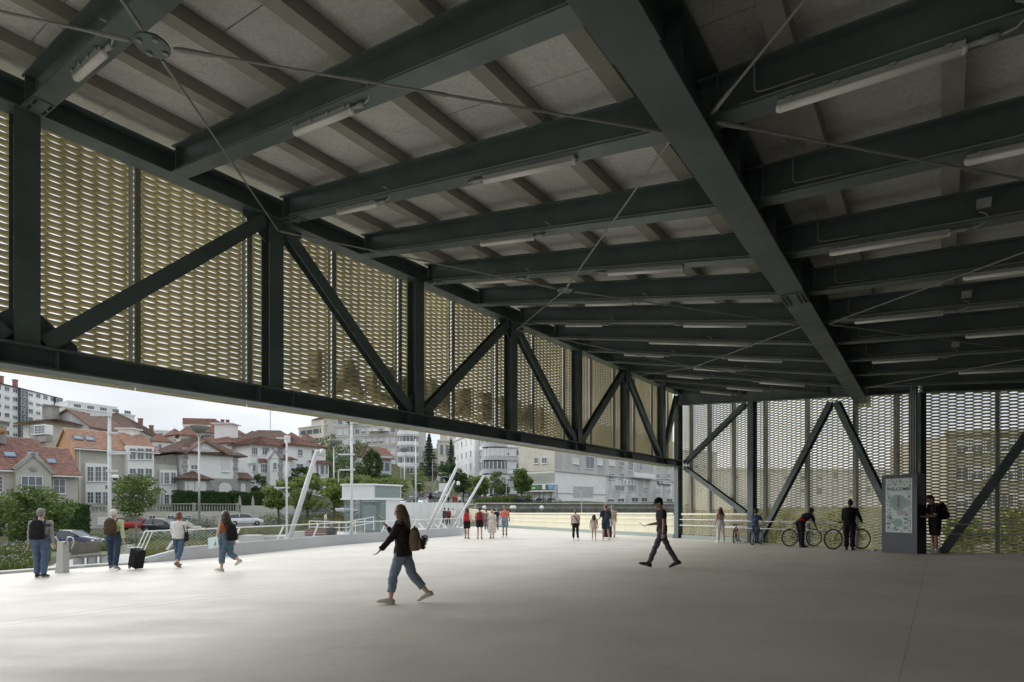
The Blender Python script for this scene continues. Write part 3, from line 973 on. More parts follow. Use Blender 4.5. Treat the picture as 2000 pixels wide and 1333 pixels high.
M_framed = mat("window_dark", (0.08, 0.09, 0.10), 0.5)
M_blind = mat("roller_blind", (0.66, 0.66, 0.65), 0.7)
M_wood = mat("brown_shutter", (0.16, 0.075, 0.04), 0.7)
M_dgrey = mat("dark_grey_panel", (0.12, 0.125, 0.13), 0.6)
M_bglass = mat("blue_glass", (0.18, 0.27, 0.33), 0.08, spec=.8)
_win = {}
def win_meshes(w, h, style, nc, nr_, fm):
    key = (round(w, 2), round(h, 2), style, nc, nr_, fm.name)
    if key in _win: return _win[key]
    f = MB()
    t = .07 if w > .9 else .05
    for x in (-w / 2 + t / 2, w / 2 - t / 2): f.box((x, -.03, h / 2), (t, .09, h))
    for z in (t / 2, h - t / 2): f.box((0, -.03, z), (w - 2 * t, .085, t))
    for i in range(1, nc): f.box((-w / 2 + w * i / nc, -.02, h / 2), (t * .8, .07, h - 2 * t))
    for j in range(1, nr_): f.box((0, -.02, h * j / nr_), (w - 2 * t, .05, t * .55))
    f.box((0, -.07, -.04), (w + .16, .2, .07))
    p = MB()
    p.box((0, .0, h / 2), (w - .02, .03, h - .02))
    b = None
    if style.startswith("blind"):
        fr = float(style[5:])
        b = MB().box((0, -.012, h - h * fr / 2 - .02), (w - 2 * t, .03, h * fr)).mesh("roller_blind", M_blind)
    _win[key] = (f.mesh("window", fm), p.mesh("pane", M_glass), b)
    return _win[key]
class Wall:
    """a vertical wall from A to B (as seen left to right); s in metres along it, n outwards to the viewer"""
    def __init__(self, A, B):
        self.A, self.B = Vector((A[0], A[1], 0)), Vector((B[0], B[1], 0))
        self.d = (self.B - self.A); self.len = self.d.length; self.d.normalize()
        self.n = Vector((self.d.y, -self.d.x, 0))
        self.rz = math.atan2(self.d.y, self.d.x)
    def at(self, s, z, off=0.0):
        p = self.A + self.d * s + self.n * off
        return Vector((p.x, p.y, z))
    def s_px(self, px):
        r = (px - 1000) / FPX
        return (r * self.A.y - self.A.x) / (self.d.x - r * self.d.y)
    def z_py(self, px, py):
        return CAMZ + (HOR - py) / FPX * self.at(self.s_px(px), 0).y
def uvw(v, px0, px1):
    """wall at constant v (parallel to the truss) between two sight columns"""
    P = []
    for px in (px0, px1):
        r = (px - 1000) / FPX
        d = v / (CU * r - SU)
        P.append((r * d, d))
    return Wall(*P)
def body(par, W, s0, s1, z0, z1, depth, m, name="wall"):
    P = []
    for z in (z0, z1):
        for s, o in ((s0, 0), (s1, 0), (s1, -depth), (s0, -depth)):
            P.append(W.at(s, z, o) - par.location)
    return MB().add(P, [(0, 1, 2, 3), (4, 5, 6, 7), (0, 1, 5, 4), (1, 2, 6, 5), (2, 3, 7, 6), (3, 0, 4, 7)]).obj(name, m, par)
def window(par, W, s, z, w, h, style="plain", nc=2, nr_=1, fm=None, off=.02):
    f, p, b = win_meshes(w, h, style, nc, nr_, fm or M_frame)
    o = link("window", f, par, W.at(s, z, off) - par.location, W.rz)
    link("pane", p, o)
    if b: link("roller_blind", b, o)
    return o
def winpx(par, W, x0, x1, y0, y1, style="plain", nc=2, nr_=1, fm=None, off=.02):
    """window given by the photo rectangle it fills on this wall"""
    s0, s1 = W.s_px(x0), W.s_px(x1)
    xm = (x0 + x1) / 2
    z1, z0 = W.z_py(xm, y0), W.z_py(xm, y1)
    return window(par, W, (s0 + s1) / 2, z0, abs(s1 - s0), z1 - z0, style, nc, nr_, fm, off)
def grid(par, W, ss, zs, w, h, styles=("plain",), nc=2, nr_=1, fm=None):
    for z in zs:
        for s in ss:
            window(par, W, s, z, w, h, rnd.choice(styles), nc, nr_, fm)
def tiles(par, a, b, c, d, m, pitch=.26, row=.38, name="roof", amp=.045):
    """barrel-tiled slope: eave a-b, ridge d-c"""
    a, b, c, d = [Vector(p) - par.location for p in (a, b, c, d)]
    n = (b - a).cross(d - a).normalized()
    if n.z < 0: n = -n
    W_, H_ = max((b - a).length, (c - d).length), ((d - a).length + (c - b).length) / 2
    nu, nv = max(2, min(300, int(W_ / pitch) * 3)), max(1, min(40, int(H_ / row)))
    P, F = [], []
    for j in range(nv):
        for e, lift in ((j / nv, .05), ((j + 1) / nv, .0)):
            l, r_ = a.lerp(d, e), b.lerp(c, e)
            for i in range(nu + 1):
                k = i % 3
                P.append(l.lerp(r_, i / nu) + n * (lift + (0, amp, amp)[k]))
    w = nu + 1
    for j in range(nv):
        o = j * 2 * w
        for i in range(nu):
            F.append((o + i, o + i + 1, o + w + i + 1, o + w + i))
    # soffit so that the slope has a thickness
    q = [a - n * .12, b - n * .12, c - n * .12, d - n * .12]
    o = len(P)
    P += q + [a, b, c, d]
    F += [(o, o + 1, o + 2, o + 3), (o, o + 1, o + 5, o + 4), (o + 1, o + 2, o + 6, o + 5), (o + 3, o, o + 4, o + 7), (o + 2, o + 3, o + 7, o + 6)]
    return MB().add(P, F).obj(name, m, par)
def hip(par, W, s0, s1, z, rise, depth, m, over=.5, ins=None, big=False, pitch=.3):
    """hipped roof over a block"""
    a, b = W.at(s0 - over, z, over), W.at(s1 + over, z, over)
    c, d = W.at(s1 + over, z, -depth - over), W.at(s0 - over, z, -depth - over)
    h = depth / 2
    i_ = min(ins if ins is not None else h, (s1 - s0) / 2 - .05)
    r0, r1 = W.at(s0 + i_, z + rise, -h), W.at(s1 - i_, z + rise, -h)
    tiles(par, a, b, r1, r0, m, pitch)
    tiles(par, b, c, r1, r1 + (r1 - r0) * .001, m, pitch)
    tiles(par, d, a, r0, r0 + (r0 - r1) * .001, m, pitch)
    tiles(par, c, d, r0, r1, m, pitch)
def chimney(par, p, w, h, m=None):
    c = MB().box(Vector(p) - par.location + Vector((0, 0, h / 2)), (w, w * .8, h)).obj("chimney", m or M_stone, par)
    MB().box(Vector(p) - par.location + Vector((0, 0, h + .08)), (w * 1.3, w * 1.1, .16)).obj("chimney_cap", m or M_stone, c)
    return c
def skylight(par, c, sl, w=.9, h=1.1):
    """roof window lying on slope sl = (right, up) unit vectors"""
    x, y = sl
    n = x.cross(y)
    M3 = Matrix((x, y, n)).transposed()
    f = MB().box(Vector(c) - par.location + n * .10, (w, h, .14), M3).obj("skylight", M_dgrey, par)
    MB().box(Vector(c) - par.location + n * .18, (w - .2, h - .22, .03), M3).obj("pane", M_bglass, f)
def pt(W, px, py, off=0.0):
    p = W.at(W.s_px(px), 0); return W.at(W.s_px(px), CAMZ + (HOR - py) / FPX * p.y, off)

# ---- stone house with red roof, far left of the street row
W1 = uvw(-81, -190, 152)
h1 = thing("stone_house", "low stone house with red tiled roof and small stone gable at the left edge", "house", W1.at(W1.len, lz(*W1.at(W1.len, 0).xy)))
zb1, ze1 = 0.2, CAMZ + 64 * W1.B.y / FPX
body(h1, W1, 0, W1.len, zb1 - 3, ze1, 9, M_granite)
L1 = W1.len
zr1 = ze1 + 4.2
tiles(h1, W1.at(0, ze1 + .15, .6), W1.at(L1 - 2.6, ze1 + .15, .6), W1.at(L1 - 2.6, zr1, -4.6), W1.at(0, zr1, -4.6), M_tile_r)
tiles(h1, W1.at(L1 - 2.6, ze1 - .25, .7), W1.at(L1 + .2, ze1 - .25, .7), W1.at(L1 + .2, ze1 + 3.3, -4.2), W1.at(L1 - 2.6, ze1 + 3.3, -4.2), M_tile_r)
MB().bar(W1.at(0, ze1 + .02, .62) - h1.location, W1.at(L1 - 2.7, ze1 + .02, .62) - h1.location, .1, .18).obj("gutter", M_frame, h1)
MB().bar(W1.at(L1 - 2.6, ze1 - .36, .74) - h1.location, W1.at(L1 + .2, ze1 - .36, .74) - h1.location, .1, .16).obj("gutter", M_frame, h1)
g0, g1, ga = pt(W1, 27, 914, .9), pt(W1, 96, 922, .9), pt(W1, 60, 888, .9)
ins = -W1.n * 4.5
mb = MB()
base_z = zb1 - 1
P = [Vector((g0.x, g0.y, base_z)), Vector((g1.x, g1.y, base_z)), g1, ga, g0]
P = [p - h1.location for p in P]
P += [p + ins for p in P]
mb.add(P, [(0, 1, 2, 3, 4), (1, 6, 7, 2), (2, 7, 8, 3), (3, 8, 9, 4), (4, 9, 5, 0)])
gw = mb.obj("gable_wall", M_granite, h1)
for a, b in ((g0, ga), (g1, ga)):
    MB().bar(a - h1.location + W1.n * .06 + (a - ga).normalized() * .3, b - h1.location + W1.n * .06 + Vector((0, 0, .06)), .3, .34).obj("gable_coping", M_stone, h1)
for a, b in ((g0, ga), (ga, g1)):
    e = (b - a).normalized() * .35
    aa, bb = (a - e, b) if a is g0 else (a, b + e)
    tiles(h1, aa + Vector((0, 0, .12)), aa + ins + Vector((0, 0, .12)), bb + ins + Vector((0, 0, .12)), bb + Vector((0, 0, .12)), M_tile_r)
MB().lathe([(.28, 0), (.33, .05), (.28, .1)], pt(W1, 60, 916, .95) - h1.location, 14, axis=W1.n.to_track_quat('Z', 'Y').to_matrix()).obj("round_relief", M_stone, h1)
winpx(h1, W1, 36, 79, 931, 966, "plain", 3, 2, off=.95)
winpx(h1, W1, 103, 128, 935, 965, "plain", 2, 2)
winpx(h1, W1, -22, 6, 930, 962, "plain", 3, 4)
winpx(h1, W1, -120, -80, 925, 965, "plain", 3, 3)
sl = (W1.d, (W1.at(0, zr1, -4.6) - W1.at(0, ze1 + .15, .6)).normalized())
for px, f in ((26, .42), (72, .45)):
    s = W1.s_px(px)
    skylight(h1, W1.at(s, ze1 + .15, .6).lerp(W1.at(s, zr1, -4.6), f), sl, 1.1, 1.0)
s = W1.s_px(107)
skylight(h1, W1.at(s, ze1 - .25, .7).lerp(W1.at(s, ze1 + 3.3, -4.2), .45), sl, 1.0, 1.0)
chimney(h1, pt(W1, 4, 862, -3.5), 1.6, 2.4)
MB().lathe([(.12, 0), (.32, .25), (.36, .5), (.1, .62), (.06, .9)], pt(W1, 14, 846, -2.2) - h1.location, 10).obj("chimney_urn", M_orange, h1)

# ---- tall house with orange roof and white bay
W2 = uvw(-88, 147, 300)
h2 = thing("townhouse", "grey townhouse with orange tiled roof, ochre side wall and white glazed bays", "house", W2.at(0, 1.5))
z2a = pt(W2, 147, 877).z
L2 = W2.len
body(h2, W2, 0, L2, -2, z2a, 8, M_granite)
zr2 = z2a + 3.0
a, b = W2.at(-.25, z2a + .1, .55), W2.at(L2 * .63, z2a + .1, .55)
tiles(h2, a, b, W2.at(L2 * .63, zr2, -4), W2.at(-.25, zr2, -4), M_tile_o)
tiles(h2, W2.at(L2 * .63, z2a + .15, 1.3), W2.at(L2 + .3, z2a + .15, 1.3), W2.at(L2 + .3, zr2, -4), W2.at(L2 * .63, zr2, -4), M_tile_o)
tiles(h2, W2.at(L2 + .3, z2a, -8.5), W2.at(-.25, z2a, -8.5), W2.at(-.25, zr2, -4), W2.at(L2 + .3, zr2, -4), M_tile_o)
o_ = h2.location
MB().add([W2.at(-.03, z2a - 6, .02) - o_, W2.at(-.03, z2a, .02) - o_, W2.at(-.03, zr2 - .1, -4) - o_, W2.at(-.03, z2a, -8) - o_, W2.at(-.03, z2a - 6, -8) - o_] + [W2.at(.12, z, y) - o_ for z, y in ((z2a - 6, .0), (z2a, .0), (zr2 - .1, -4), (z2a, -8), (z2a - 6, -8))],
         [(0, 1, 2, 3, 4), (0, 1, 6, 5), (1, 2, 7, 6), (2, 3, 8, 7), (3, 4, 9, 8)]).obj("side_wall", M_orange, h2)
MB().bar(W2.at(-.2, z2a - .02, .6) - o_, W2.at(L2 * .63, z2a - .02, .6) - o_, .1, .16).obj("gutter", M_frame, h2)
MB().bar(W2.at(L2 * .63, z2a + .04, 1.36) - o_, W2.at(L2 + .3, z2a + .04, 1.36) - o_, .1, .16).obj("gutter", M_frame, h2)
MB().tube([W2.at(.45, z2a - .1, .1) - o_, W2.at(.45, 0, .1) - o_], .06, 6).obj("downpipe", M_frame, h2)
def bay(par, W, x0, x1, y0, y1, rows, name="glazed_bay", off=.8, m=None):
    s0, s1 = W.s_px(x0), W.s_px(x1)
    zt, zb = W.z_py((x0 + x1) / 2, y0), W.z_py((x0 + x1) / 2, y1)
    P = []
    for z in (zb, zt):
        for s, o in ((s0, 0), (s0, off), (s1, off), (s1, 0)):
            P.append(W.at(s, z, o) - par.location)
    b = MB().add(P, [(0, 1, 5, 4), (1, 2, 6, 5), (2, 3, 7, 6), (4, 5, 6, 7), (0, 1, 2, 3)]).obj(name, m or M_wwall, par)
    return b
bay(h2, W2, 165, 209, 906, 990, 2, off=.5)
for y0, y1 in ((912, 941), (961, 984)):
    for x0, x1 in ((167, 180), (182.5, 195), (197.5, 208)):
        winpx(h2, W2, x0, x1, y0, y1, "plain", 2, 3, off=.53)
bay(h2, W2, 243, 294, 873, 990, 3, off=1.2)
for y0, y1 in ((877, 899), (916, 936), (958, 980)):
    for x0, x1 in ((246, 258.5), (261, 274), (276.5, 290)):
        winpx(h2, W2, x0, x1, y0, y1, "plain", 2, 2 if y0 > 900 else 1, off=1.23)
sl = (W2.d, (W2.at(0, zr2, -4) - W2.at(0, z2a + .1, .55)).normalized())
for px in (160, 183):
    s = W2.s_px(px)
    skylight(h2, W2.at(s, z2a + .1, .55).lerp(W2.at(s, zr2, -4), .48), sl, 1.0, 1.15)
chimney(h2, W2.at(W2.len * .83, zr2 - .6, -4.5), 2.0, 1.2, M_wwall)

# ---- low annex with roof terrace beside the townhouse
W3_ = uvw(-88, 296, 346)
h3 = thing("annex", "granite annex with balustraded roof terrace and white window bay", "house", W3_.at(0, 1.5))
z3 = pt(W3_, 320, 908).z
body(h3, W3_, .05, W3_.len, -2, z3, 7, M_granite)
bay(h3, W3_, 310, 344, 919, 990, 2, off=.4)
for y0, y1 in ((923, 946), (966, 985)):
    for x0, x1 in ((311, 316), (318, 328), (331, 341)):
        winpx(h3, W3_, x0, x1, y0, y1, "plain", 2, 3, off=.43)
def balustrade(par, W, s0, s1, z, h, off=0.0, step=.26, m=None, name="baluster", pier=3.2):
    m = m or M_stone
    o = par.location
    MB().bar(W.at(s0, z + h - .06, off) - o, W.at(s1, z + h - .06, off) - o, .24, .12).obj("coping", m, par)
    MB().bar(W.at(s0, z + .06, off) - o, W.at(s1, z + .06, off) - o, .24, .12).obj("plinth", m, par)
    bm_ = MB().lathe([(.05, 0), (.07, .05), (.04, .12), (.085, h * .42), (.04, h * .75), (.06, h - .18)], (0, 0, 0), 7).mesh(name, m, True)
    n = int((s1 - s0) / step)
    for i in range(n):
        link(name, bm_, par, W.at(s0 + (i + .5) * (s1 - s0) / n, z + .1, off) - o)
    k = max(1, int((s1 - s0) / pier))
    for i in range(k + 1):
        s = s0 + (s1 - s0) * i / k
        MB().box(W.at(s, z + h / 2 + .04, off) - o, (.34, .34, h + .1)).obj("pier", m, par)
balustrade(h3, W3_, .2, W3_.len - .2, z3, 1.1, -.2, .34)

# ---- white villa with hipped brown roof and pediment
W4 = uvw(-87, 356, 464)
h4 = thing("white_villa", "white villa with brown tiled roof, triangular pediment and granite ground floor", "house", W4.at(0, 2))
z4 = pt(W4, 410, 889).z
L4 = W4.len
zg = pt(W4, 410, 934).z
body(h4, W4, -.02, L4 + .02, -2, zg, 10, M_stone, "ground_floor")
body(h4, W4, 0, L4, zg, z4, 10, M_wwall)
for s in (0.35, L4 - .3):
    for k in range(7):
        MB().box(W4.at(s, zg + .3 + k * .62, .0) - h4.location, (.62 if k % 2 else .85, .09, .56), Matrix.Rotation(W4.rz, 3, 'Z')).obj("quoin", M_stone, h4)
hip(h4, W4, -.6, L4 + .6, z4 + .1, 3.2, 10, M_tile_b, .7, ins=4.6)
pa, pb, pc = pt(W4, 363, 882, .3), pt(W4, 434, 884, .3), pt(W4, 396, 862, .3)
mb = MB(); o_ = h4.location; back = -W4.n * 3
mb.add([pa - o_, pb - o_, pc - o_, pa - o_ + back, pb - o_ + back, pc - o_ + back], [(0, 1, 2), (3, 4, 5), (0, 2, 5, 3), (1, 2, 5, 4)])
mb.obj("pediment", M_wwall, h4)
for a, b in ((pa, pc), (pc, pb)):
    e = (b - a).normalized() * .7
    aa, bb = (a - e, b) if a is pa else (a, b + e)
    f = W4.n * .5
    tiles(h4, aa + f, aa + back, bb + back, bb + f, M_tile_b)
winpx(h4, W4, 372, 386, 895, 918, "blind.6", 2, 1); winpx(h4, W4, 432, 448, 897, 922, "blind1.", 2, 1); winpx(h4, W4, 391, 408, 868, 878, "blind1.", 2, 1, off=.33)
WB = uvw(-85.6, 353, 412)
hp = thing("villa_bay", "stone bay with its own small brown roof in front of the white villa", "bay window", WB.at(0, 2))
zbt = pt(WB, 382, 936).z
body(hp, WB, .3, WB.len - .3, -1, zbt, 1.9, M_stone)
hip(hp, WB, .2, WB.len - .2, zbt, 1.15, 2.6, M_tile_b, .5, ins=2.6)
for x0, x1 in ((361, 366), (367.5, 379), (381, 402)):
    winpx(hp, WB, x0, x1, 941, 961, "blind1.", 1, 1)
def arch(par, W, x0, x1, y0, y1, m, n=10):
    s0, s1 = W.s_px(x0), W.s_px(x1)
    xm = (x0 + x1) / 2
    z0, z1 = W.z_py(xm, y1), W.z_py(xm, y0)
    r_ = (s1 - s0) / 2; rise = min(r_, (z1 - z0) * .6)
    prof = [(s0, z0), (s1, z0), (s1, z1 - rise)] + [((s0 + s1) / 2 + r_ * math.cos(math.pi * k / n), z1 - rise + rise * math.sin(math.pi * k / n)) for k in range(1, n)] + [(s0, z1 - rise)]
    P = [W.at(s, z, .06) - par.location for s, z in prof] + [W.at(s, z, -.05) - par.location for s, z in prof]
    k = len(prof)
    return MB().add(P, [tuple(range(k))] + [(i, (i + 1) % k, k + (i + 1) % k, k + i) for i in range(k)]).obj("arched_shutter", m, par)
arch(h4, W4, 427, 452, 943, 962, M_blind); arch(h4, W4, 469, 478, 944, 962, M_blind) if False else None
W4b = uvw(-87.5, 463, 490)
h4b = thing("villa_wing", "low granite wing with narrow tiled lean-to roof right of the white villa", "house", W4b.at(0, 2))
zwb = pt(W4b, 475, 936).z
body(h4b, W4b, .05, W4b.len, -1, zwb, 5, M_stone)
tiles(h4b, W4b.at(-.1, zwb, .6), W4b.at(W4b.len + .3, zwb, .6), W4b.at(W4b.len + .3, zwb + 1.1, -1.6), W4b.at(-.1, zwb + 1.1, -1.6), M_tile_b)
arch(h4b, W4b, 470, 479, 944, 962, M_blind)

# ---- generic block with window grid
def block(name, label, px0, d0, px1, d1, ytop, ybase, depth, m, roof=None, rise=2.0, cols=6, rows=4, w=1.2, h=1.3, styles=("plain", "blind.5", "blind1."), fm=None, nc=2, first=1.2, floor=3.0, over=.4, margin=.06, slab_m=None):
    A, B = X2(px0, d0), X2(px1, d1)
    W = Wall(A, B)
    zt = CAMZ + (HOR - ytop) / FPX * d0
    zb = CAMZ + (HOR - ybase) / FPX * d0
    t = thing(name, label, "building", W.at(W.len / 2, zb))
    body(t, W, 0, W.len, zb - 4, zt, depth, m)
    ss = [W.len * (margin + (1 - 2 * margin) * (i + .5) / cols) for i in range(cols)]
    zs = [zt - floor * (j + 1) + first - .2 for j in range(rows)]
    grid(t, W, ss, zs, w, h, styles, nc, 1, fm)
    if slab_m:
        for j in range(rows):
            MB().bar(W.at(-.05, zt - floor * (j + 1) + .25, .06) - t.location, W.at(W.len + .05, zt - floor * (j + 1) + .25, .06) - t.location, .14, .5).obj("floor_band", slab_m, t)
    if roof:
        hip(t, W, 0, W.len, zt, rise, depth, roof, over, pitch=.6)
    else:
        MB().bar(W.at(-.2, zt + .2, .12) - t.location, W.at(W.len + .2, zt + .2, .12) - t.location, .35, .5).obj("parapet", m, t)
    return t, W, zt
t, W, zt = block("apartment_tower", "tall white apartment block on the hill at the far left", -40, 182, 117, 214, 741, 870, 18, M_wwall, M_tile_b, 2.5, 9, 7, 1.9, 1.5, ("plain", "blind.4"), first=1.4, floor=3.0)
for px in (43, 112):
    s = W.s_px(px)
    MB().bar(W.at(s, zt - 24, .4) - t.location, W.at(s, zt, .4) - t.location, 3.2, .9, up=W.n).obj("glazed_shaft", M_framed, t)
    for k in range(8):
        for q in (-.8, .8):
            window(t, W, s + q, zt - 2.9 - 2.95 * k, 1.3, 2.4, "plain", 1, 2, M_frame, .9)
for px in (35, 62): chimney(t, W.at(W.s_px(px), zt + 1.6, -6), 1.2, 2.5, M_tile_r)
Wm = uvw(-110, 45, 165)
t = thing("old_mansion", "weathered old mansion with grey gable and iron balcony behind the red roof", "house", Wm.at(0, 3))
zt = CAMZ + (990 - 842) / FPX * Wm.A.y
body(t, Wm, .2, Wm.len, 0, zt - 1.0, 12, M_stain)
Wt = Wall(X2(45, 86), X2(88, 84))
za = CAMZ + (990 - 826) / FPX * 85
body(t, Wt, 0, Wt.len, 0, za, 5, M_cream)
hip(t, Wt, -.2, Wt.len + .2, za, .9, 5, M_tile_b, .8, ins=2.2)
for x0, x1 in ((58, 63), (65, 70)): winpx(t, Wt, x0, x1, 834, 854, "plain", 2, 2)
bb = bay(t, Wt, 76, 104, 832, 851, 1, off=1.0, m=M_frame)
winpx(t, Wt, 77, 83, 833, 850, "plain", 2, 3, off=1.03); winpx(t, Wt, 84, 104, 833, 850, "plain", 3, 3, off=1.03)
bay(t, Wt, 75, 103, 853, 865, 1, "balcony_base", 1.0, M_stone)
Wg = Wall(X2(92, 88), X2(172, 88))
ga_, gb_, gc_ = pt(Wg, 98, 822), pt(Wg, 173, 830), pt(Wg, 134, 801)
P = [Vector((ga_.x, ga_.y, 2)), Vector((gb_.x, gb_.y, 2)), gb_, gc_, ga_]
P = [p - t.location for p in P]; P += [p - Wg.n * 9 for p in P]
MB().add(P, [(0, 1, 2, 3, 4), (5, 6, 7, 8, 9), (0, 4, 9, 5), (1, 2, 7, 6)]).obj("gable_wall", M_stain, t)
for a, b in ((ga_, gc_), (gc_, gb_)):
    e = (b - a).normalized() * .8
    aa, bb_ = (a - e, b) if a is ga_ else (a, b + e)
    tiles(t, aa + Wg.n * .5 + Vector((0, 0, .1)), aa - Wg.n * 9 + Vector((0, 0, .1)), bb_ - Wg.n * 9 + Vector((0, 0, .1)), bb_ + Wg.n * .5 + Vector((0, 0, .1)), M_tile_b)
chimney(t, pt(Wt, 70, 828, -2), 1.6, 2.9, M_stone)
t, W, zt = block("red_roof_house", "long house with red roof and dormers behind the orange roof", 150, 100, 262, 104, 850, 900, 10, M_wwall, None, 2, 3, 1)
tiles(t, W.at(-1, zt - 1.2, .6), W.at(W.len + .5, zt - 1.2, .6), W.at(W.len - 4, zt + 3.2, -5.5), W.at(1.0, zt + 3.6, -5.5), M_tile_r, .4)
for s in (W.len * .42, W.len * .74):
    dm = body(t, W, s - 1, s + 1, zt - .4, zt + 1.1, 3, M_wwall, "dormer")
    window(t, W, s, zt - .2, 1.5, .9, "plain", 3, 1, off=.03)
    hip(t, W, s - 1, s + 1, zt + 1.1, .5, 2, M_tile_r, .2, ins=.9)
t, W, zt = block("flat_roof_block", "wide pale flat-roofed block high on the hill behind the red roofs", 118, 195, 263, 215, 795, 860, 14, M_wwall, None, 2, 14, 3, 1.6, 1.3, ("plain", "blind.5", "blind1."), slab_m=M_gclad)
body(t, W, 2, W.len * .75, zt, zt + 2.6, 10, M_wwall, "penthouse")
for k in range(5): window(t, W, 5 + k * 4, zt + .5, 2.2, 1.2, "plain", 3, 1)
t, W, zt = block("stepped_block", "grey block with brown roof and dark strip windows stepping down the hill", 266, 150, 335, 190, 838, 880, 12, M_gclad, M_tile_b, 5.0, 7, 3, 1.9, 1.3, ("plain", "plain", "blind.5"), M_framed, slab_m=M_dgrey, over=.3)
chimney(t, W.at(W.len * .5, zt + 2.5, -4), 1.0, 3, M_tile_r); chimney(t, W.at(W.len * .8, zt + 2.2, -4), 1.0, 3, M_tile_r)
t, W, zt = block("hilltop_house", "distant white house with red parapet roof above the lamp with disc head", 358, 230, 416, 232, 832, 870, 10, M_wwall, None, 2, 5, 2, 1.6, 1.3)
body(t, W, -.3, W.len + .3, zt, zt + 3.2, 11, M_tile_r, "roof")
t, W, zt = block("blue_strip_house", "distant white and blue block with red hipped roof on the hilltop", 393, 205, 477, 212, 845, 885, 12, M_bluew, M_tile_r, 5, 9, 3, 1.7, 1.2, ("plain",), M_framed, over=.8)
for q in (.3, .5, .62): chimney(t, W.at(W.len * q, zt + 3.4, -4), 1.0, 2.2, M_tile_r)
t, W, zt = block("small_hill_house", "small cream house with red pyramid roof left of the villa pediment", 350, 120, 390, 122, 850, 890, 6, M_cream, M_tile_r, 2.6, 3, 1, 1.0, 1.4, ("plain",), over=.7)
t, W, zt = block("long_brown_roof", "long low house with dark brown roof under the antenna mast", 462, 180, 570, 182, 858, 890, 10, M_cream, M_tile_b, 3.6, 7, 1, 1.3, 1.2, over=.5)
MB().tube([W.at(W.len * .52, zt + 2, -5) - t.location, W.at(W.len * .52, zt + 13, -5) - t.location], .12, 5).obj("antenna_mast", M_galv, t)
for k in range(4): MB().tube([W.at(W.len * .52 - 1, zt + 9 + k, -5) - t.location, W.at(W.len * .52 + 1, zt + 9 + k, -5) - t.location], .05, 4).obj("antenna_bar", M_galv, t)
t, W, zt = block("white_corner_house", "white house with red roofs between the villa and the twin-gabled house", 452, 98, 500, 104, 866, 925, 8, M_wwall, M_tile_r, 2.6, 3, 2, 1.0, 1.5, ("plain", "blind1."), over=.6)
chimney(t, W.at(2.2, zt + 1, -3), 3.0, 2.6, M_wwall)

for i, (x0, x1, d, yt, m, rf, lb) in enumerate(((298, 334, 150, 862, M_wwall, M_tile_r, "small white house with red roof in the gap behind the orange roof"), (338, 362, 185, 850, M_cream, M_tile_r, "tiny cream house with red roof left of the disc-headed lamp"), (424, 456, 150, 866, M_cream, M_tile_b, "small cream house right above the villa roof"), (476, 512, 215, 852, M_gclad, M_tile_b, "grey hilltop house left of the antenna mast"), (528, 560, 205, 854, M_wwall, M_tile_r, "white hilltop house right of the antenna mast"), (560, 592, 170, 858, M_cream, M_tile_r, "cream hill house behind the slim white pole"), (596, 622, 165, 862, M_wwall, M_tile_b, "white hill house with brown roof above the plain white house"), (300, 340, 230, 842, M_wwall, None, "far white flats over the stepped grey block"), (420, 455, 260, 846, M_cream, M_tile_r, "far cream house on the skyline right of the lamp"), (505, 545, 270, 848, M_wwall, None, "far white flats on the skyline by the antenna mast"))):
    block("hill_house", lb, x0, d, x1, d + 3, yt, yt + 40, 7, m, rf, 2.6, 4, 2, 1.1, 1.3, over=.5)
# ---- white house with turret bays (middle)
W5 = uvw(-93, 489, 545)
h5 = thing("turreted_house", "white house with glazed upper gallery, stone quoins and red hipped roof", "house", W5.at(0, 5))
z5 = pt(W5, 516, 870).z
body(h5, W5, 0, W5.len + 4, 2, z5, 9, M_wwall)
hip(h5, W5, -.2, W5.len + 4, z5, 2.0, 9, M_tile_r, .8)
body(h5, W5, -.3, W5.len + .3, z5 - 3.6, z5 - 3.2, .5, M_cream, "string_course")
W5g = Wall(W5.at(0, 0, .05).xy, W5.at(W5.len, 0, .05).xy)
for x0, x1 in ((491, 503), (512, 526), (530, 534), (541, 552)):
    winpx(h5, W5, x0, x1, 874, 889, "plain", 3, 1)
bay(h5, W5, 500, 522, 903, 930, 1, off=.9)
winpx(h5, W5, 503, 520, 907, 925, "plain", 4, 2, off=.93); winpx(h5, W5, 493, 499, 908, 922, "plain", 2, 2)
tiles(h5, pt(W5, 497, 904, 1.2), pt(W5, 526, 902, 1.2), pt(W5, 524, 896, 0), pt(W5, 504, 896, 0), M_tile_r)
W5b = uvw(-91, 528, 567)
g5 = thing("gabled_wing", "white gabled wing with stone edge and narrow windows, in the middle of the white houses", "house", W5b.at(0, 5))
zq = pt(W5b, 545, 895).z
body(g5, W5b, 0, W5b.len, 3, zq, 6, M_wwall)
qa, qb, qc = pt(W5b, 526, 896, .1), pt(W5b, 549, 896, .1), pt(W5b, 536, 880, .1)
P = [p - g5.location for p in (qa, qb, qc)]; P += [p - W5b.n * 5 for p in P]
MB().add(P, [(0, 1, 2), (3, 4, 5), (0, 2, 5, 3), (1, 2, 5, 4)]).obj("gable_wall", M_wwall, g5)
for a, b in ((qa, qc), (qc, qb)):
    MB().bar(a - g5.location, b - g5.location, .3, .3).obj("gable_coping", M_stone, g5)
tiles(g5, pt(W5b, 549, 897, .4), pt(W5b, 580, 899, .4), pt(W5b, 572, 886, -2.5), pt(W5b, 543, 886, -2.5), M_tile_r)
winpx(g5, W5b, 533, 540, 904, 918, "plain", 2, 2)
for k in range(9): MB().box(W5b.at(W5b.s_px(548), 4.2 + k * .75, .03) - g5.location, (.7 if k % 2 else 1.0, .1, .68), Matrix.Rotation(W5b.rz, 3, 'Z')).obj("quoin", M_stone, g5)
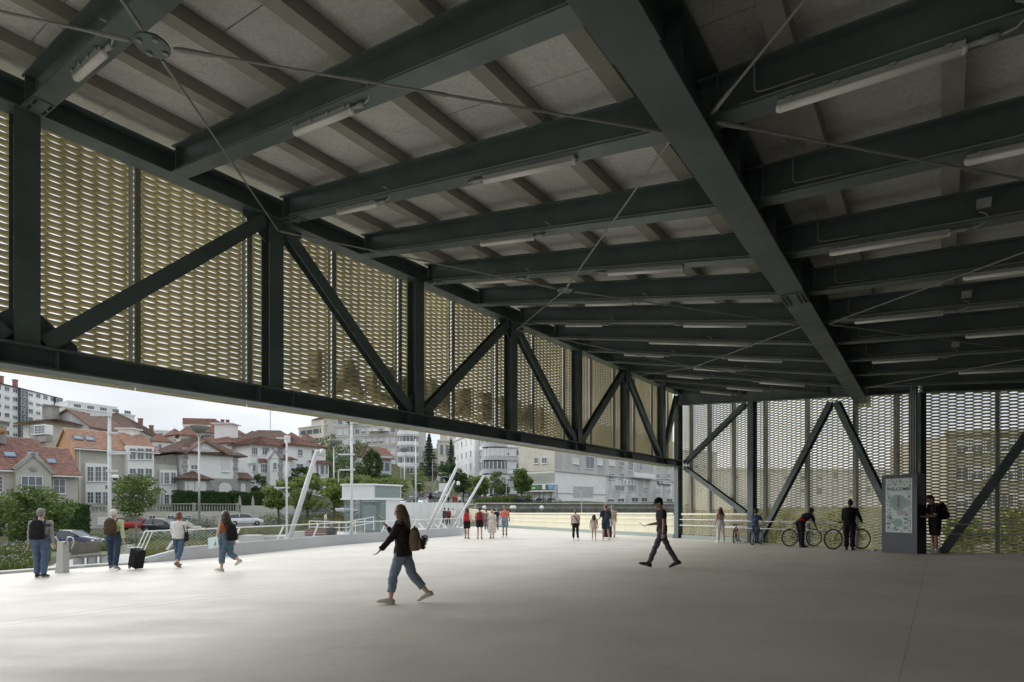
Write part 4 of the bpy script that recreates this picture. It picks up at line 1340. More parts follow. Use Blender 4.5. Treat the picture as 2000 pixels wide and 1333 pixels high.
W6 = uvw(-92, 562, 636)
h6 = thing("white_house", "plain white house with red eaves and a corner bay, left of the dense trees", "house", W6.at(0, 5))
z6 = pt(W6, 600, 872).z
body(h6, W6, 0, W6.len, 3, z6, 9, M_wwall)
hip(h6, W6, 0, W6.len, z6, 2.0, 9, M_tile_r, .7)
body(h6, W6, -.2, .5, z6, z6 + 1.6, .8, M_wwall, "chimney")
winpx(h6, W6, 581, 591, 878, 891, "plain", 2, 2); winpx(h6, W6, 608, 614, 879, 893, "plain", 2, 2); winpx(h6, W6, 579, 592, 906, 916, "plain", 2, 1)
bay(h6, W6, 601, 634, 905, 935, 1, off=1.3)
tiles(h6, pt(W6, 597, 906, 1.8), pt(W6, 639, 907, 1.8), pt(W6, 634, 900, 0), pt(W6, 602, 900, 0), M_tile_r)
for x0, x1 in ((609, 614), (617, 625), (627, 632)): winpx(h6, W6, x0, x1, 909, 928, "plain", 1, 1, off=1.33)

# ---- mid hill apartments
t, W, zt = block("cream_flats", "cream flats with dark strip windows left of the curved block", 583, 215, 640, 205, 838, 880, 12, M_cream, None, 2, 4, 3, 3.2, 1.5, ("plain",), M_framed, 4, floor=3.4)
body(t, W, W.len * .45, W.len, zt, zt + 2.6, 9, M_cream, "penthouse"); hip(t, W, W.len * .5, W.len, zt + 2.6, 2.2, 8, M_tile_r, .4)
t, W, zt = block("hillside_flats", "large pale concrete apartment block with stacked windows under the truss", 655, 185, 790, 178, 815, 930, 16, M_conc2, None, 2, 11, 6, 1.6, 1.6, ("plain", "blind.5", "blind1.", "blind1."), slab_m=M_cream, first=1.0, floor=3.35, margin=.03)
# rounded glass corner of that block
cp = W.at(W.len + .5, 0, -1.5)
for j in range(6):
    zf = zt - 3.35 * (j + 1)
    MB().lathe([(3.4, zf), (3.4, zf + 1.1)], Vector((cp.x, cp.y, 0)) - t.location, 18).obj("balcony_band", M_wwall, t)
    MB().lathe([(3.2, zf + 1.1), (3.2, zf + 2.7)], Vector((cp.x, cp.y, 0)) - t.location, 18).obj("curved_window", M_glass, t)
    for q in range(9):
        a_ = R(180 + 10 + q * 20)
        MB().box(Vector((cp.x + 3.25 * math.cos(a_), cp.y + 3.25 * math.sin(a_), zf + 1.9)) - t.location, (.16, .16, 1.6)).obj("window_bar", M_frame, t)
    MB().lathe([(3.45, zf + 2.7), (3.45, zf + 3.35)], Vector((cp.x, cp.y, 0)) - t.location, 18).obj("floor_band", M_conc2, t)
for k, (f0, f1, j) in enumerate(((.18, .36, 1), (.5, .78, 2))):
    MB().bar(W.at(W.len * f0, zt - 3.35 * j + 1.3, .8) - t.location, W.at(W.len * f1, zt - 3.35 * j + 1.3, .8) - t.location, 1.8, .12).obj("awning", mat("blue_awning", (.07, .10, .2), .8) if k == 0 else M_cream, t)
t, W, zt = block("curved_upper_flats", "tall pale flats with curving grey eaves behind the concrete block", 632, 205, 715, 215, 822, 880, 14, M_cream, None, 2, 6, 3, 1.8, 1.5, ("plain", "blind.5"), first=1.2, floor=3.4, slab_m=M_gclad)
t, W, zt = block("blue_gable_house", "small pale blue house with brown shutters and red roof beside the dense trees", 737, 125, 764, 126, 895, 942, 8, M_bluew, None, 2, 2, 2, .9, 1.5, ("plain",), M_wood, floor=3.2, first=.8)
tiles(t, W.at(-5, zt + .0, .8), W.at(W.len + .8, zt - .3, .8), W.at(W.len - .5, zt + 2.6, -4), W.at(-5, zt + 3.4, -4), M_tile_r, .4)
t, W, zt = block("beige_palace", "beige stone tower of an old church-like building between the conifers", 855, 175, 892, 176, 862, 945, 10, M_cream, None, 2, 3, 3, 1.0, 3.2, ("plain",), M_cream, 1, floor=5.0, first=.9)
for q in (.35, .8): MB().lathe([(1.2, 0), (1.2, 3), (.9, 3.2), (.9, 4.2), (.1, 6)], W.at(W.len * q, zt, -3) - t.location, 8).obj("turret", M_cream, t)
t, W, zt = block("white_corner_block", "white flats with small windows left of the curved grey building", 888, 168, 927, 150, 862, 965, 12, M_wwall, None, 2, 4, 5, .9, 1.5, ("plain", "blind1."), floor=3.4)
# ---- curved grey building
A_, C_, B_ = X2(926, 158), X2(955, 140), X2(1040, 143)
Wl, Wr = Wall(A_, C_), Wall(C_, B_)
t = thing("curved_building", "grey and white banded building with rounded glazed corner right of the conifers", "building", Wr.at(0, 3))
zt = CAMZ + (990 - 846) / FPX * 140
body(t, Wl, 0, Wl.len, -2, zt, 10, M_gclad); body(t, Wr, .05, Wr.len, -2, zt, 10, M_gclad)
cc = Vector((Wl.B.x, Wl.B.y, 0)) - Wl.n * 2.2 - Wr.n * 2.2
for j in range(5):
    zf = zt - 3.3 * (j + 1) + .6
    for W in (Wl, Wr):
        MB().bar(W.at(0, zf - .25, .10) - t.location, W.at(W.len, zf - .25, .10) - t.location, .3, 1.0).obj("floor_band", M_gclad if j % 2 else M_wwall, t)
        n = 6 if W is Wl else 5
        for k in range(n):
            window(t, W, W.len * (.14 + .8 * (k + .5) / n), zf + .5, 1.5 if W is Wl else 1.9, 1.5, rnd.choice(("plain", "blind.5", "blind1.", "plain")), 2, 1, off=.04)
    MB().lathe([(3.5, zf - .75), (3.5, zf + .35)], cc - t.location, 22).obj("balcony_band", M_gclad, t)
    MB().lathe([(3.3, zf + .35), (3.3, zf + 2.2)], cc - t.location, 22).obj("curved_window", M_blind if j % 2 else M_glass, t)
    for q in range(10):
        a_ = R(190 + q * 18)
        MB().box(cc + Vector((3.36 * math.cos(a_), 3.36 * math.sin(a_), zf + 1.25)) - t.location, (.18, .18, 1.9)).obj("window_bar", M_frame, t)
# ---- long building at the right, seen through the opening
C8 = Vector((*X2(1083, 104), 0))
W8 = Wall(C8.xy, (C8 + UDIR * 62).xy)
W8l = Wall((C8 - VDIR * 8.2).xy, C8.xy)
h8 = thing("street_building", "long pale building with worn grey facade and green shop sign behind the parapet", "building", W8.at(0, 2))
o_ = h8.location
zmid, ztop, zlow = pt(W8, 1090, 920).z, pt(W8, 1083, 860).z + 5, 0.5
body(h8, W8, 0, W8.len, zmid, ztop, 8.2, M_conc2)
s_end = W8.s_px(1183)
body(h8, W8, -.0, s_end, -3, zmid - .02, 8.2, M_wwall, "shop_block")
body(h8, W8, s_end + .02, W8.len, -3, zmid - .02, 8.2, M_stain, "lower_wall")
for st, y0, y1, x0, x1 in (("blind1.", 895, 907, 1118, 1131), ("plain", 892, 916, 1143, 1160), ("blind1.", 896, 909, 1166, 1177), ("blind1.", 897, 910, 1189, 1201), ("blind.3", 898, 911, 1209, 1219), ("plain", 902, 920, 1227, 1236), ("plain", 903, 920, 1248, 1254), ("plain", 907, 914, 1281, 1290), ("plain", 908, 914, 1301, 1311),
                           ("plain", 925, 937, 1188, 1200), ("plain", 925, 936, 1209, 1219), ("blind1.", 927, 938, 1229, 1239), ("plain", 925, 935, 1256, 1263), ("plain", 926, 935, 1281, 1288), ("plain", 926, 935, 1302, 1309),
                           ("plain", 948, 960, 1201, 1219), ("plain", 949, 960, 1226, 1239), ("blind.4", 949, 959, 1256, 1264), ("blind.5", 953, 960, 1280, 1288), ("blind.5", 953, 960, 1301, 1310),
                           ("blind.4", 972, 981, 1186, 1199), ("blind.3", 972, 981, 1206, 1219), ("plain", 972, 981, 1233, 1246), ("plain", 972, 981, 1252, 1264), ("blind.3", 972, 981, 1301, 1313)):
    winpx(h8, W8, x0, x1, y0, y1, st, 2, 1)
MB().bar(W8.at(-.1, zmid, .1) - o_, W8.at(W8.len, zmid, .1) - o_, .3, .25).obj("ledge", M_gclad, h8)
MB().bar(W8.at(s_end * .0, zmid - 4.1, .06) - o_, W8.at(s_end, zmid - 4.1, .06) - o_, .12, .15).obj("ledge", M_gclad, h8)
MB().bar(pt(W8, 1120, 961, .05) - o_, pt(W8, 1158, 961, .05) - o_, .08, 2.1).obj("billboard_frame", M_gclad, h8)
body(h8, W8, W8.s_px(1228), W8.s_px(1270), zmid - .1, zmid + .1, -1.3, M_conc2, "balcony_slab")
MB().bar(W8.at(W8.s_px(1228), zmid + .65, 1.3) - o_, W8.at(W8.s_px(1270), zmid + .65, 1.3) - o_, .06, 1.0).obj("balcony_rail", M_wwall, h8)
M_beige = mat("beige_panel_cladding", (0.62, 0.58, 0.50), 0.8, 0, var=.15, scale=.6)
MB().bar(W8l.at(0, (zmid + ztop) / 2, .05) - o_, W8l.at(W8l.len + .05, (zmid + ztop) / 2, .05) - o_, .1, ztop - zmid, ).obj("side_cladding", M_beige, h8)
for x0, x1 in ((1044, 1052), (1059, 1069)): winpx(h8, W8l, x0, x1, 894, 906, "plain", 2, 1, off=.13)
body(h8, W8l, 0, W8l.len, zmid - 2.4, zmid - .4, .05, M_cream, "shop_fascia")
M_green = mat("shop_green", (0.06, 0.22, 0.06), .5)
aw = MB().bar(W8l.at(-.6, zmid - 3.15, .5) - o_, W8l.at(W8l.len * .66, zmid - 3.05, .5) - o_, .9, .9).obj("shop_sign", M_green, h8)
for k, mm in enumerate((M_dgrey, M_wwall, M_dgrey, mat("shop_blue", (.20, .42, .62), .5))):
    MB().bar(W8l.at(W8l.len * (.66 + .085 * k), zmid - 3.05, .5) - o_, W8l.at(W8l.len * (.66 + .085 * (k + 1)), zmid - 3.02, .5) - o_, .9, .9).obj("sign_stripe", mm, aw)
for k, wd in ((.12, 1.5), (.42, 1.1)):
    MB().bar(W8l.at(W8l.len * k, zmid - 3.2, .97) - o_, W8l.at(W8l.len * k + wd, zmid - 3.19, .97) - o_, .03, .22).obj("sign_text", M_wwall, aw)
body(h8, W8l, 0, W8l.len, zmid - 3.9, zmid - 3.65, -1.1, M_wwall, "awning_edge")
for x0, x1 in ((1044, 1054), (1062, 1075), (1077, 1089)): winpx(h8, W8l, x0, x1, 948, 974, "blind1.", 1, 1, M_framed, .03)
def wall_sign(text, W, px0, px1, py0, py1, mback, mtext, label, cyl=False):
    s0, s1 = W.s_px(px0), W.s_px(px1)
    xm = (px0 + px1) / 2
    z0, z1 = W.z_py(xm, py1), W.z_py(xm, py0)
    t = thing("wall_sign", label, "sign", W.at((s0 + s1) / 2, (z0 + z1) / 2, .15))
    MB().bar(W.at(s0, (z0 + z1) / 2, .15) - t.location, W.at(s1, (z0 + z1) / 2, .15) - t.location, .1, z1 - z0).obj("sign_board", mback, t)
    if text:
        n = len(text)
        for i, ch in enumerate(text):
            l = link("letter", text_mesh(ch, (z1 - z0) * 1.0, .03, mtext), t, W.at(s0 + (s1 - s0) * (i + .5) / n, z0 + (z1 - z0) * .16, .24) - t.location)
            l.rotation_euler = (R(90), 0, W.rz)
    return t, s0, s1, z0, z1
wall_sign("BOEL", W8, 1216, 1243, 938, 948, M_wwall, mat("blue_letter", (.07, .20, .36), .5), "white sign reading BOEL in blue letters on the worn facade")
t, s0, s1, z0, z1 = wall_sign("", W8, 1284, 1309, 937, 948, M_dgrey, None, "dark grey sign with round white emblem at the right end of the facade")
MB().torus(W8.at(s0 + (s1 - s0) * .16, (z0 + z1) / 2, .22) - t.location, .42, .10, W8.n, 18, 6).obj("emblem_ring", M_wwall, t)
for k in (.36, .66):
    MB().bar(W8.at(s0 + (s1 - s0) * .33, z0 + (z1 - z0) * k, .22) - t.location, W8.at(s1 - .25, z0 + (z1 - z0) * k, .22) - t.location, .03, .26).obj("sign_text", M_wwall, t)
t, W, zt = block("end_house", "narrow white house visible between the grey facade and the corner post", 1318, 165, 1400, 175, 880, 990, 10, M_wwall, None, 2, 5, 5, 1.3, 1.5)
# buildings glimpsed through the end screen
t, W, zt = block("brown_block", "brown building seen through the mesh at the right", 1848, 62, 2120, 60, 850, 1010, 12, mat("brown_brick", (.44, .39, .32), .9, var=.2, scale=1), None, 2, 8, 3, 1.3, 1.5, ("blind.5", "plain"))
t, W, zt = block("cream_terrace", "long cream building seen through the mesh left of the info screen", 1360, 120, 1800, 124, 918, 1000, 10, M_wwall, None, 3, 12, 2, 1.2, 1.4, ("blind1.", "plain", "blind.5"))
# stone retaining wall under the street building
wr = thing("retaining_wall", "long stone retaining wall beyond the yellow parapet", "wall", Vector((*X2(1000, 100), 0)))
Wq = Wall(X2(930, 90), X2(1345, 104))
body(wr, Wq, 0, Wq.len, -6, pt(Wq, 1100, 984).z, .8, M_stone, "stone_face")
MB().bar(Wq.at(0, pt(Wq, 1100, 984).z, .1) - wr.location, Wq.at(Wq.len, pt(Wq, 1100, 984).z, .1) - wr.location, .9, .2).obj("coping", M_conc2, wr)
body(wr, Wq, 0, Wq.len, -6, pt(Wq, 1100, 994).z, -.6, mat("dark_rubble", (.13, .13, .11), .95, var=.5, scale=1.2, bump=.5, bscale=3), "rubble_foot")
# garden wall with balustrade in front of the townhouses, hedge wall further on
Wf = uvw(-79.5, 172, 468)
gw = thing("garden_wall", "granite garden wall topped by a long stone balustrade", "wall", Wf.at(0, 0))
zf = pt(Wf, 320, 1001).z
body(gw, Wf, 0, Wf.len, -3, zf, .6, M_granite, "wall_face")
balustrade(gw, Wf, .2, Wf.len - .2, zf, 1.15, -.3, .36, pier=5.5)
for x0, x1 in ((290, 304), (326, 340), (360, 372)):
    winpx(gw, Wf, x0, x1, 1007, 1017, "plain", 2, 1)
bay(gw, Wf, 190, 208, 1010, 1026, 1, "garage_door", .05, M_blind)
Wf2 = uvw(-80, 470, 600)
gw2 = thing("street_wall", "low granite wall with small pointed piers under the dark hedge", "wall", Wf2.at(0, 0))
zf2 = pt(Wf2, 530, 988).z
body(gw2, Wf2, 0, Wf2.len, -3, zf2, .5, M_granite, "wall_face")
for k in range(6):
    MB().lathe([(.22, 0), (.26, .1), (.16, .9), (.02, 1.5)], Wf2.at(Wf2.len * k / 5.5, zf2, -.25) - gw2.location, 6).obj("pier", M_stone, gw2)
# ================================================================ trees, hedges, beds
L_oak = leaf_mat("leaf_mid", (0.063, 0.105, 0.025), (0.168, 0.238, 0.070), (0.238, 0.280, 0.084))
L_lite = leaf_mat("leaf_light", (0.098, 0.154, 0.028), (0.238, 0.308, 0.084), (0.336, 0.350, 0.098))
L_dark = leaf_mat("leaf_dark", (0.035, 0.070, 0.025), (0.098, 0.161, 0.049), (0.126, 0.196, 0.056))
L_con = leaf_mat("needle_blue", (0.031, 0.059, 0.039), (0.084, 0.126, 0.091), (0.112, 0.154, 0.112))
L_hedge = leaf_mat("hedge_leaf", (0.025, 0.056, 0.017), (0.070, 0.133, 0.035), (0.098, 0.168, 0.042))
L_grass = leaf_mat("dry_grass", (0.10, 0.12, 0.035), (0.22, 0.23, 0.09), (0.36, 0.31, 0.17))
L_grass2 = leaf_mat("green_grass", (0.06, 0.095, 0.022), (0.15, 0.20, 0.06), (0.25, 0.26, 0.12))
L_silver = leaf_mat("silver_leaf", (0.13, 0.16, 0.11), (0.27, 0.29, 0.22), (0.34, 0.36, 0.29))
L_fl = leaf_mat("pale_flowers", (0.30, 0.24, 0.30), (0.48, 0.45, 0.42), (0.40, 0.36, 0.22))
M_bark = mat("bark", (0.13, 0.105, 0.08), 0.95, 0, var=.35, scale=6, bump=.4, bscale=18)
M_barkl = mat("pale_bark", (0.27, 0.25, 0.21), 0.95, 0, var=.3, scale=6)
NR = np.random.default_rng(11)
def leaf_mesh(name, centers, size, m, up=.25, aspect=.55):
    """one small folded leaf per centre"""
    n = len(centers)
    C = np.asarray(centers, float)
    d1 = NR.normal(size=(n, 3)); d1[:, 2] = d1[:, 2] * .6 + up * 0
    d1 /= np.linalg.norm(d1, axis=1)[:, None]
    d2 = np.cross(d1, NR.normal(size=(n, 3))); d2 /= np.linalg.norm(d2, axis=1)[:, None]
    s = size * NR.uniform(.6, 1.35, n)[:, None]
    nn = np.cross(d1, d2)
    V = np.stack([C - d1 * s * .5, C + d2 * s * aspect * .5 + nn * s * .08, C + d1 * s * .5, C - d2 * s * aspect * .5 + nn * s * .08], 1).reshape(-1, 3)
    me = bpy.data.meshes.new(name)
    me.vertices.add(n * 4); me.loops.add(n * 4); me.polygons.add(n)
    me.vertices.foreach_set("co", V.ravel())
    me.loops.foreach_set("vertex_index", np.arange(n * 4))
    me.polygons.foreach_set("loop_start", np.arange(n) * 4)
    me.polygons.foreach_set("loop_total", np.full(n, 4))
    me.update(calc_edges=True)
    me.materials.append(m)
    return me
def blob_pts(blobs, n, hollow=.55):
    """points through ellipsoids, denser near their skins"""
    w = np.array([b[3] * b[4] * b[5] for b in blobs]) ** .67
    pick = NR.choice(len(blobs), n, p=w / w.sum())
    d = NR.normal(size=(n, 3)); d /= np.linalg.norm(d, axis=1)[:, None]
    r = NR.uniform(hollow ** 3, 1.12, n) ** (1 / 3)
    B = np.array(blobs)[pick]
    return B[:, :3] + d * r[:, None] * B[:, 3:6]
def tree(label, x, y, h, crown_w, crown_h, leafm, n=2600, leaf=.22, kind="round", group=None, name="deciduous_tree", z=None, trunk_r=.10, clumps=26, bark=None, stakes=False):
    z = lz(x, y) if z is None else z
    t = thing(name, label, "tree", (x, y, z), 0, group)
    zc = h - crown_h / 2
    bl = []
    for k in range(clumps):
        a = rnd.uniform(0, 6.283); q = rnd.uniform(-1, 1)
        rr = math.sqrt(max(.05, 1 - q * q)) if kind == "round" else 1
        if kind == "vase": rr = .35 + .65 * min(1, (q + 1.2) / 1.4) if q < .4 else math.sqrt(max(.1, 1 - q * q))
        d = rnd.uniform(.35, .86)
        s = rnd.uniform(.20, .36)
        bl.append((math.cos(a) * rr * d * crown_w / 2, math.sin(a) * rr * d * crown_w / 2, zc + q * crown_h * .42, s * crown_w * .55, s * crown_w * .55, s * crown_h * .45))
    pts = blob_pts(bl, n)
    link("crown", leaf_mesh("crown", pts, leaf, leafm), t)
    tk = MB()
    fork = max(.3, h - crown_h * .82)
    lean = rnd.uniform(-.12, .12)
    tk.tube([(0, 0, -.3), (lean * .3, 0, fork * .5), (lean, .03, fork), (lean * 1.3, 0, zc)], [trunk_r * 1.25, trunk_r, trunk_r * .85, trunk_r * .3], 8)
    for b in bl[:9]:
        tk.tube([(lean, .03, fork * rnd.uniform(.85, 1.05)), (b[0] * .5, b[1] * .5, (fork + b[2]) / 2), b[:3]], [trunk_r * .5, trunk_r * .33, trunk_r * .12], 5)
    tk.obj("trunk", bark or M_bark, t, True)
    if stakes:
        for s in (-.5, .5):
            MB().tube([(s, 0, -.3), (s, 0, 1.45)], .045, 6).obj("stake", M_barkl, t)
        MB().bar((-.55, 0, 1.3), (.55, 0, 1.3), .03, .09).obj("tie_bar", M_barkl, t)
    return t
def conifer(label, x, y, h, w, n, leafm=None, tiers=13, leaf=.38, z=None, droop=.12, name="conifer"):
    z = lz(x, y) if z is None else z
    t = thing(name, label, "tree", (x, y, z))
    C = []
    tk = MB()
    tk.tube([(0, 0, -.5), (0, 0, h * .5), (0, 0, h)], [h * .028, h * .018, .03], 7)
    for i in range(tiers):
        f = (i + .6) / tiers
        zz = h * (.12 + .86 * f)
        rad = w / 2 * (1 - f) ** .75 * rnd.uniform(.8, 1.12)
        nb = max(4, int(11 * (1 - f * .5)))
        a0 = rnd.uniform(0, 6)
        for k in range(nb):
            a = a0 + 6.283 * k / nb + rnd.uniform(-.2, .2)
            rl = rad * rnd.uniform(.72, 1.1)
            tip = (math.cos(a) * rl, math.sin(a) * rl, zz - rl * droop)
            tk.tube([(0, 0, zz), tip], [.06, .02], 4)
            m = max(5, int(n / tiers / nb))
            q = NR.uniform(.1, 1.05, m)
            side = NR.normal(size=m) * rl * .16 * (1.15 - q)
            C.append(np.stack([np.cos(a) * rl * q - np.sin(a) * side, np.sin(a) * rl * q + np.cos(a) * side, zz - rl * droop * q + NR.normal(size=m) * h * .012], 1))
    link("crown", leaf_mesh("crown", np.concatenate(C), leaf, leafm or L_con, aspect=.3), t)
    tk.obj("trunk", M_bark, t)
    return t
def tpx(px, py_top, d, base=None):
    p = at(px, py_top, d)
    z = lz(p.x, p.y) if base is None else base
    return p.x, p.y, p.z - z
def W_(px, d): return px / FPX * d
GT = None
x, y, h = tpx(62, 945, 23); tree("bushy young tree with stakes at the left edge, behind the man in the grey jumper", x, y, h, W_(140, 23), h * .74, L_oak, 4200, .15, "vase", stakes=True, trunk_r=.06, clumps=34)
x, y, h = tpx(-45, 955, 24); tree("low bushy tree cut by the left picture edge", x, y, h, W_(120, 24), h * .8, L_dark, 2600, .17, trunk_r=.06)
x, y, h = tpx(267, 926, 36); tree("slim young street tree with rounded crown between the two white poles", x, y, h, W_(106, 36), W_(84, 36), L_oak, 4300, .17, "vase", trunk_r=.07, clumps=36, bark=M_barkl)
GP_ = "spreading plane trees along the street"
for i, (px, yt, d, wpx, hpx, lb_) in enumerate(((545, 938, 62, 62, 58, "light green spreading tree left of the leaning lamp mast"), (600, 926, 66, 90, 72, "light green spreading tree behind the leaning lamp mast"), (652, 934, 64, 80, 62, "light green spreading tree between the leaning mast and the lift"), (705, 928, 84, 90, 40, "light green tree showing above the lift roof, left one"), (765, 932, 88, 80, 46, "light green tree showing above the lift roof, right one"))):
    x, y, h = tpx(px, yt, d); tree(lb_, x, y, h, W_(wpx, d), W_(hpx, d), L_lite, 2600, .30, "round", GP_, trunk_r=.13, clumps=24)
for px, yt, d, wpx, hpx, lm, lb_ in ((640, 849, 122, 66, 100, L_oak, "tall mid green tree left part of the dense group on the slope"), (690, 858, 114, 100, 100, L_dark, "big dense dark green tree in front of the concrete flats"), (728, 880, 112, 46, 74, L_dark, "dense dark green tree next to the blue gabled house"), (592, 914, 100, 64, 40, L_dark, "dark rounded tree below the plain white house"), (505, 927, 92, 42, 50, L_hedge, "dark evergreen tree beside the villa wing"),
                                      (818, 920, 128, 36, 40, L_lite, "round clipped light green tree under the cedar"), (752, 926, 124, 44, 36, L_oak, "round tree right of the blue gabled house"), (876, 902, 146, 50, 58, L_hedge, "dark broad tree under the two conifers"), (905, 924, 132, 50, 40, L_hedge, "dark bushy tree behind the leaning poles"), (938, 930, 116, 52, 38, L_lite, "light green bushy tree in front of the curved building"), (972, 920, 112, 34, 44, L_oak, "slender young tree before the curved building"), (1019, 917, 100, 46, 44, L_oak, "young street tree left of the green shop sign"), (985, 945, 125, 30, 24, L_dark, "small dark tree below the curved building")):
    x, y, h = tpx(px, yt, d); tree(lb_, x, y, h, W_(wpx, d), min(h * .96, W_(hpx, d)), lm, 3000 if wpx > 45 else 1700, .42 if wpx > 45 else .32, trunk_r=.16, clumps=26)
x, y, h = tpx(838, 847, 152); conifer("tall dark cedar with layered branches right of the concrete flats", x, y, h, W_(46, 152), 5200, tiers=15, leaf=.55)
x, y, h = tpx(881, 857, 154); conifer("narrow dark conifer beside the beige tower", x, y, h, W_(30, 154), 3600, tiers=14, leaf=.5, droop=.3)
for px, yt, d, wpx, lm, lb_ in ((1530, 985, 44, 90, L_lite, "leafy tree behind the end screen between the braces"), (1640, 990, 40, 90, L_lite, "low light green tree behind the end screen by the bicycles"), (1985, 995, 40, 90, L_lite, "dark tree behind the mesh at the right edge"), (1880, 1005, 36, 80, L_lite, "low tree behind the mesh beside the standing man")):
    x, y, h = tpx(px, yt, d); tree(lb_, x, y, h, W_(wpx, d), h * .75, lm, 1700, .34, trunk_r=.12)
# far wooded slope
pts = []
for k in range(90):
    x = rnd.uniform(-330, 60); y = rnd.uniform(190, 330)
    for q in range(60):
        pts.append((x + rnd.gauss(0, 3), y + rnd.gauss(0, 3), lz(x, y) + rnd.uniform(-1, 3)))
tag(link("wooded_slope", leaf_mesh("wooded_slope", pts, 2.0, L_dark)), "far trees covering the hillside between the flats", kind="stuff")
def hedge(label, W, s0, s1, z0, z1, dep, m=None, n=5200, leaf=.13, name="clipped_hedge"):
    t = thing(name, label, "hedge", W.at((s0 + s1) / 2, z0, -dep / 2))
    L_ = s1 - s0
    body(t, W, s0 + .15, s1 - .15, z0 - .6, z1 - .12, 0.0 + dep - .2, L_hedge, "hedge_core")
    P = []
    for k in range(n):
        s = rnd.uniform(s0, s1); r = rnd.random()
        bump = .10 * math.sin(s * 1.7) + .06 * math.sin(s * 4.1)
        if r < .68: q = W.at(s, rnd.uniform(z0, z1), rnd.gauss(.02, .06))
        elif r < .95: q = W.at(s, z1 + rnd.gauss(0, .05) + bump, -rnd.uniform(0, dep))
        else: q = W.at(rnd.choice((s0, s1)), rnd.uniform(z0, z1), -rnd.uniform(0, dep))
        P.append(q - t.location)
    tag(link("foliage", leaf_mesh("foliage", P, leaf, m or L_hedge), t), kind="stuff")
    return t
Wh = uvw(-81.5, 344, 505)
hedge("long dark clipped hedge behind the stone balustrade of the villa", Wh, 0, Wh.s_px(452), pt(Wh, 400, 990).z, pt(Wh, 400, 961).z, 1.6, n=6500, leaf=.2)
hedge("second dark clipped hedge left of the spreading trees", Wh, Wh.s_px(455), Wh.len + 4, pt(Wh, 480, 990).z, pt(Wh, 480, 962).z, 1.6, n=5200, leaf=.2)
Wh2 = Wall(X2(60, 50), X2(176, 60))
hedge("leafy hedge below the red-roofed house, left of the balustrade", Wh2, 0, Wh2.len, CAMZ - 55 * 55 / FPX, CAMZ + 4 * 55 / FPX, 2.0, L_hedge, 6000, .2)
# planted beds: tufts of grass blades
def bed(name, label, pts_poly, n, hmin, hmax, m, lean=.35, w=.012, flowers=0, fm=None):
    poly = [Vector((p[0], p[1])) for p in pts_poly]
    xs, ys = [p.x for p in poly], [p.y for p in poly]
    def inside(x, y):
        c = False
        for i in range(len(poly)):
            a, b = poly[i], poly[i - 1]
            if (a.y > y) != (b.y > y) and x < (b.x - a.x) * (y - a.y) / (b.y - a.y) + a.x: c = not c
        return c
    P = []
    while len(P) < n:
        x, y = rnd.uniform(min(xs), max(xs)), rnd.uniform(min(ys), max(ys))
        if inside(x, y): P.append((x, y))
    P = np.array(P)
    z = land_z(P[:, 0], P[:, 1]) - .02
    V, F = [], []
    clump = NR.uniform(.55, 1.0, 64)
    for (x, y), zz in zip(P, z):
        k = clump[int(x * 1.3) * 7 % 64] * clump[int(y * 1.1) * 5 % 64]
        h = rnd.uniform(hmin, hmax) * (.5 + .6 * k)
        a = rnd.uniform(0, 6.283); l = rnd.uniform(0, lean) * h
        b = rnd.uniform(0, 6.283)
        dx, dy = math.cos(b) * w, math.sin(b) * w
        lx, ly = math.cos(a) * l, math.sin(a) * l
        o = len(V)
        V += [(x - dx, y - dy, zz), (x + dx, y + dy, zz), (x + lx * .35 + dx * .8, y + ly * .35 + dy * .8, zz + h * .6), (x + lx * .35 - dx * .8, y + ly * .35 - dy * .8, zz + h * .6), (x + lx, y + ly, zz + h)]
        F += [(o, o + 1, o + 2, o + 3), (o + 3, o + 2, o + 4)]
    me = bpy.data.meshes.new(name)
    me.from_pydata(V, [], F); me.materials.append(m)
    o = tag(link(name, me), label, kind="stuff")
    if flowers:
        k = NR.choice(len(P), flowers)
        C = np.stack([P[k, 0], P[k, 1], z[k] + NR.uniform(hmin, hmax * .95, flowers)], 1)
        tag(link("flower_heads", leaf_mesh("flower_heads", C, .05, fm or L_fl, aspect=.9)), "small pale flower heads among the grasses", kind="stuff")
    return o
def shrubs(name, label, items, m, leaf=.10, dens=260):
    """low planting that reads as one mass"""
    B, n = [], 0
    for px, py, d, w, h in items:
        p = at(px, py, d); z = lz(p.x, p.y)
        for k in range(3):
            B.append((p.x + rnd.uniform(-w, w) * .5, p.y + rnd.uniform(-w, w) * .3, z + h * rnd.uniform(.3, .55), w * rnd.uniform(.4, .6), w * .45, h * rnd.uniform(.4, .6)))
        n += int(dens)
    return tag(link(name, leaf_mesh(name, blob_pts(B, n, .3), leaf, m)), label, kind="stuff")
bed("meadow_bed", "tall grasses and wild flowers in the bed at the bottom left edge", [X2(-160, 16.3), X2(20, 16.4), X2(85, 17.2), X2(100, 20.5), X2(70, 25), X2(20, 26), X2(-200, 24)], 12000, .25, .7, L_grass2, flowers=1800)
bed("grass_bed", "grasses behind the timber bench", [X2(120, 26), X2(215, 27), X2(240, 36), X2(90, 36), X2(40, 30)], 5000, .2, .45, L_grass2, w=.018, flowers=500)
bed("grass_bed", "dry grasses at the start of the railing", [X2(272, 20.5), X2(320, 21), X2(420, 29), X2(380, 33), X2(290, 28)], 6500, .2, .6, L_grass, w=.015)
bed("grass_bed", "tall dry grasses in front of the white estate car", [X2(425, 46), X2(560, 47), X2(600, 62), X2(560, 70), X2(440, 62)], 9000, .3, .7, L_grass, w=.035)
bed("grass_bed", "dry grasses left of the lift", [X2(590, 56), X2(668, 56), X2(690, 72), X2(600, 74)], 6000, .6, 1.3, L_grass, w=.04)
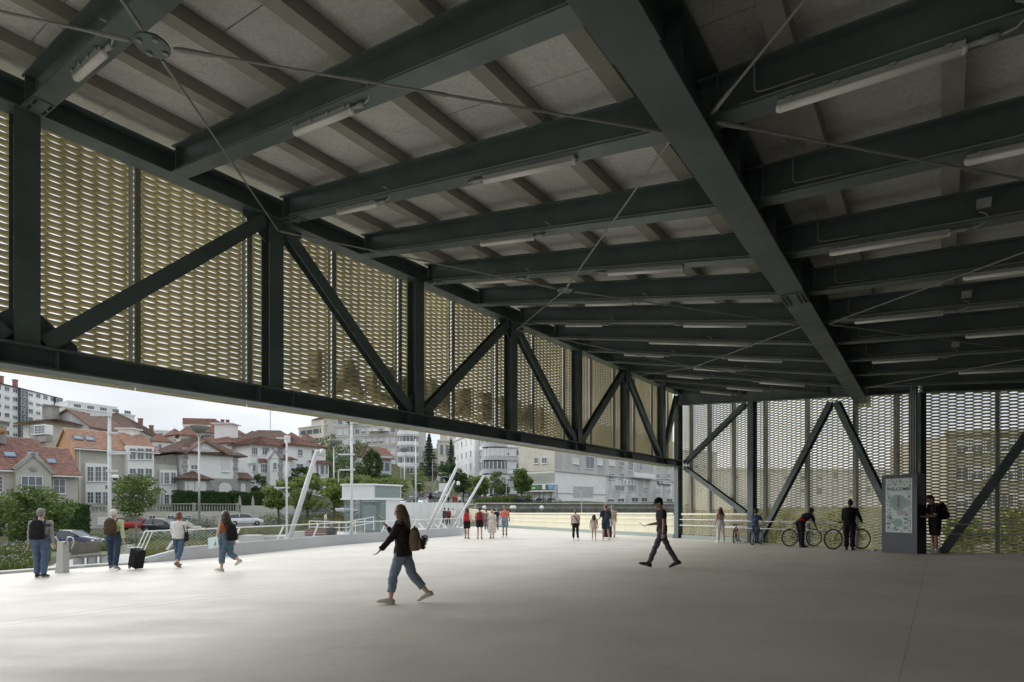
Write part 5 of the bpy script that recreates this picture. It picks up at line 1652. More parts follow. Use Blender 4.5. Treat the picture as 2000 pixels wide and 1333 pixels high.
bed("grass_bed", "grasses along the retaining wall", [X2(925, 106), X2(1030, 100), X2(1040, 105), X2(930, 120)], 5000, .6, 1.5, L_grass2, w=.07)
shrubs("low_shrubs", "low green shrubs between street and planted bed", [(px, 1036, 54, 2.4, 1.0) for px in range(100, 300, 14)] + [(px, 1052, 38, 1.6, .6) for px in range(-60, 110, 18)], L_oak, .13)
shrubs("low_shrubs", "green planting under the railing", [(px, 1065, 30, 1.3, .8) for px in range(300, 440, 12)], L_grass2, .09, 330)
shrubs("silver_shrubs", "silvery shrubs in front of the stone balustrade", [(px, 1015, 55, 2.0, 2.2) for px in (375, 385, 395, 405)] + [(415, 1020, 55, 2.0, 1.4)], L_silver, .16, 420)
shrubs("street_shrubs", "mixed shrubs along the street under the spreading trees", [(px, 1010, 80, 3.0, 1.8) for px in range(528, 680, 13)], L_grass2, .22, 300)
shrubs("reddish_shrubs", "reddish brown grasses left of the lift", [(px, 1015, 66, 2.0, 1.7) for px in (640, 650, 660, 668)], leaf_mat("russet_leaf", (.13, .08, .03), (.26, .17, .08)), .2, 330)
shrubs("wall_ivy", "dark undergrowth on the retaining wall", [(px, 999, 87, 2.4, .9) for px in range(960, 1330, 22)], L_hedge, .25, 60)
# ================================================================ poles, railing, lift, benches
M_pole = mat("pole_grey_white", (0.62, 0.64, 0.66), 0.45, .1)
M_timber = mat("bench_timber", (0.24, 0.13, 0.085), 0.6, 0, var=.3, scale=3, stretch=(1, 1, 8))
M_timber_g = mat("weathered_timber", (0.17, 0.155, 0.14), 0.8, 0, var=.3, scale=3)
def pole(label, px, d, y_top, r, arms=(), base_off=0.0, group="white poles with side arms"):
    p = at(px, y_top, d); zb = lz(p.x, p.y) + base_off
    t = thing("light_pole", label, "lamp post", (p.x, p.y, zb), 0, group)
    h = p.z - zb
    MB().tube([(0, 0, -.3), (0, 0, h * .5), (0, 0, h)], [r * 1.12, r, r * .85], 12).obj("shaft", M_pole, t, True)
    MB().lathe([(r * 2.2, 0), (r * 2.2, .04), (r * 1.4, .08)], (0, 0, 0), 12).obj("base_plate", M_pole, t)
    for dx0, dx1, ya in arms:
        z = CAMZ + (HOR - ya) / FPX * d - zb
        a, b = dx0 / FPX * d, dx1 / FPX * d
        MB().bar((a, 0, z), (b, 0, z), .10, .07).obj("side_arm", M_pole, t)
        MB().lathe([(r * 1.25, z - .06), (r * 1.25, z + .06)], (0, 0, 0), 12).obj("collar", M_pole, t)
    return t, h
t, h = pole("thick white pole with thin side arms and a dome camera, behind the man with suitcase", 214, 19.5, 812, .055, ((-36, 0, 811), (0, 14, 846), (0, 40, 886), (-5, 14, 920)), 0)
zc = CAMZ + (990 - 933) / FPX * 19.5 - t.location.z
MB().tube([(0, 0, zc + .03), (.16, 0, zc + .03)], .04, 8).obj("bracket", M_white, t)
c = MB().lathe([(.02, .12), (.09, .1), (.11, .0)], (.2, 0, zc - .02), 12).obj("camera_housing", M_white, t, True)
MB().ell((.2, 0, zc - .03), (.075, .075, .08), 12, 8).obj("camera_dome", M_dark, c, True)
pole("slim white pole with three side arms left of the leaning mast", 560, 33, 852, .055, ((-20, 2, 856), (0, 6, 880), (-24, 4, 953), (0, 8, 929)))
t, h = pole("slim white pole with side arms and hanging rod, in front of the lift", 687, 28, 822, .065, ((0, 27, 826), (-26, 6, 888), (-24, 6, 918), (0, 4, 858)))
zc = CAMZ + (990 - 918) / FPX * 28 - t.location.z
MB().tube([(-.66, 0, zc), (-.67, 0, zc - .62)], .02, 6).obj("hanging_rod", M_pole, t)
pole("distant white pole with short arms beside the parked cars", 812, 75, 858, .11, ((-16, 3, 907), (-12, 4, 926), (-2, 12, 945), (0, 16, 871)))
def disc_lamp(label, px, d, y_top, r_disc):
    p = at(px, y_top, d); zb = lz(p.x, p.y)
    t = thing("disc_lamp", label, "street lamp", (p.x, p.y, zb), 0, "street lamps with disc heads")
    h = p.z - zb
    MB().tube([(0, 0, -.3), (0, 0, h - 1.3)], [.12, .09], 10).obj("shaft", M_galv, t, True)
    for s in (-1, 1):
        MB().tube([(0, 0, h - 1.4), (s * .45, 0, h - .45)], .05, 6).obj("fork_arm", M_galv, t)
    MB().lathe([(.3, h - .75), (r_disc * .55, h - .55), (r_disc, h - .15), (r_disc, h), (.2, h + .04)], (0, 0, 0), 22).obj("lamp_disc", mat("lamp_disc_grey", (.30, .31, .31), .5), t, True)
disc_lamp("street lamp with disc head in front of the white villa", 389, 60, 832, 1.05)
disc_lamp("street lamp with disc head beside the dense trees", 652, 88, 860, .95)
disc_lamp("street lamp with disc head in front of the concrete flats", 790, 100, 875, .8)
for px, yt, d, lb in ((845, 900, 130, "thin dark lamp post under the cedar"), (783, 915, 110, "thin post left of the disc lamp by the flats"), (878, 928, 118, "slim post between the leaning poles"), (989, 937, 104, "slim grey post before the curved building")):
    p = at(px, yt, d); zb = lz(p.x, p.y)
    t = thing("lamp_post", lb, "lamp post", (p.x, p.y, zb))
    MB().tube([(0, 0, -.2), (0, 0, p.z - zb), (.7, 0, p.z - zb + .2)], [.09, .07, .04], 8).obj("shaft", M_galv, t)
    MB().box((.9, 0, p.z - zb + .2), (.7, .25, .12)).obj("lamp_head", M_galv, t)
t = thing("bent_lamp", "street lamp with curved top behind the leaning poles", "street lamp", at(848, 985, 125))
MB().tube([(0, 0, -1), (0, 0, 4.2), (.6, 0, 5.6), (2.0, 0, 6.1), (3.2, 0, 6.0)], [.1, .09, .08, .06, .05], 8).obj("shaft", M_galv, t, True)
t = thing("notice_board", "white square notice board on a post by the parked cars", "sign", at(866, 985, 108))
MB().tube([(0, 0, -1), (0, 0, 2.4)], .07, 8).obj("post", M_galv, t)
MB().box((0, -.06, 3.2), (1.7, .08, 1.6)).obj("panel", M_wwall, t)
t = thing("twin_lamp", "grey post with two V-shaped lamp arms in front of the white shop wall", "street lamp", at(1136, 1002, 70))
MB().tube([(0, 0, -1), (0, 0, 3.0)], .06, 8).obj("shaft", M_galv, t)
for s in (-1, 1): MB().bar((0, 0, 3.0), (s * .42, 0, 3.25), .2, .06).obj("lamp_head", mat("lamp_disc_grey", (.30, .31, .31)), t)
for px, lb in ((946, "globe lamp on the wall behind the girl in coral jacket"), (1000, "left globe of the pair behind the man in salmon shirt"), (1004.5, "right globe of the pair behind the man in salmon shirt"), (1058, "globe lamp on the wall left of the woman in pink top")):
    p = at(px, 992, 88)
    t = thing("globe_lamp", lb, "lamp", p, 0, "globe lamps along the retaining wall")
    MB().ell((0, 0, 0), (.34, .34, .34), 14, 9).obj("globe", M_white, t, True)
    MB().tube([(0, 0, -4), (0, 0, -.3)], .05, 6).obj("stem", M_galv, t)
# leaning masts
def mast(label, a, b, r, group="leaning white masts"):
    a, b = Vector(a), Vector(b)
    t = thing("leaning_mast", label, "mast", a, 0, group)
    MB().tube([(0, 0, 0), (b - a) * .5, b - a], [r, r, r * .85], 14).obj("tube", M_pole, t, True)
    MB().lathe([(r * .86, 0), (r * .8, .05), (.02, .07)], b - a, 14, axis=(b - a).to_track_quat('Z', 'Y').to_matrix()).obj("end_cap", M_pole, t)
    return t, b - a
t, b = mast("leaning white mast carrying a floodlight, left of the lift", at(563, 1060, 28.6), at(619, 882, 27.4), .12)
fl = MB().lathe([(.07, .16), (.12, .1), (.14, -.06), (.145, -.2), (.12, -.2)], b + Vector((.27, .0, -.05)), 14, axis=Matrix.Rotation(R(14), 3, 'Y')).obj("floodlight", M_galv, t, True)
MB().tube([b + Vector((-.02, 0, -.05)), b + Vector((.22, 0, .08))], .04, 8).obj("bracket", M_white, t)
mast("tallest of the leaning white masts, left of the group of walkers", at(826, 1052, 33.4), at(896, 905, 33.0), .095)
t, b = mast("short slim leaning mast with a small floodlight behind the tallest one", at(838, 1044, 36), at(887, 941, 35.5), .06)
MB().lathe([(.06, .12), (.10, .05), (.11, -.12)], b + Vector((.26, 0, -.1)), 12).obj("floodlight", M_white, t, True)
mast("leaning white mast beside the girl with red backpack", at(879, 1044, 36), at(944, 931, 36), .085)
# white railing along the upstand
rl = thing("white_railing", "white tube railing with leaning flat stanchions and cable net along the deck edge", "railing", F3(16, -23.2))
RL = [(7.5, -21.05, 1.03), (8.6, -21.1, 1.03), (10, -21.2, 1.04), (13, -22.15, 1.04), (15.9, -23.2, 1.05), (20, -23.7, 1.06), (26.2, -24.3, 1.06), (29.5, -26.6, 1.06), (34, -30.6, 1.06), (38, -35.2, 1.05)]
rp = [F3(u, v, h) - rl.location for u, v, h in RL]
MB().tube(rp, .024, 8).obj("handrail", M_white, rl, True)
def along(pts, step):
    out, acc = [], 0.0
    for a, b in zip(pts, pts[1:]):
        L_ = (b - a).length
        while acc < L_:
            out.append((a.lerp(b, acc / L_), (b - a).normalized())); acc += step
        acc -= L_
    return out
for p, d in along(rp[1:], 2.35):
    MB().bar(p - d * .42 - Vector((0, 0, .66)), p - Vector((0, 0, .02)), .07, .03, up=d.cross(Vector((0, 0, 1)))).obj("stanchion", M_white, rl)
for s in (0, .12, .24):
    MB().tube([rp[0] + (rp[1] - rp[0]).normalized() * s, rp[0] + (rp[1] - rp[0]).normalized() * (s - .42) - Vector((0, 0, 1.0))], .016, 6).obj("end_bar", M_white, rl)
net = MB()
M_cable = mat("net_cable", (.50, .51, .51), .4, .5)
prev = along(rp[:7], .16)
for k, (p, d) in enumerate(prev[:-6]):
    q = prev[k + 5][0]
    net.tube([p - Vector((0, 0, .03)), q - Vector((0, 0, .60))], .0035, 3, False)
    net.tube([p - Vector((0, 0, .60)), q - Vector((0, 0, .03))], .0035, 3, False)
tag(net.obj("cable_net", M_cable, rl), kind="stuff")
MB().tube([p - Vector((0, 0, .60)) for p in rp[1:7]], .01, 5).obj("net_cable", M_white, rl)
# A-frame struts between the leaning masts
af = thing("mast_frame", "low white struts bracing the feet of the leaning masts", "bracing", at(850, 1045, 36))
for x0, x1 in ((838, 818), (846, 872), (874, 846), (886, 862), (905, 888), (860, 835)):
    MB().bar(at(x0, 1046, 36) - af.location, at(x1, 1022 if x1 < x0 else 1028, 36.4) - af.location, .09, .07).obj("strut", M_white, af)
# lift
C_ = at(730, 1041, 41)
t = thing("lift_tower", "white and glass lift tower with a boxy white top beyond the railing", "lift", (C_.x, C_.y, C_.z))
Wl_, Wr_ = Wall((C_ - VDIR * 0 + Vector((-2.42, .35, 0))).xy, C_.xy), Wall(C_.xy, (C_ + Vector((1.5, 2.5, 0))).xy)
H_ = 3.52; zb = C_.z; M_frost = mat("frosted_white_glass", (.66, .68, .68), .35); M_gl2 = clear_glass("lift_glass", (.22, .30, .29), .34)
zmid_ = zb + 2.46
P = [Wl_.A, Wl_.B, Wr_.B, Wl_.A + (Wr_.B - Wr_.A)]
for nm, z0, z1, m in (("upper_box", zmid_, zb + H_, M_frost),):
    Q = [Vector((p.x, p.y, z0)) - t.location for p in P] + [Vector((p.x, p.y, z1)) - t.location for p in P]
    MB().add(Q, [(0, 1, 2, 3), (4, 5, 6, 7), (0, 1, 5, 4), (1, 2, 6, 5), (2, 3, 7, 6), (3, 0, 4, 7)]).obj(nm, m, t)
for z in (zmid_, zb + H_):
    for W in (Wl_, Wr_):
        MB().bar(W.at(-.06, z, .05) - t.location, W.at(W.len + .06, z, .05) - t.location, .16, .11).obj("edge_trim", M_white, t)
MB().bar(Wr_.at(.1, zmid_ + .55, .03) - t.location, Wr_.at(Wr_.len - .1, zmid_ + .55, .03) - t.location, .03, .86).obj("glass_panel", M_gl2, t)
for q in (.02, .45, .98): MB().bar(Wr_.at(Wr_.len * q, zmid_, .05) - t.location, Wr_.at(Wr_.len * q, zb + H_, .05) - t.location, .08, .08).obj("glazing_bar", M_white, t)
for W, a, b, m in ((Wl_, .05, .42, M_gl2), (Wl_, .50, .97, M_gl2), (Wr_, .03, .42, M_gl2), (Wr_, .45, .98, M_frost)):
    MB().bar(W.at(W.len * a, zb + 1.2, -.06) - t.location, W.at(W.len * b, zb + 1.2, -.06) - t.location, .03, 2.5).obj("glass_panel", m, t)
for W, q in ((Wl_, .0), (Wl_, .08), (Wl_, .46), (Wr_, .0), (Wr_, .43), (Wr_, 1.0)):
    MB().bar(W.at(W.len * q, zb - .2, 0) - t.location, W.at(W.len * q, zmid_, 0) - t.location, .12, .12).obj("post", M_white, t)
Q = [Vector((p.x, p.y, zb - .05)) - t.location for p in P]
MB().add([q * .92 for q in Q] + [q * .92 + Vector((0, 0, 2.4)) for q in Q], [(0, 1, 2, 3)]).obj("lift_floor", mat("lift_interior", (.46, .44, .40), .6, var=.6, scale=2.5), t)
cab = MB().box(Vector((-.55, 1.7, 1.15)), (1.3, .9, 2.2), Matrix.Rotation(R(8), 3, 'Z')).obj("cabin", mat("lift_cabin", (.20, .21, .20), .4, .3, var=.5, scale=3), t)
MB().box(Vector((-.60, 1.22, 1.1)), (.9, .03, 1.9), Matrix.Rotation(R(8), 3, 'Z')).obj("cabin_door", M_galv, cab)
# ramp railing beside the lift
t = thing("ramp_railing", "white ramp railing with two bars in front of the lift", "railing", at(604, 1045, 36))
A_, B_, C2 = at(604, 1018, 36), at(676, 1020, 38), at(730, 1010, 39)
for dz in (0, -.38):
    MB().tube([A_ - t.location + Vector((0, 0, dz)), B_ - t.location + Vector((0, 0, dz)), C2 - t.location + Vector((0, 0, dz))], .026, 8).obj("rail", M_white, t)
for k in range(9):
    p = A_.lerp(B_, k / 5) if k <= 5 else B_.lerp(C2, (k - 5) / 3)
    MB().tube([p - t.location, p - t.location - Vector((0, 0, .95))], .024, 6).obj("rail_post", M_white, t)
# white tiled ramp wall beyond
t = thing("ramp_wall", "white panelled ramp wall between the lift and the leaning masts", "wall", at(820, 1010, 60))
Wp = Wall(X2(775, 58), X2(905, 64))
for k in range(9):
    a, b = Wp.len * k / 9, Wp.len * (k + 1) / 9 - .02
    MB().bar(Wp.at(a, Wp.z_py(835, 1010) , 0) - t.location, Wp.at(b, Wp.z_py(835, 1010), 0) - t.location, .2, 3.1).obj("panel", M_white, t)
t = thing("concrete_ramp", "pale ramp surface leading down beside the lift", "ramp", at(760, 1035, 50))
MB().bar(at(740, 1041, 43) - t.location, at(800, 1036, 56) - t.location, 3.6, .25).obj("slab", M_pave, t)
# yellow parapet along the bridge
PA = [(28.25, -10.95), (32.5, -18.6), (38.9, -29.6)]
pq = [F3(u, v) for u, v in PA] + [at(955, 1024, 55.5), at(905, 1015, 64), at(862, 1004, 84)]
yp = thing("yellow_parapet", "pale yellow panelled parapet along the far side of the walkway", "parapet", pq[0])
M_kerbg = mat("green_kerb", (.30, .36, .33), .6)
o_ = yp.location
for i, (a, b) in enumerate(zip(pq, pq[1:])):
    n = max(2, int((b - a).length / 2.05))
    side = (b - a).normalized()
    MB().bar(a - o_ + Vector((0, 0, .09)), b - o_ + Vector((0, 0, .09)), .20, .18).obj("kerb", M_kerbg, yp)
    MB().bar(a - o_ + Vector((0, 0, 1.24)), b - o_ + Vector((0, 0, 1.24)), .20, .10).obj("top_rail", M_yellow, yp)
    for h in (.66, .97):
        off = Vector((-side.y, side.x, 0)); off = off if off.dot(Vector((0, -1, 0))) > 0 else -off
        MB().tube([a - o_ + off * .14 + Vector((0, 0, h)), b - o_ + off * .14 + Vector((0, 0, h))], .024, 8).obj("hand_bar", M_yellow, yp)
    for k in range(n):
        p, q = a.lerp(b, k / n), a.lerp(b, (k + 1) / n)
        e = (q - p).normalized() * .012
        MB().bar(p + e - o_ + Vector((0, 0, .68)), q - e - o_ + Vector((0, 0, .68)), .03, .98).obj("panel", M_yellow, yp)
# same parapet inside the hall, up to the first big post
for k in range(3):
    t0, t1 = .35 + k * 1.48, .35 + (k + 1) * 1.48
    if k == 0: t0 = .4
    a, b = wallpt(t0, gz(t0), .12), wallpt(t1, gz(t1), .12)
    if k == 0:
        yq = thing("inner_parapet", "yellow mesh parapet inside the corner up to the first big post", "parapet", a)
    me = mesh_panel((b - a).length - .04, .95, p=.03, w=.040, tilt=40, Lw=.26)
    me.materials.clear(); me.materials.append(M_yellow)
    tag(link("mesh_panel", me, yq, a + Vector((0, 0, .22)) - yq.location, yaw_run(0)), kind="stuff")
    u_ = Vector((0, 0, 1))
    MB().bar(a - yq.location + u_ * .09, b - yq.location + u_ * .09, .16, .18).obj("kerb", M_kerbg, yq)
    MB().bar(a - yq.location + u_ * 1.22, b - yq.location + u_ * 1.22, .18, .09).obj("top_rail", M_yellow, yq)
    MB().bar(b - yq.location + u_ * .1, b - yq.location + u_ * 1.2, .05, .05).obj("upright", M_yellow, yq)
    for h in (.66, .95):
        n_ = wallpt(0, 0, 1) - wallpt(0, 0, 0)
        MB().tube([a - yq.location + n_ * .16 + u_ * h, b - yq.location + n_ * .16 + u_ * h], .022, 8).obj("hand_bar", M_white, yq)
# benches and blocks on the plaza
def bench(label, a, b, back=None, mt=None):
    a, b = Vector(a), Vector(b)
    d = (b - a).normalized(); s = Vector((-d.y, d.x, 0))
    t = thing("timber_bench", label, "bench", a)
    for k in range(4):
        MB().bar(s * (k * .12 - .18) + Vector((0, 0, .44)), b - a + s * (k * .12 - .18) + Vector((0, 0, .44)), .105, .045).obj("seat_slat", mt or M_timber, t)
    n = max(2, int((b - a).length / 1.3))
    for k in range(n + 1):
        p = (b - a) * ((k + .15) / (n + .3))
        MB().box(p + Vector((0, 0, .2)), (.06, .4, .42)).obj("leg", M_galv, t)
    if back:
        f0, f1 = back
        for k in range(3):
            MB().bar((b - a) * f0 + s * .24 + Vector((0, 0, .56 + k * .13)), (b - a) * f1 + s * .24 + Vector((0, 0, .56 + k * .13)), .04, .115).obj("back_slat", mt or M_timber, t)
    return t
q0, q1 = at(583, 1058, 28.5), at(744, 1052, 30.5)
bench("long reddish timber bench with backrest on its left half, behind the upstand", (q0.x, q0.y, lz(q0.x, q0.y) + .02), (q1.x, q1.y, lz(q1.x, q1.y) + .02), (.08, .46))
q0, q1 = at(150, 1098, 18.0), at(208, 1096, 19.0)
bench("weathered grey timber bench on the planter wall behind the man in the grey jumper", (q0.x, q0.y, lz(q0.x, q0.y) - .02), (q1.x, q1.y, lz(q1.x, q1.y) - .02), (0, 1), M_timber_g)
def concrete_block(label, px, py, d, w, h, dep, rz=0):
    p = at(px, py, d); z = lz(p.x, p.y)
    o = thing("concrete_block", label, "block", (p.x, p.y, z), rz)
    b = MB(); e = .04
    poly = [(-w / 2, 0), (w / 2, 0), (w / 2, h - e), (w / 2 - e, h), (-w / 2 + e, h), (-w / 2, h - e)]
    b.prism(poly, (0, -dep / 2, 0), (0, dep / 2, 0)).obj("block_body", M_pave, o)
concrete_block("pale concrete seat block right of the girl with headphones", 530, 1050, 31, 1.25, .5, .6)
concrete_block("pale concrete seat block near the slim white pole", 590, 1040, 36, 1.5, .55, .6)
concrete_block("pale concrete planter end behind the railing left of the blocks", 492, 1052, 30, .9, .6, .9)
concrete_block("long low planter wall under the weathered bench", 172, 1098, 17.4, 2.2, .26, .4, R(40))
concrete_block("short planter wall end beside the grey pillar", 132, 1106, 17.0, .9, .24, .4, R(30))
concrete_block("low concrete border below the railing planting", 330, 1080, 25, 3.2, .3, .4, R(20))
for px, lb in ((443, "small brown timber cube left of its pair behind the upstand"), (475, "small brown timber cube right of its pair behind the upstand")):
    p = at(px, 1066, 26); o = thing("timber_cube", lb, "stool", (p.x, p.y, lz(p.x, p.y)))
    MB().box((0, 0, .3), (.46, .4, .22)).obj("seat", M_timber, o); MB().box((0, 0, .1), (.4, .34, .2)).obj("plinth", M_pave, o)
# repair pillar by the left man
p = on_floor(122, 1119)
t = thing("service_pillar", "grey metal service pillar with tube handles right of the man in grey jumper", "pillar", p)
M_pil = mat("pillar_grey", (.46, .46, .44), .5, .2)
MB().prism([(-.10, 0), (.10, 0), (.085, .86), (-.07, .86)], (0, -.10, 0), (0, .12, 0), side=(1, 0, 0)).obj("column", M_pil, t)
MB().prism([(-.22, 0), (-.10, 0), (-.08, .7)], (0, .0, 0), (0, .08, 0), side=(1, 0, 0)).obj("brace_plate", M_pil, t)
for s, x in ((-1, -.16), (1, .16)):
    MB().tube([(x * .5, 0, .8), (x * 1.1, -.02, 1.0), (x * 1.9, -.02, .98), (x * 2.1, -.02, .84), (x * 1.5, 0, .66)], .02, 8).obj("handle", M_galv, t, True)
# info screen
_kp = [wallpt(px_t(px, 0, .78), 0, .78) for px in (1722, 1791)]
Wk = Wall(_kp[0].xy, _kp[1].xy)
kz = floor_z(_kp[1].x, _kp[1].y)
HK = CAMZ + (HOR - 929) / FPX * _kp[0].y - kz
M_kiosk = mat("kiosk_anthracite", (.035, .04, .055), .35, .2)
t = thing("info_screen", "tall dark info screen showing a WELCOME poster, beside the man with phone", "info screen", Wk.at(Wk.len / 2, kz))
o_ = t.location
body(t, Wk, 0, Wk.len, kz - .02, kz + HK, .42, M_kiosk, "cabinet")
s0, s1 = Wk.len * .13, Wk.len * .88
z0, z1 = kz + HK * .26, kz + HK * .95
M_poster = mat("poster_mint", (.29, .36, .345), .3, emit=((.29, .36, .345), .06))
M_pleaf = mat("poster_leaf", (.14, .13, .13), .4); M_pleaf2 = mat("poster_leaf_rust", (.26, .15, .12), .4)
MB().bar(Wk.at(s0, (z0 + z1) / 2, .012) - o_, Wk.at(s1, (z0 + z1) / 2, .012) - o_, .02, z1 - z0).obj("display", M_poster, t)
pm = MB(); pm2 = MB()
n = 0
while n < 230:
    a, b = rnd.random(), rnd.random()
    if .16 < b < .80 and .16 < a < .84 and ((a - .5) / .36) ** 2 + ((b - .55) / .34) ** 2 < 1: continue
    if .74 < b < .88 and .10 < a < .90: continue
    if ((a - .5) / .22) ** 2 + ((b - .18) / .13) ** 2 < 1: continue
    c = Wk.at(s0 + (s1 - s0) * (.03 + .94 * a), z0 + (z1 - z0) * (.02 + .96 * b), .026) - o_
    an = rnd.uniform(0, 3.14); l = rnd.uniform(.02, .045)
    x_ = Wk.d * math.cos(an) + Vector((0, 0, math.sin(an))); y_ = Wk.d * -math.sin(an) + Vector((0, 0, math.cos(an)))
    (pm if rnd.random() < .8 else pm2).add([c - x_ * l, c + y_ * l * .45, c + x_ * l, c - y_ * l * .45], [(0, 1, 2, 3)])
    n += 1
tag(pm.obj("poster_leaves", M_pleaf, t), kind="stuff"); tag(pm2.obj("poster_leaves", M_pleaf2, t), kind="stuff")
wt_ = link("poster_text", text_mesh("WELCOME!", .132 * (s1 - s0) / .75, .002, mat("poster_ink", (.03, .035, .04), .4), bold=.003), t, Wk.at((s0 + s1) / 2, z0 + (z1 - z0) * .775, .028) - o_)
wt_.rotation_euler = (R(90), 0, Wk.rz)
def disc(par, a, b, r, m, off=.027):
    c = Wk.at(s0 + (s1 - s0) * a, z0 + (z1 - z0) * b, off) - o_
    P = [c + Wk.d * r * math.cos(q * math.pi / 12) + Vector((0, 0, r * math.sin(q * math.pi / 12))) for q in range(24)]
    return MB().add(P, [tuple(range(24))]).obj("poster_disc", m, par)
disc(t, .48, .55, .26, mat("poster_teal", (.25, .38, .37), .4)); disc(t, .48, .18, .14, mat("poster_teal", (.25, .38, .37)))
c = Wk.at(s0 + (s1 - s0) * .5, z0 + (z1 - z0) * .57, .030) - o_
MB().prism([(-.018, -.18), (.018, -.18), (.03, 0), (.02, .06), (.05, .10), (.015, .2), (-.015, .2), (-.05, .10), (-.02, .06), (-.03, 0)], c, c + Wk.n * .002, side=Wk.d).obj("poster_figure", M_pleaf2, t)
for k in range(4):
    c = Wk.at(s0 + (s1 - s0) * (.64 if k else .6), z0 + (z1 - z0) * (.40 - k * .025), .030) - o_
    MB().bar(c - Wk.d * .16, c + Wk.d * .16, .002, .022).obj("poster_line", M_pleaf2, t)
MB().bar(Wk.at(.0, kz + HK * .225, .002) - o_, Wk.at(Wk.len, kz + HK * .225, .002) - o_, .012, .012).obj("panel_gap", M_dark, t)
p = MB().ell((0, 0, 0), (.10, .07, .05), 8, 5).obj("crumpled_paper", M_white, None, loc=on_floor(1707, 1077) + Vector((0, 0, .03)))
tag(p, "small crumpled white paper on the floor left of the info screen", "paper")
# ================================================================ people
SKIN = {"light": mat("skin_light", (.52, .33, .25), .5), "tan": mat("skin_tan", (.36, .21, .145), .5), "brown": mat("skin_brown", (.22, .125, .085), .5)}
def cloth(name, col, var=.18, scale=9):
    return mat("cloth_" + name, col, .9, 0, var=var, scale=scale, bump=.5, bscale=16, spec=.2)
HAIRM = {k: mat("hair_" + k, c, .55, 0, var=.4, scale=22, stretch=(3, 3, .5)) for k, c in (("black", (.014, .011, .010)), ("dark", (.045, .024, .016)), ("brown", (.15, .085, .045)), ("auburn", (.16, .06, .03)), ("blond", (.40, .25, .11)), ("grey", (.22, .21, .20)), ("white", (.62, .60, .57)))}
def fuse(name, parts, voxel, m, parent, smooth=3, noise=0.0):
    """overlapping solids grown together into one continuous skin"""
    me = parts.mesh(name)
    o = bpy.data.objects.new("tmp", me)
    COL.objects.link(o)
    r = o.modifiers.new("r", 'REMESH'); r.mode = 'VOXEL'; r.voxel_size = voxel; r.use_smooth_shade = True
    s = o.modifiers.new("s", 'SMOOTH'); s.iterations = smooth; s.factor = .5
    dg = bpy.context.evaluated_depsgraph_get()
    out = bpy.data.meshes.new_from_object(o.evaluated_get(dg))
    bpy.data.objects.remove(o); bpy.data.meshes.remove(me)
    out.name = name
    out.materials.clear(); out.materials.append(m)
    out.polygons.foreach_set("use_smooth", [True] * len(out.polygons))
    if noise:
        n = len(out.vertices)
        co = np.empty(n * 3); out.vertices.foreach_get("co", co); co = co.reshape(-1, 3)
        ph = co @ np.array([[21, 6, 38], [9, 26, -24], [14, -19, 57]]).T
        d = (np.sin(ph[:, 0]) + np.sin(ph[:, 1] + 1.3) + np.sin(ph[:, 2] + .6)) * noise / 3
        nn = np.empty(n * 3); out.vertices.foreach_get("normal", nn)
        out.vertices.foreach_set("co", (co + nn.reshape(-1, 3) * d[:, None]).ravel())
        out.update()
    return link(name, out, parent)
def ring_loft(mb, rings, n=14):
    """rings: (centre, side vector, front vector) with their lengths as radii"""
    P, F = [], []
    for c, s, f in rings:
        for j in range(n):
            a = 2 * math.pi * j / n
            P.append(c + s * math.cos(a) + f * math.sin(a))
    for i in range(len(rings) - 1):
        for j in range(n):
            F.append((i * n + j, i * n + (j + 1) % n, (i + 1) * n + (j + 1) % n, (i + 1) * n + j))
    F.append(tuple(range(n - 1, -1, -1)))
    F.append(tuple((len(rings) - 1) * n + j for j in range(n)))
    mb.add(P, F)
def seg(mb, a, b, ra, rb, n=12, mid=None):
    a, b = Vector(a), Vector(b)
    m_ = a.lerp(b, .42); rm = mid if mid else (ra + rb) / 2
    d = (b - a).normalized()
    mb.tube([a - d * ra * .5, a, m_, b, b + d * rb * .5], [ra * .7, ra, rm, rb, rb * .7], n)
class Rig: pass
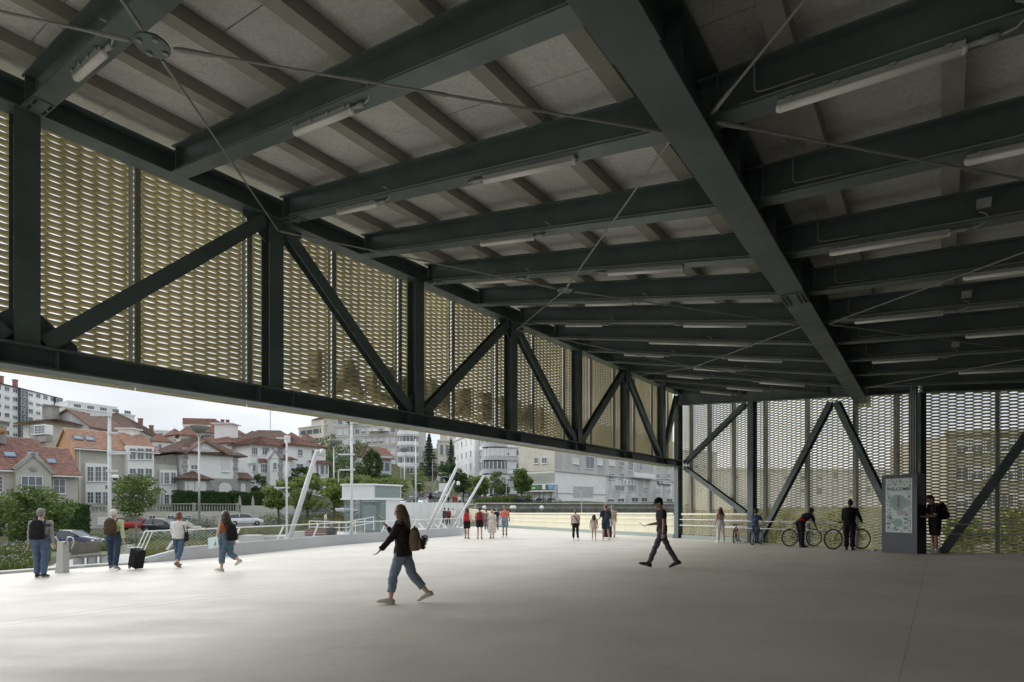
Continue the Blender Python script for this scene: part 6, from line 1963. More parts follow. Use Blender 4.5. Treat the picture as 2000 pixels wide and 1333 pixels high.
def rig(H, lean=0, lleg=(0, 0), rleg=(0, 0), larm=(0, 5, 10), rarm=(0, 5, 10), head=0, turn=0, stance=.055, sit=None, twist=0, wide=1.0, lin=0, rin=0):
    """joints in metres; x to the person's right, y forward, z up. legs: (hip, knee); arms: (forward, outward, elbow)"""
    q = Rig(); q.H = H; q.wide = wide
    def rx(v, a):
        a = R(a); return Vector((v.x, v.y * math.cos(a) - v.z * math.sin(a), v.y * math.sin(a) + v.z * math.cos(a)))
    q.leg = {}
    lows = []
    for nm, sx, (h, k) in (("L", -1, lleg), ("R", 1, rleg)):
        hip = Vector((sx * .052 * wide, 0, 0))
        knee = hip + rx(Vector((sx * (stance - .052) * .5, 0, -.245)), h)
        ank = knee + rx(Vector((sx * (stance - .052) * .5, 0, -.245)), h - k)
        fp = max(-35, min(60, (h - k)))
        toe = ank + rx(Vector((sx * .012, .115, -.028)), fp * .75 if fp < 0 else fp * .55)
        heel = ank + rx(Vector((0, -.03, -.036)), fp * .75 if fp < 0 else fp * .55)
        q.leg[nm] = [hip, knee, ank, toe, heel]
        lows += [toe.z - .012, heel.z - .004]
    z0 = -min(lows)
    if sit is not None: z0 = sit / H
    up = Vector((0, 0, z0))
    for nm in q.leg: q.leg[nm] = [(p + up) * H for p in q.leg[nm]]
    ax = lambda v: rx(v, -lean)
    pel = up
    q.sp = lambda x, y, z: (pel + ax(Vector((x, y, z)))) * H        # point on the torso, z above the hips
    q.arm = {}
    for nm, sx, (f, o_, e), tin in (("L", -1, larm, lin), ("R", 1, rarm, rin)):
        sh = Vector((sx * .101 * wide, 0, .278))
        d = rx(Vector((sx * math.sin(R(o_)), 0, -math.cos(R(o_)))), f)
        el = sh + d * .170
        d2 = rx(Vector((sx * math.sin(R(o_ - tin)), 0, -math.cos(R(o_ - tin)))), f + e)
        wr = el + d2 * .145
        hd = wr + d2 * .085
        q.arm[nm] = [q.sp(*sh), q.sp(*el), q.sp(*wr), q.sp(*hd)]
    hp = R(head)
    q.neck = q.sp(0, -.005, .30)
    q.up = (q.sp(0, 0, 1) - q.sp(0, 0, 0)).normalized(); q.fw = (q.sp(0, 1, 0) - q.sp(0, 0, 0)).normalized()
    hu = (q.up * math.cos(hp) + q.fw * math.sin(hp)).normalized()
    rt = Vector((1, 0, 0))
    hf = rt.cross(hu) * -1 if rt.cross(hu).dot(q.fw) < 0 else rt.cross(hu)
    ct, st_ = math.cos(R(turn)), math.sin(R(turn))
    q.hf = (hf * ct + rt * st_).normalized(); q.hr = (rt * ct - hf * st_).normalized(); q.hu = hu
    q.head = q.neck + (q.up * .4 + hu * .6) * .098 * H + q.hf * .012 * H
    return q
def hand(mb, wr, tip, H, side, curl=25):
    d = (tip - wr).normalized()
    s = d.cross(Vector((0, 0, 1)));
    s = s.normalized() if s.length > .2 else Vector((0, 1, 0))
    n = s.cross(d).normalized()
    k = H / 1.7
    pc = wr + d * .045 * k
    ring_loft(mb, [(wr - d * .01, s * .021 * k, n * .017 * k), (pc, s * .037 * k, n * .015 * k), (wr + d * .088 * k, s * .036 * k, n * .013 * k)], 10)
    for i, (x, l) in enumerate(((-.028, .062), (-.010, .075), (.010, .070), (.027, .056))):
        a = wr + d * .080 * k + s * x * k
        b = a + (d * math.cos(R(curl)) + n * side * math.sin(R(curl)) * -1) * l * .5 * k
        c = b + (d * math.cos(R(curl * 2.4)) - n * side * math.sin(R(curl * 2.4))) * l * .5 * k
        mb.tube([a - d * .02 * k, a, b, c], [.0088 * k, .009 * k, .0083 * k, .0065 * k], 6)
    a = wr + d * .02 * k + s * -.026 * k
    mb.tube([a, a + (d * .6 - s * .6) * .04 * k, a + (d * .95 - s * .35) * .075 * k], [.012 * k, .0105 * k, .008 * k], 6)
def make_person(label, pos, face, q, top, bottom, shoe, hair, skin="light", voxel=.013, group=None, feat=True, fem=False, cat="person", belly=0.0, socks=None):
    """face: heading angle in degrees, 0 looks along +Y, 90 looks towards -X"""
    H = q.H
    t = thing("person", label, cat, (pos[0], pos[1], pos[2]), R(face), group)
    sk = SKIN[skin]
    w = q.wide
    # body: one continuous surface
    b = MB()
    hw, sw, ww = (.088, .098, .070) if fem else (.082, .110, .080)
    def tor(infl, z0, z1, loose=0.0, flare=0.0):
        keys = [(-.035, hw * .95, .062), (.02, hw, .066), (.085, ww + .003, .058), (.13, ww + .002, .056), (.20, sw * .93, .066), (.255, sw * .98, .062), (.285, sw * .86, .050), (.305, .052, .040)]
        R_ = []
        zs = [z0 + (z1 - z0) * i / 9 for i in range(10)]
        for z in zs:
            for (za, xa, ya), (zb, xb, yb) in zip(keys, keys[1:]):
                if za <= z <= zb or (z < keys[0][0] and za == keys[0][0]) or (z > keys[-1][0] and zb == keys[-1][0]):
                    f = max(0, min(1, (z - za) / (zb - za))); break
            rx_, ry_ = xa + (xb - xa) * f, ya + (yb - ya) * f
            rx_ = rx_ * (1 - loose) + max(rx_, hw * 1.02) * loose
            bel = belly * math.exp(-((z - .09) / .08) ** 2)
            fl = 1 + flare * max(0, (.12 - z) / .3)
            c = q.sp(0, bel * .5, z)
            R_.append((c, Vector((1, 0, 0)) * rx_ * infl * w * H * fl, q.fw * (ry_ + bel * .5) * infl * H * (.5 + .5 * w) * fl))
        return R_
    ring_loft(b, tor(1.0, -.035, .305), 16)
    seg(b, q.neck - q.up * .02 * H, q.head - q.hu * .045 * H, .034 * H, .031 * H, 10)
    Mh = Matrix((q.hr, q.hf, q.hu)).transposed()
    hs = H if H > 1.45 else H * 1.12
    q.hs = hs
    b.ell(q.head + q.hu * .012 * hs, (.044 * hs, .055 * hs, .056 * hs), 14, 10, Mh)
    b.ell(q.head + q.hf * .012 * hs - q.hu * .028 * hs, (.036 * hs, .042 * hs, .040 * hs), 12, 8, Mh)
    b.ell(q.head + q.hf * .056 * hs - q.hu * .012 * hs, (.008 * hs, .013 * hs, .015 * hs), 8, 6, Mh)      # nose
    b.ell(q.head + q.hf * .044 * hs - q.hu * .052 * hs, (.016 * hs, .011 * hs, .011 * hs), 8, 6, Mh)      # chin
    b.ell(q.head + q.hf * .049 * hs - q.hu * .034 * hs, (.014 * hs, .006 * hs, .006 * hs), 8, 6, Mh)      # lips
    for s in (-1, 1):
        b.ell(q.head + q.hr * s * .045 * hs - q.hf * .004 * hs - q.hu * .008 * hs, (.006 * hs, .013 * hs, .019 * hs), 8, 6, Mh)
    for nm in "LR":
        hip, kn, an, toe, heel = q.leg[nm]
        seg(b, hip, kn, .050 * H * (.6 + .4 * w), .031 * H, 12)
        seg(b, kn, an, .030 * H, .020 * H, 12, .031 * H)
        seg(b, an, toe, .020 * H, .014 * H, 8)
        sh, el, wr, hd = q.arm[nm]
        seg(b, sh, el, .029 * H * (.7 + .3 * w), .022 * H, 10)
        seg(b, el, wr, .022 * H, .015 * H, 10, .021 * H)
        hand(b, wr, hd, H, -1 if nm == "L" else 1)
    bo = fuse("body", b, min(voxel, .0085) if voxel < .011 else voxel, sk, t, 2)
    if feat:
        e = MB()
        for s in (-1, 1):
            e.ell(q.head + q.hr * s * .019 * hs + q.hf * .0505 * hs + q.hu * .004 * hs, (.0055 * hs, .003 * hs, .0032 * hs), 8, 5, Mh)
            e.ell(q.head + q.hr * s * .019 * hs + q.hf * .051 * hs + q.hu * .016 * hs, (.011 * hs, .003 * hs, .0022 * hs), 8, 5, Mh)
        e.obj("eyes", M_dark, bo, True)
    # trousers, shorts or skirt
    if bottom:
        m, ln, infl = bottom[0], bottom[1], bottom[2]
        g_ = MB()
        if len(bottom) > 3 and bottom[3] == "skirt":
            rr = []
            for i in range(7):
                f = i / 6
                z = .10 - (ln + .10) * f
                ky = (q.leg["L"][1].y + q.leg["R"][1].y) / 2 * f
                c = q.sp(0, 0, .10) if i == 0 else Vector((0, q.sp(0, 0, .1).y * (1 - f) + ky * f, q.sp(0, 0, 0).z + z * H))
                rr.append((c, Vector((.09 + .055 * f, 0, 0)) * H * infl, Vector((0, .066 + .055 * f, 0)) * H * infl))
            ring_loft(g_, rr, 18)
        else:
            ring_loft(g_, tor(1.05 * infl, -.04, .105, .3), 16)
            for nm in "LR":
                hip, kn, an = q.leg[nm][:3]
                end = kn if ln <= .5 else an
                if ln < .5: a1 = hip.lerp(kn, ln * 2)
                r0 = .054 * H * infl * (.6 + .4 * w)
                if ln <= .5:
                    e_ = hip.lerp(kn, min(1, ln * 2))
                    g_.tube([hip + Vector((0, 0, .02)), hip, hip.lerp(e_, .5), e_], [r0 * .8, r0, r0 * .95, r0 * (.90 if ln < .45 else .80)], 12)
                else:
                    e_ = kn.lerp(an, (ln - .5) * 2)
                    g_.tube([hip + Vector((0, 0, .02)), hip, hip.lerp(kn, .55), kn, kn.lerp(e_, .5), e_], [r0 * .8, r0, r0 * .84, .039 * H * infl, .038 * H * infl, .033 * H * infl], 12)
        fuse("trousers" if ln > .5 and len(bottom) < 4 else ("skirt" if len(bottom) > 3 else "shorts"), g_, voxel, m, t, 2, .010)
    # shirt, jacket, dress
    if top:
        m, sleeve, hem, infl = top[0], top[1], top[2], top[3]
        g_ = MB()
        ring_loft(g_, tor(infl * 1.04, hem, .300, .55, top[4] if len(top) > 4 else 0), 18)
        for nm in "LR":
            sh, el, wr, hd = q.arm[nm]
            r0 = .034 * H * infl * (.7 + .3 * w)
            if sleeve >= 1:
                e_ = el.lerp(wr, sleeve - 1)
                g_.tube([sh + (sh - el).normalized() * .012, sh, sh.lerp(el, .5), el, e_], [r0 * .8, r0, r0 * .92, .028 * H * infl, .023 * H * infl], 12)
            elif sleeve > 0:
                e_ = sh.lerp(el, sleeve)
                g_.tube([sh + (sh - el).normalized() * .012, sh, e_], [r0 * .8, r0, r0 * 1.0], 12)
        fuse("dress" if hem < -.2 else "shirt", g_, voxel, m, t, 2, .008)
    # shoes
    for nm in "LR":
        an, toe, heel = q.leg[nm][2:]
        d = (toe - heel); d.normalize()
        sd = Vector((1, 0, 0)); u_ = sd.cross(d).normalized()
        k = H
        for part, mm in (("shoe", shoe[0]), ("sole", shoe[1])):
            s_ = MB()
            if part == "shoe":
                ring_loft(s_, [(heel - d * .012 * k + u_ * .016 * k, sd * .017 * k, u_ * .024 * k), (heel + d * .02 * k + u_ * .024 * k, sd * .025 * k, u_ * .034 * k), (heel + d * .075 * k + u_ * .019 * k, sd * .027 * k, u_ * .027 * k), (toe - d * .01 * k + u_ * .010 * k, sd * .029 * k, u_ * .019 * k), (toe + d * .022 * k + u_ * .007 * k, sd * .019 * k, u_ * .012 * k)], 12)
                if socks: pass
            else:
                ring_loft(s_, [(heel - d * .015 * k - u_ * .001 * k, sd * .016 * k, u_ * .007 * k), (heel + d * .02 * k - u_ * .001 * k, sd * .023 * k, u_ * .008 * k), (toe - d * .02 * k, sd * .026 * k, u_ * .007 * k), (toe + d * .020 * k + u_ * .002 * k, sd * .014 * k, u_ * .005 * k)], 12)
            s_.obj(part, mm, t, True)
        if socks:
            MB().tube([an + (q.leg[nm][1] - an) * (.0), an + (q.leg[nm][1] - an) * socks[1]], .025 * k, 10).obj("sock", socks[0], t, True)
    # hair
    if hair:
        hm, kind = HAIRM[hair[0]], hair[1]
        h_ = MB()
        h_.ell(q.head - q.hf * .010 * hs + q.hu * .022 * hs, (.049 * hs, .056 * hs, .054 * hs), 14, 10, Mh)
        if kind == "short":
            h_.ell(q.head - q.hf * .022 * hs - q.hu * .004 * hs, (.045 * hs, .040 * hs, .046 * hs), 12, 8, Mh)
        elif kind == "bob":
            h_.ell(q.head - q.hf * .018 * hs - q.hu * .015 * hs, (.058 * hs, .052 * hs, .062 * hs), 12, 8, Mh)
        elif kind in ("long", "xlong"):
            L_ = .16 if kind == "long" else .21
            for i in range(11 if kind == "long" else 26):
                a = -1.9 + 3.8 * i / (10 if kind == "long" else 25)
                st = q.head + q.hu * .02 * hs + (q.hr * math.sin(a) * .046 - q.hf * math.cos(a) * .046) * hs
                jig = Vector((rnd.uniform(-.02, .02), rnd.uniform(-.02, .02), 0))
                ll = L_ * rnd.uniform(.75, 1.1) * (1 - .25 * abs(a) / 1.9)
                m1 = q.head - q.hu * .06 * hs + (q.hr * math.sin(a) * .056 - q.hf * (math.cos(a) * .055 + .010)) * hs
                en = q.head - q.hu * .02 * hs - Vector((0, 0, ll * hs)) + (q.hr * math.sin(a) * .062 - q.hf * (math.cos(a) * .062 + .015)) * hs + jig
                h_.tube([st, m1, m1.lerp(en, .55) + jig * .5, en], [.022 * hs, .021 * hs, .018 * hs, .006 * hs], 7)
            if kind == "long":
                h_.ell(q.head - q.hf * .018 * hs - q.hu * .03 * hs, (.046 * hs, .042 * hs, .06 * hs), 12, 8, Mh)
        elif kind == "bun":
            h_.ell(q.head - q.hf * .02 * hs - q.hu * .004 * hs, (.046 * hs, .042 * hs, .046 * hs), 12, 8, Mh)
            h_.ell(q.head - q.hf * .03 * hs + q.hu * .072 * hs, (.02 * hs, .02 * hs, .018 * hs), 8, 6, Mh)
        fuse("hair", h_, .009 if kind == "xlong" else .010, hm, t, 1)
    t["_"] = 0; del t["_"]
    return t
def wear(t, q, p):
    """turn a point of the person's own frame into a world point"""
    return Matrix.Rotation(t.rotation_euler.z, 4, 'Z') @ Vector(p) + t.location
def backpack(label, t, q, m, w=.30, h=.44, dp=.17, z=.20, straps=None, off=0.0, extra=None):
    c = q.sp(off, -.058 * q.wide - dp / 2 / q.H - .012, z)
    o = thing("backpack", label, "backpack", wear(t, q, c), t.rotation_euler.z)
    Mt = Matrix((Vector((1, 0, 0)), q.fw, q.up)).transposed()
    b = MB()
    rr = []
    for f, sx, sy in ((-.5, .80, .75), (-.46, .98, .98), (-.1, 1.0, 1.06), (.22, .93, .9), (.42, .72, .62), (.5, .4, .35)):
        rr.append((q.up * f * h, Vector((w / 2 * sx, 0, 0)), q.fw * dp / 2 * sy))
    ring_loft(b, rr, 16)
    fuse("bag_body", b, .016, m, o, 2, .006)
    p = MB(); ring_loft(p, [(q.up * f * h - q.fw * (dp * .5), Vector((w * .36 * s, 0, 0)), q.fw * .04 * s) for f, s in ((-.42, .7), (-.38, 1), (-.08, 1), (-.03, .6))], 12)
    p.obj("front_pocket", m, o, True)
    for s in (-1, 1):
        x0 = s * .07 * q.H * .9
        pts = [q.sp(x0 / q.H + off * .4, -.062, z + .085), q.sp(x0 / q.H * 1.05, -.03, .318), q.sp(x0 / q.H * 1.1, .035, .305), q.sp(x0 / q.H * 1.2, .072, .22), q.sp(x0 / q.H * 1.35, .03, .10), q.sp(x0 / q.H * 1.25, -.06, .06)]
        P = [Vector(a) - c for a in pts]
        MB().tube(P, .017, 6).obj("strap", straps or M_dark, o, True)
    MB().tube([q.up * h * .47 + Vector((-.04, 0, 0)), q.up * h * .57, q.up * h * .47 + Vector((.04, 0, 0))], .01, 6).obj("top_handle", straps or M_dark, o, True)
    return o
def phone(label, t, q, side, col=None, tilt=40):
    hd = q.arm[side][3]; wr = q.arm[side][2]
    o = thing("phone", label, "phone", wear(t, q, hd + (hd - wr).normalized() * .05 + Vector((0, 0, .035))), t.rotation_euler.z)
    mm = Matrix.Rotation(R(tilt), 3, 'X')
    MB().box((0, 0, 0), (.072, .15, .009), mm).obj("case", col or M_dark, o)
    MB().box(mm @ Vector((0, 0, .0052)), (.066, .14, .001), mm).obj("screen", M_glass, o)
    return o
c_jean = cloth("jean", (.085, .125, .20)); c_jeanl = cloth("jean_light", (.20, .25, .31)); c_jeand = cloth("jean_dark", (.045, .065, .11))
c_black = cloth("black", (.016, .016, .018)); c_white = cloth("white", (.70, .69, .67)); c_grey = cloth("grey", (.25, .26, .27)); c_dgrey = cloth("dark_grey", (.055, .055, .062))
c_navy = cloth("navy", (.022, .028, .055)); c_coral = cloth("coral", (.62, .10, .085)); c_salmon = cloth("salmon", (.62, .20, .13)); c_pink = cloth("pale_pink", (.62, .47, .44))
c_green = cloth("pale_green", (.50, .54, .33)); c_brownj = cloth("dark_brown", (.030, .022, .021)); c_cream = cloth("cream", (.62, .58, .52)); c_tan = cloth("tan_canvas", (.23, .17, .12)); c_olive = cloth("olive_brown", (.085, .055, .035)); c_red = cloth("red", (.42, .03, .035)); c_orange = cloth("burnt_orange", (.42, .12, .05)); c_beige = cloth("beige", (.45, .40, .33)); c_tie = cloth("tie_dye", (.10, .12, .24), .9, 12); c_teal = cloth("dusky_teal", (.12, .16, .15))
s_white = (mat("shoe_white", (.66, .64, .61), .6), mat("sole_white", (.72, .71, .69), .6)); s_black = (mat("shoe_black", (.02, .02, .022), .5), mat("sole_black", (.03, .03, .03), .7)); s_beige = (mat("shoe_beige", (.50, .44, .35), .7), s_white[1]); s_brown = (mat("shoe_brown", (.20, .11, .06), .6), mat("sole_tan", (.3, .22, .15), .7)); s_grey = (mat("shoe_grey", (.24, .24, .24), .7), s_white[1])
def ph(px_top, px_feet, pos):    # standing height from photo rows
    return (px_feet - px_top) / FPX * pos.y
# -- four walkers at the left
P0 = on_floor(80, 1129)
q = rig(1.77, lleg=(4, 4), rleg=(-5, 2), larm=(-4, 6, 10), rarm=(-3, 6, 12), wide=1.08, stance=.045)
t = make_person("grey-haired man in grey jumper and blue jeans with a black backpack, at the left edge", P0, 20, q, (c_grey, 1.95, -.01, 1.10), (c_jean, .98, 1.12), (s_black[0], s_white[1]), ("grey", "short"), "light", .011, feat=False, belly=.02)
ring = MB(); ring_loft(ring, [(q.sp(0, 0, z), Vector((.133 * q.H * 1.1, 0, 0)), q.fw * .088 * q.H) for z in (.218, .236)], 24); ring.obj("chest_stripe", c_black, t, True)
backpack("black backpack on the man in the grey jumper", t, q, c_black, .34, .50, .2, .165)
P1 = on_floor(222, 1113)
q = rig(1.74, lleg=(14, 4), rleg=(-12, 10), larm=(24, 6, 75), rarm=(-14, 9, 12), wide=1.10, stance=.075)
t = make_person("white-haired man in pale green shirt with brown backpack pulling a suitcase", P1, 14, q, (c_green, 1.9, -.02, 1.12), (c_jeand, .98, 1.14), s_grey, ("white", "short"), "light", .011, feat=False, belly=.02)
backpack("worn brown backpack on the man in pale green", t, q, c_olive, .34, .46, .19, .185, M_dark)
hw_ = wear(t, q, q.arm["R"][3])
sc_ = thing("suitcase", "black wheeled suitcase with long pull handle behind the white-haired man", "suitcase", on_floor(264, 1112.5), R(-24))
S = MB(); Ms = Matrix.Rotation(R(14), 3, 'Y')
S.box(Ms @ Vector((0, 0, .34)), (.36, .24, .54), Ms); bo = fuse("case_body", S, .016, cloth("suitcase", (.018, .018, .02)), sc_, 4)
for y in (-.08, .08):
    a = Ms @ Vector((-.06 + 0, y * .9, .6)); e = Matrix.Rotation(R(24), 3, 'Z') @ (hw_ - sc_.location)
    MB().tube([a, Vector((e.x + .02, e.y + y * .7, e.z - .02))], .009, 6).obj("pull_bar", M_galv, sc_)
    MB().torus(Ms @ Vector((-.13, y * 1.1, .04)), .035, .016, (0, 1, 0), 12, 5).obj("wheel", M_rubber, sc_)
MB().box(Ms @ Vector((0, -.13, .30)), (.26, .03, .34), Ms).obj("front_pocket", cloth("suitcase", (.018, .018, .02)), sc_)
P2 = on_floor(350, 1108)
q = rig(1.66, lleg=(8, 2), rleg=(-16, 18), larm=(14, 10, 40), rarm=(40, 42, 45), stance=.035, wide=1.05)
t = make_person("woman with auburn bob in white blouse and blue jeans, third walker from the left edge", P2, 8, q, (c_white, 1.85, -.015, 1.2), (c_jean, .86, 1.12), s_brown, ("auburn", "bob"), "light", .011, feat=False, fem=True)
bg_ = thing("shoulder_bag", "small black shoulder bag at the hip of the woman in white blouse", "bag", wear(t, q, q.sp(.125, .0, .03)), t.rotation_euler.z)
b = MB(); ring_loft(b, [(Vector((0, 0, z)), Vector((.045 * s, 0, 0)), Vector((0, .12 * s, 0))) for z, s in ((-.16, .8), (-.1, 1.05), (.06, .95), (.12, .5))], 14); fuse("bag_body", b, .014, c_black, bg_, 2)
MB().tube([Vector(p) - q.sp(.125, 0, .03) for p in (q.sp(.12, -.05, .09), q.sp(.095, -.05, .22), q.sp(.085, -.01, .315), q.sp(.10, .06, .22), q.sp(.125, .05, .09))], .012, 6).obj("strap", c_black, bg_)
P3 = on_floor(443, 1116)
q = rig(1.66, lean=4, lleg=(10, 6), rleg=(-4, 62), larm=(4, 12, 12), rarm=(-10, 10, 30), wide=.98)
t = make_person("girl with long dark hair and headphones in orange top and wide denim trousers", P3, 62, q, (c_orange, 0, .02, 1.02), (cloth("denim_wide", (.13, .19, .26)), .82, 1.32), s_beige, ("dark", "xlong"), "light", .011, feat=True, fem=True)
hp_ = thing("headphones", "silver headphones on the girl with long dark hair", "headphones", wear(t, q, q.head), t.rotation_euler.z)
pts = [q.hr * (.054 * 1.66) * math.cos(a) + q.hu * (.082 * 1.66) * math.sin(a) for a in [math.pi * k / 10 for k in range(11)]]
MB().tube(pts, .010, 6).obj("band", M_white, hp_, True)
for s in (-1, 1): MB().ell(q.hr * s * .056 * 1.66, (.022, .036, .040), 10, 7).obj("ear_cup", M_galv, hp_, True)
backpack("black backpack low on the girl with headphones", t, q, c_black, .32, .46, .2, .11)
fo = thing("folder", "pale blue paper folder under the arm of the girl with headphones", "folder", wear(t, q, q.arm["L"][3] + Vector((.02, .06, .10))), t.rotation_euler.z)
MB().box((0, 0, 0), (.012, .42, .30), Matrix.Rotation(R(-8), 3, 'X')).obj("cover", mat("folder_blue", (.50, .66, .66), .6), fo)
# -- walking girl in front
P4 = on_floor(787, 1179)
q = rig(1.72, lean=2, lleg=(19, 12), rleg=(-19, 22), larm=(29, 8, 16), rarm=(34, 4, 104), head=8, wide=1.0)
t = make_person("young woman striding left with long brown hair, dark jacket, light jeans and beige trainers", P4, 84, q, (c_brownj, 1.93, -.045, 1.18, .25), (c_jeanl, .84, 1.22), s_beige, ("brown", "xlong"), "light", .0085, feat=True, fem=True)
st_ = MB()
for i in range(44):
    a = rnd.uniform(-2.0, 1.9)
    s0 = q.head + q.hu * rnd.uniform(-.01, .05) * 1.72 + (q.hr * math.sin(a) * .050 - q.hf * math.cos(a) * .052) * 1.72
    m1 = q.head - q.hu * .06 * 1.72 + (q.hr * math.sin(a) * .066 - q.hf * (math.cos(a) * .064 + .01)) * 1.72
    e = q.head - Vector((0, 0, rnd.uniform(.27, .38))) + (q.hr * math.sin(a) * .075 - q.hf * (math.cos(a) * .07 + rnd.uniform(0, .03))) * 1.72
    st_.tube([s0, m1, m1.lerp(e, .5) + Vector((rnd.uniform(-.02, .02), rnd.uniform(-.02, .02), 0)), e], [.006, .010, .009, .003], 5)
tag(st_.obj("hair_strands", mat("hair_streak", (.30, .185, .095), .5), t, True), kind="stuff")
phone("dark phone held up by the striding young woman", t, q, "R")
bp = backpack("tan canvas backpack with fur pompom on the striding young woman", t, q, c_tan, .28, .40, .19, .12)
pp_ = [q.fw * -.14 + q.up * -.06, q.fw * -.17 + q.up * .0, q.fw * -.13 + q.up * -.13]
for k, (v_, r_) in enumerate(zip(pp_, (.06, .065, .05))):
    pts = blob_pts([(v_.x, v_.y, v_.z, r_, r_, r_)], 260, .2)
    link("pompom", leaf_mesh("pompom", pts, .045, mat("fur_black", (.02, .015, .016), .9) if k < 2 else mat("fur_red", (.10, .015, .02), .9), aspect=.2), bp)
# -- man with cap
P5 = on_floor(1293, 1110)
q = rig(1.86, lean=3, lleg=(24, 2), rleg=(-22, 10), larm=(-2, 10, 12), rarm=(0, 4, 84), head=18, wide=1.06)
t = make_person("man in black cap, dark polo and grey track trousers striding left with a phone", P5, 86, q, (cloth("dark_polo", (.045, .040, .044)), .62, -.01, 1.08), (cloth("track_grey", (.085, .085, .10)), 1.0, .98), (s_black[0], s_black[1]), ("black", "short"), "tan", .0085, feat=True)
ca = thing("cap", "black baseball cap on the man striding with a phone", "cap", wear(t, q, q.head), t.rotation_euler.z)
Mh = Matrix((q.hr, q.hf, q.hu)).transposed(); hs = q.hs
c_ = MB(); c_.ell(q.hu * .030 * hs - q.hf * .006 * hs, (.052 * hs, .062 * hs, .050 * hs), 14, 9, Mh); c_.obj("crown", c_black, ca, True)
v_ = MB(); ring_loft(v_, [(q.hf * .045 * hs + q.hu * .018 * hs, q.hr * .044 * hs, q.hu * .006 * hs), (q.hf * .085 * hs + q.hu * .010 * hs, q.hr * .040 * hs, q.hu * .004 * hs), (q.hf * .112 * hs + q.hu * .002 * hs, q.hr * .022 * hs, q.hu * .003 * hs)], 12); v_.obj("visor", c_black, ca, True)
phone("black phone in the hand of the man with the cap", t, q, "R", tilt=35)
wr = q.arm["L"][2]; MB().torus(wr, .030, .010, (q.arm["L"][3] - wr), 14, 6).obj("wristwatch", M_dark, t)
for nm in "LR":
    an, toe, heel = q.leg[nm][2:]
    d = (toe - heel).normalized(); u_ = Vector((1, 0, 0)).cross(d).normalized()
    for k in range(3):
        c0 = heel + d * (.055 + .017 * k) * 1.86 + u_ * .012 * 1.86
        for s in (-1, 1):
            MB().bar(c0 + Vector((s * .0255 * 1.86, 0, 0)) - u_ * .012, c0 + Vector((s * .020 * 1.86, 0, 0)) + u_ * .045 - d * .02, .014, .004, up=(1, 0, 0)).obj("shoe_stripe", s_white[0], t)
# -- group walking on the bridge
def far(label, px, py, ptop, face, q_kw, top, bottom, shoe, hair, skin="light", fem=False, pos=None, **kw):
    p = pos or on_floor(px, py)
    H = (py - ptop) / FPX * p.y * 1.0
    q = rig(H, **q_kw)
    return make_person(label, p, face, q, top, bottom, shoe, hair, skin, .016, fem=fem, **kw), q
t, q = far("girl with dark ponytail, white and navy jacket, black shorts and a red backpack", 912, 1053, 992, -6, dict(lleg=(6, 2), rleg=(-8, 4), wide=1.02), (c_white, 1.9, .0, 1.15), (c_black, .42, 1.2), s_brown, ("dark", "long"), "tan", True)
backpack("red and black backpack on the girl in white and navy jacket", t, q, c_red, .32, .46, .2, .17)
t, q = far("girl in coral jacket and black shorts with a dark red backpack", 937, 1053.5, 991, 3, dict(lleg=(5, 2), rleg=(-6, 3), wide=1.04), (c_coral, 1.9, .03, 1.15), (c_black, .34, 1.2), s_brown, ("dark", "bun"), "light", True)
backpack("dark red backpack on the girl in the coral jacket", t, q, cloth("dark_red", (.14, .03, .04)), .32, .44, .2, .19)
far("person in dusky green shirt and jeans half hidden behind the blond woman", 950, 1037, 996, 0, dict(lleg=(8, 4), rleg=(-8, 6)), (c_teal, .7, .0, 1.15), (c_jean, .98, 1.1), s_white, ("dark", "short"))
far("blond woman in long cream dress walking towards the viewer", 961, 1052.5, 996, 172, dict(lleg=(7, 3), rleg=(-7, 8), larm=(10, 10, 20), rarm=(-6, 12, 10), turn=15), (c_cream, .9, -.22, 1.14, .5), (c_cream, .34, 1.02, "skirt"), s_brown, ("blond", "bob"), "light", True)
far("person in navy top seen behind the blond woman", 970, 1036, 993, 0, dict(lleg=(5, 2), rleg=(-5, 6)), (c_navy, .9, .0, 1.12), (c_jean, .98, 1.1), s_grey, ("grey", "short"))
far("young man in salmon T-shirt and pale denim shorts walking towards the viewer", 986, 1050.5, 988, 176, dict(lleg=(9, 2), rleg=(-7, 8), larm=(-8, 9, 10), rarm=(8, 9, 10), turn=25), (c_salmon, .75, -.02, 1.16), (c_jeanl, .45, 1.2), s_white, ("dark", "short"), "tan", socks=(c_black, .3))
# -- four walking away on the right
t, q = far("woman with short auburn hair in pale pink top and black trousers, seen from behind", 1124, 1056.5, 996, 4, dict(lleg=(8, 2), rleg=(-9, 12), wide=1.06), (c_pink, .9, .02, 1.14), (c_black, .93, 1.1), s_white, ("auburn", "short"), "light", True)
sb = thing("bag_strap", "thin black bag strap across the back of the woman in pale pink", "strap", wear(t, q, q.sp(0, 0, .18)), t.rotation_euler.z)
MB().tube([q.sp(-.075, -.03, .30) - q.sp(0, 0, .18), q.sp(-.04, -.086, .22) - q.sp(0, 0, .18), q.sp(.02, -.086, .14) - q.sp(0, 0, .18), q.sp(.09, -.05, .06) - q.sp(0, 0, .18)], .016, 6).obj("strap", c_black, sb)
far("little girl with long dark hair in a pale pink short dress", 1160, 1056, 1006, -4, dict(lleg=(8, 3), rleg=(-8, 10), larm=(-6, 12, 10), rarm=(8, 12, 14)), (c_pink, .9, -.09, 1.12, .6), (c_pink, .2, 1.1), s_white, ("dark", "long"), "light", True)
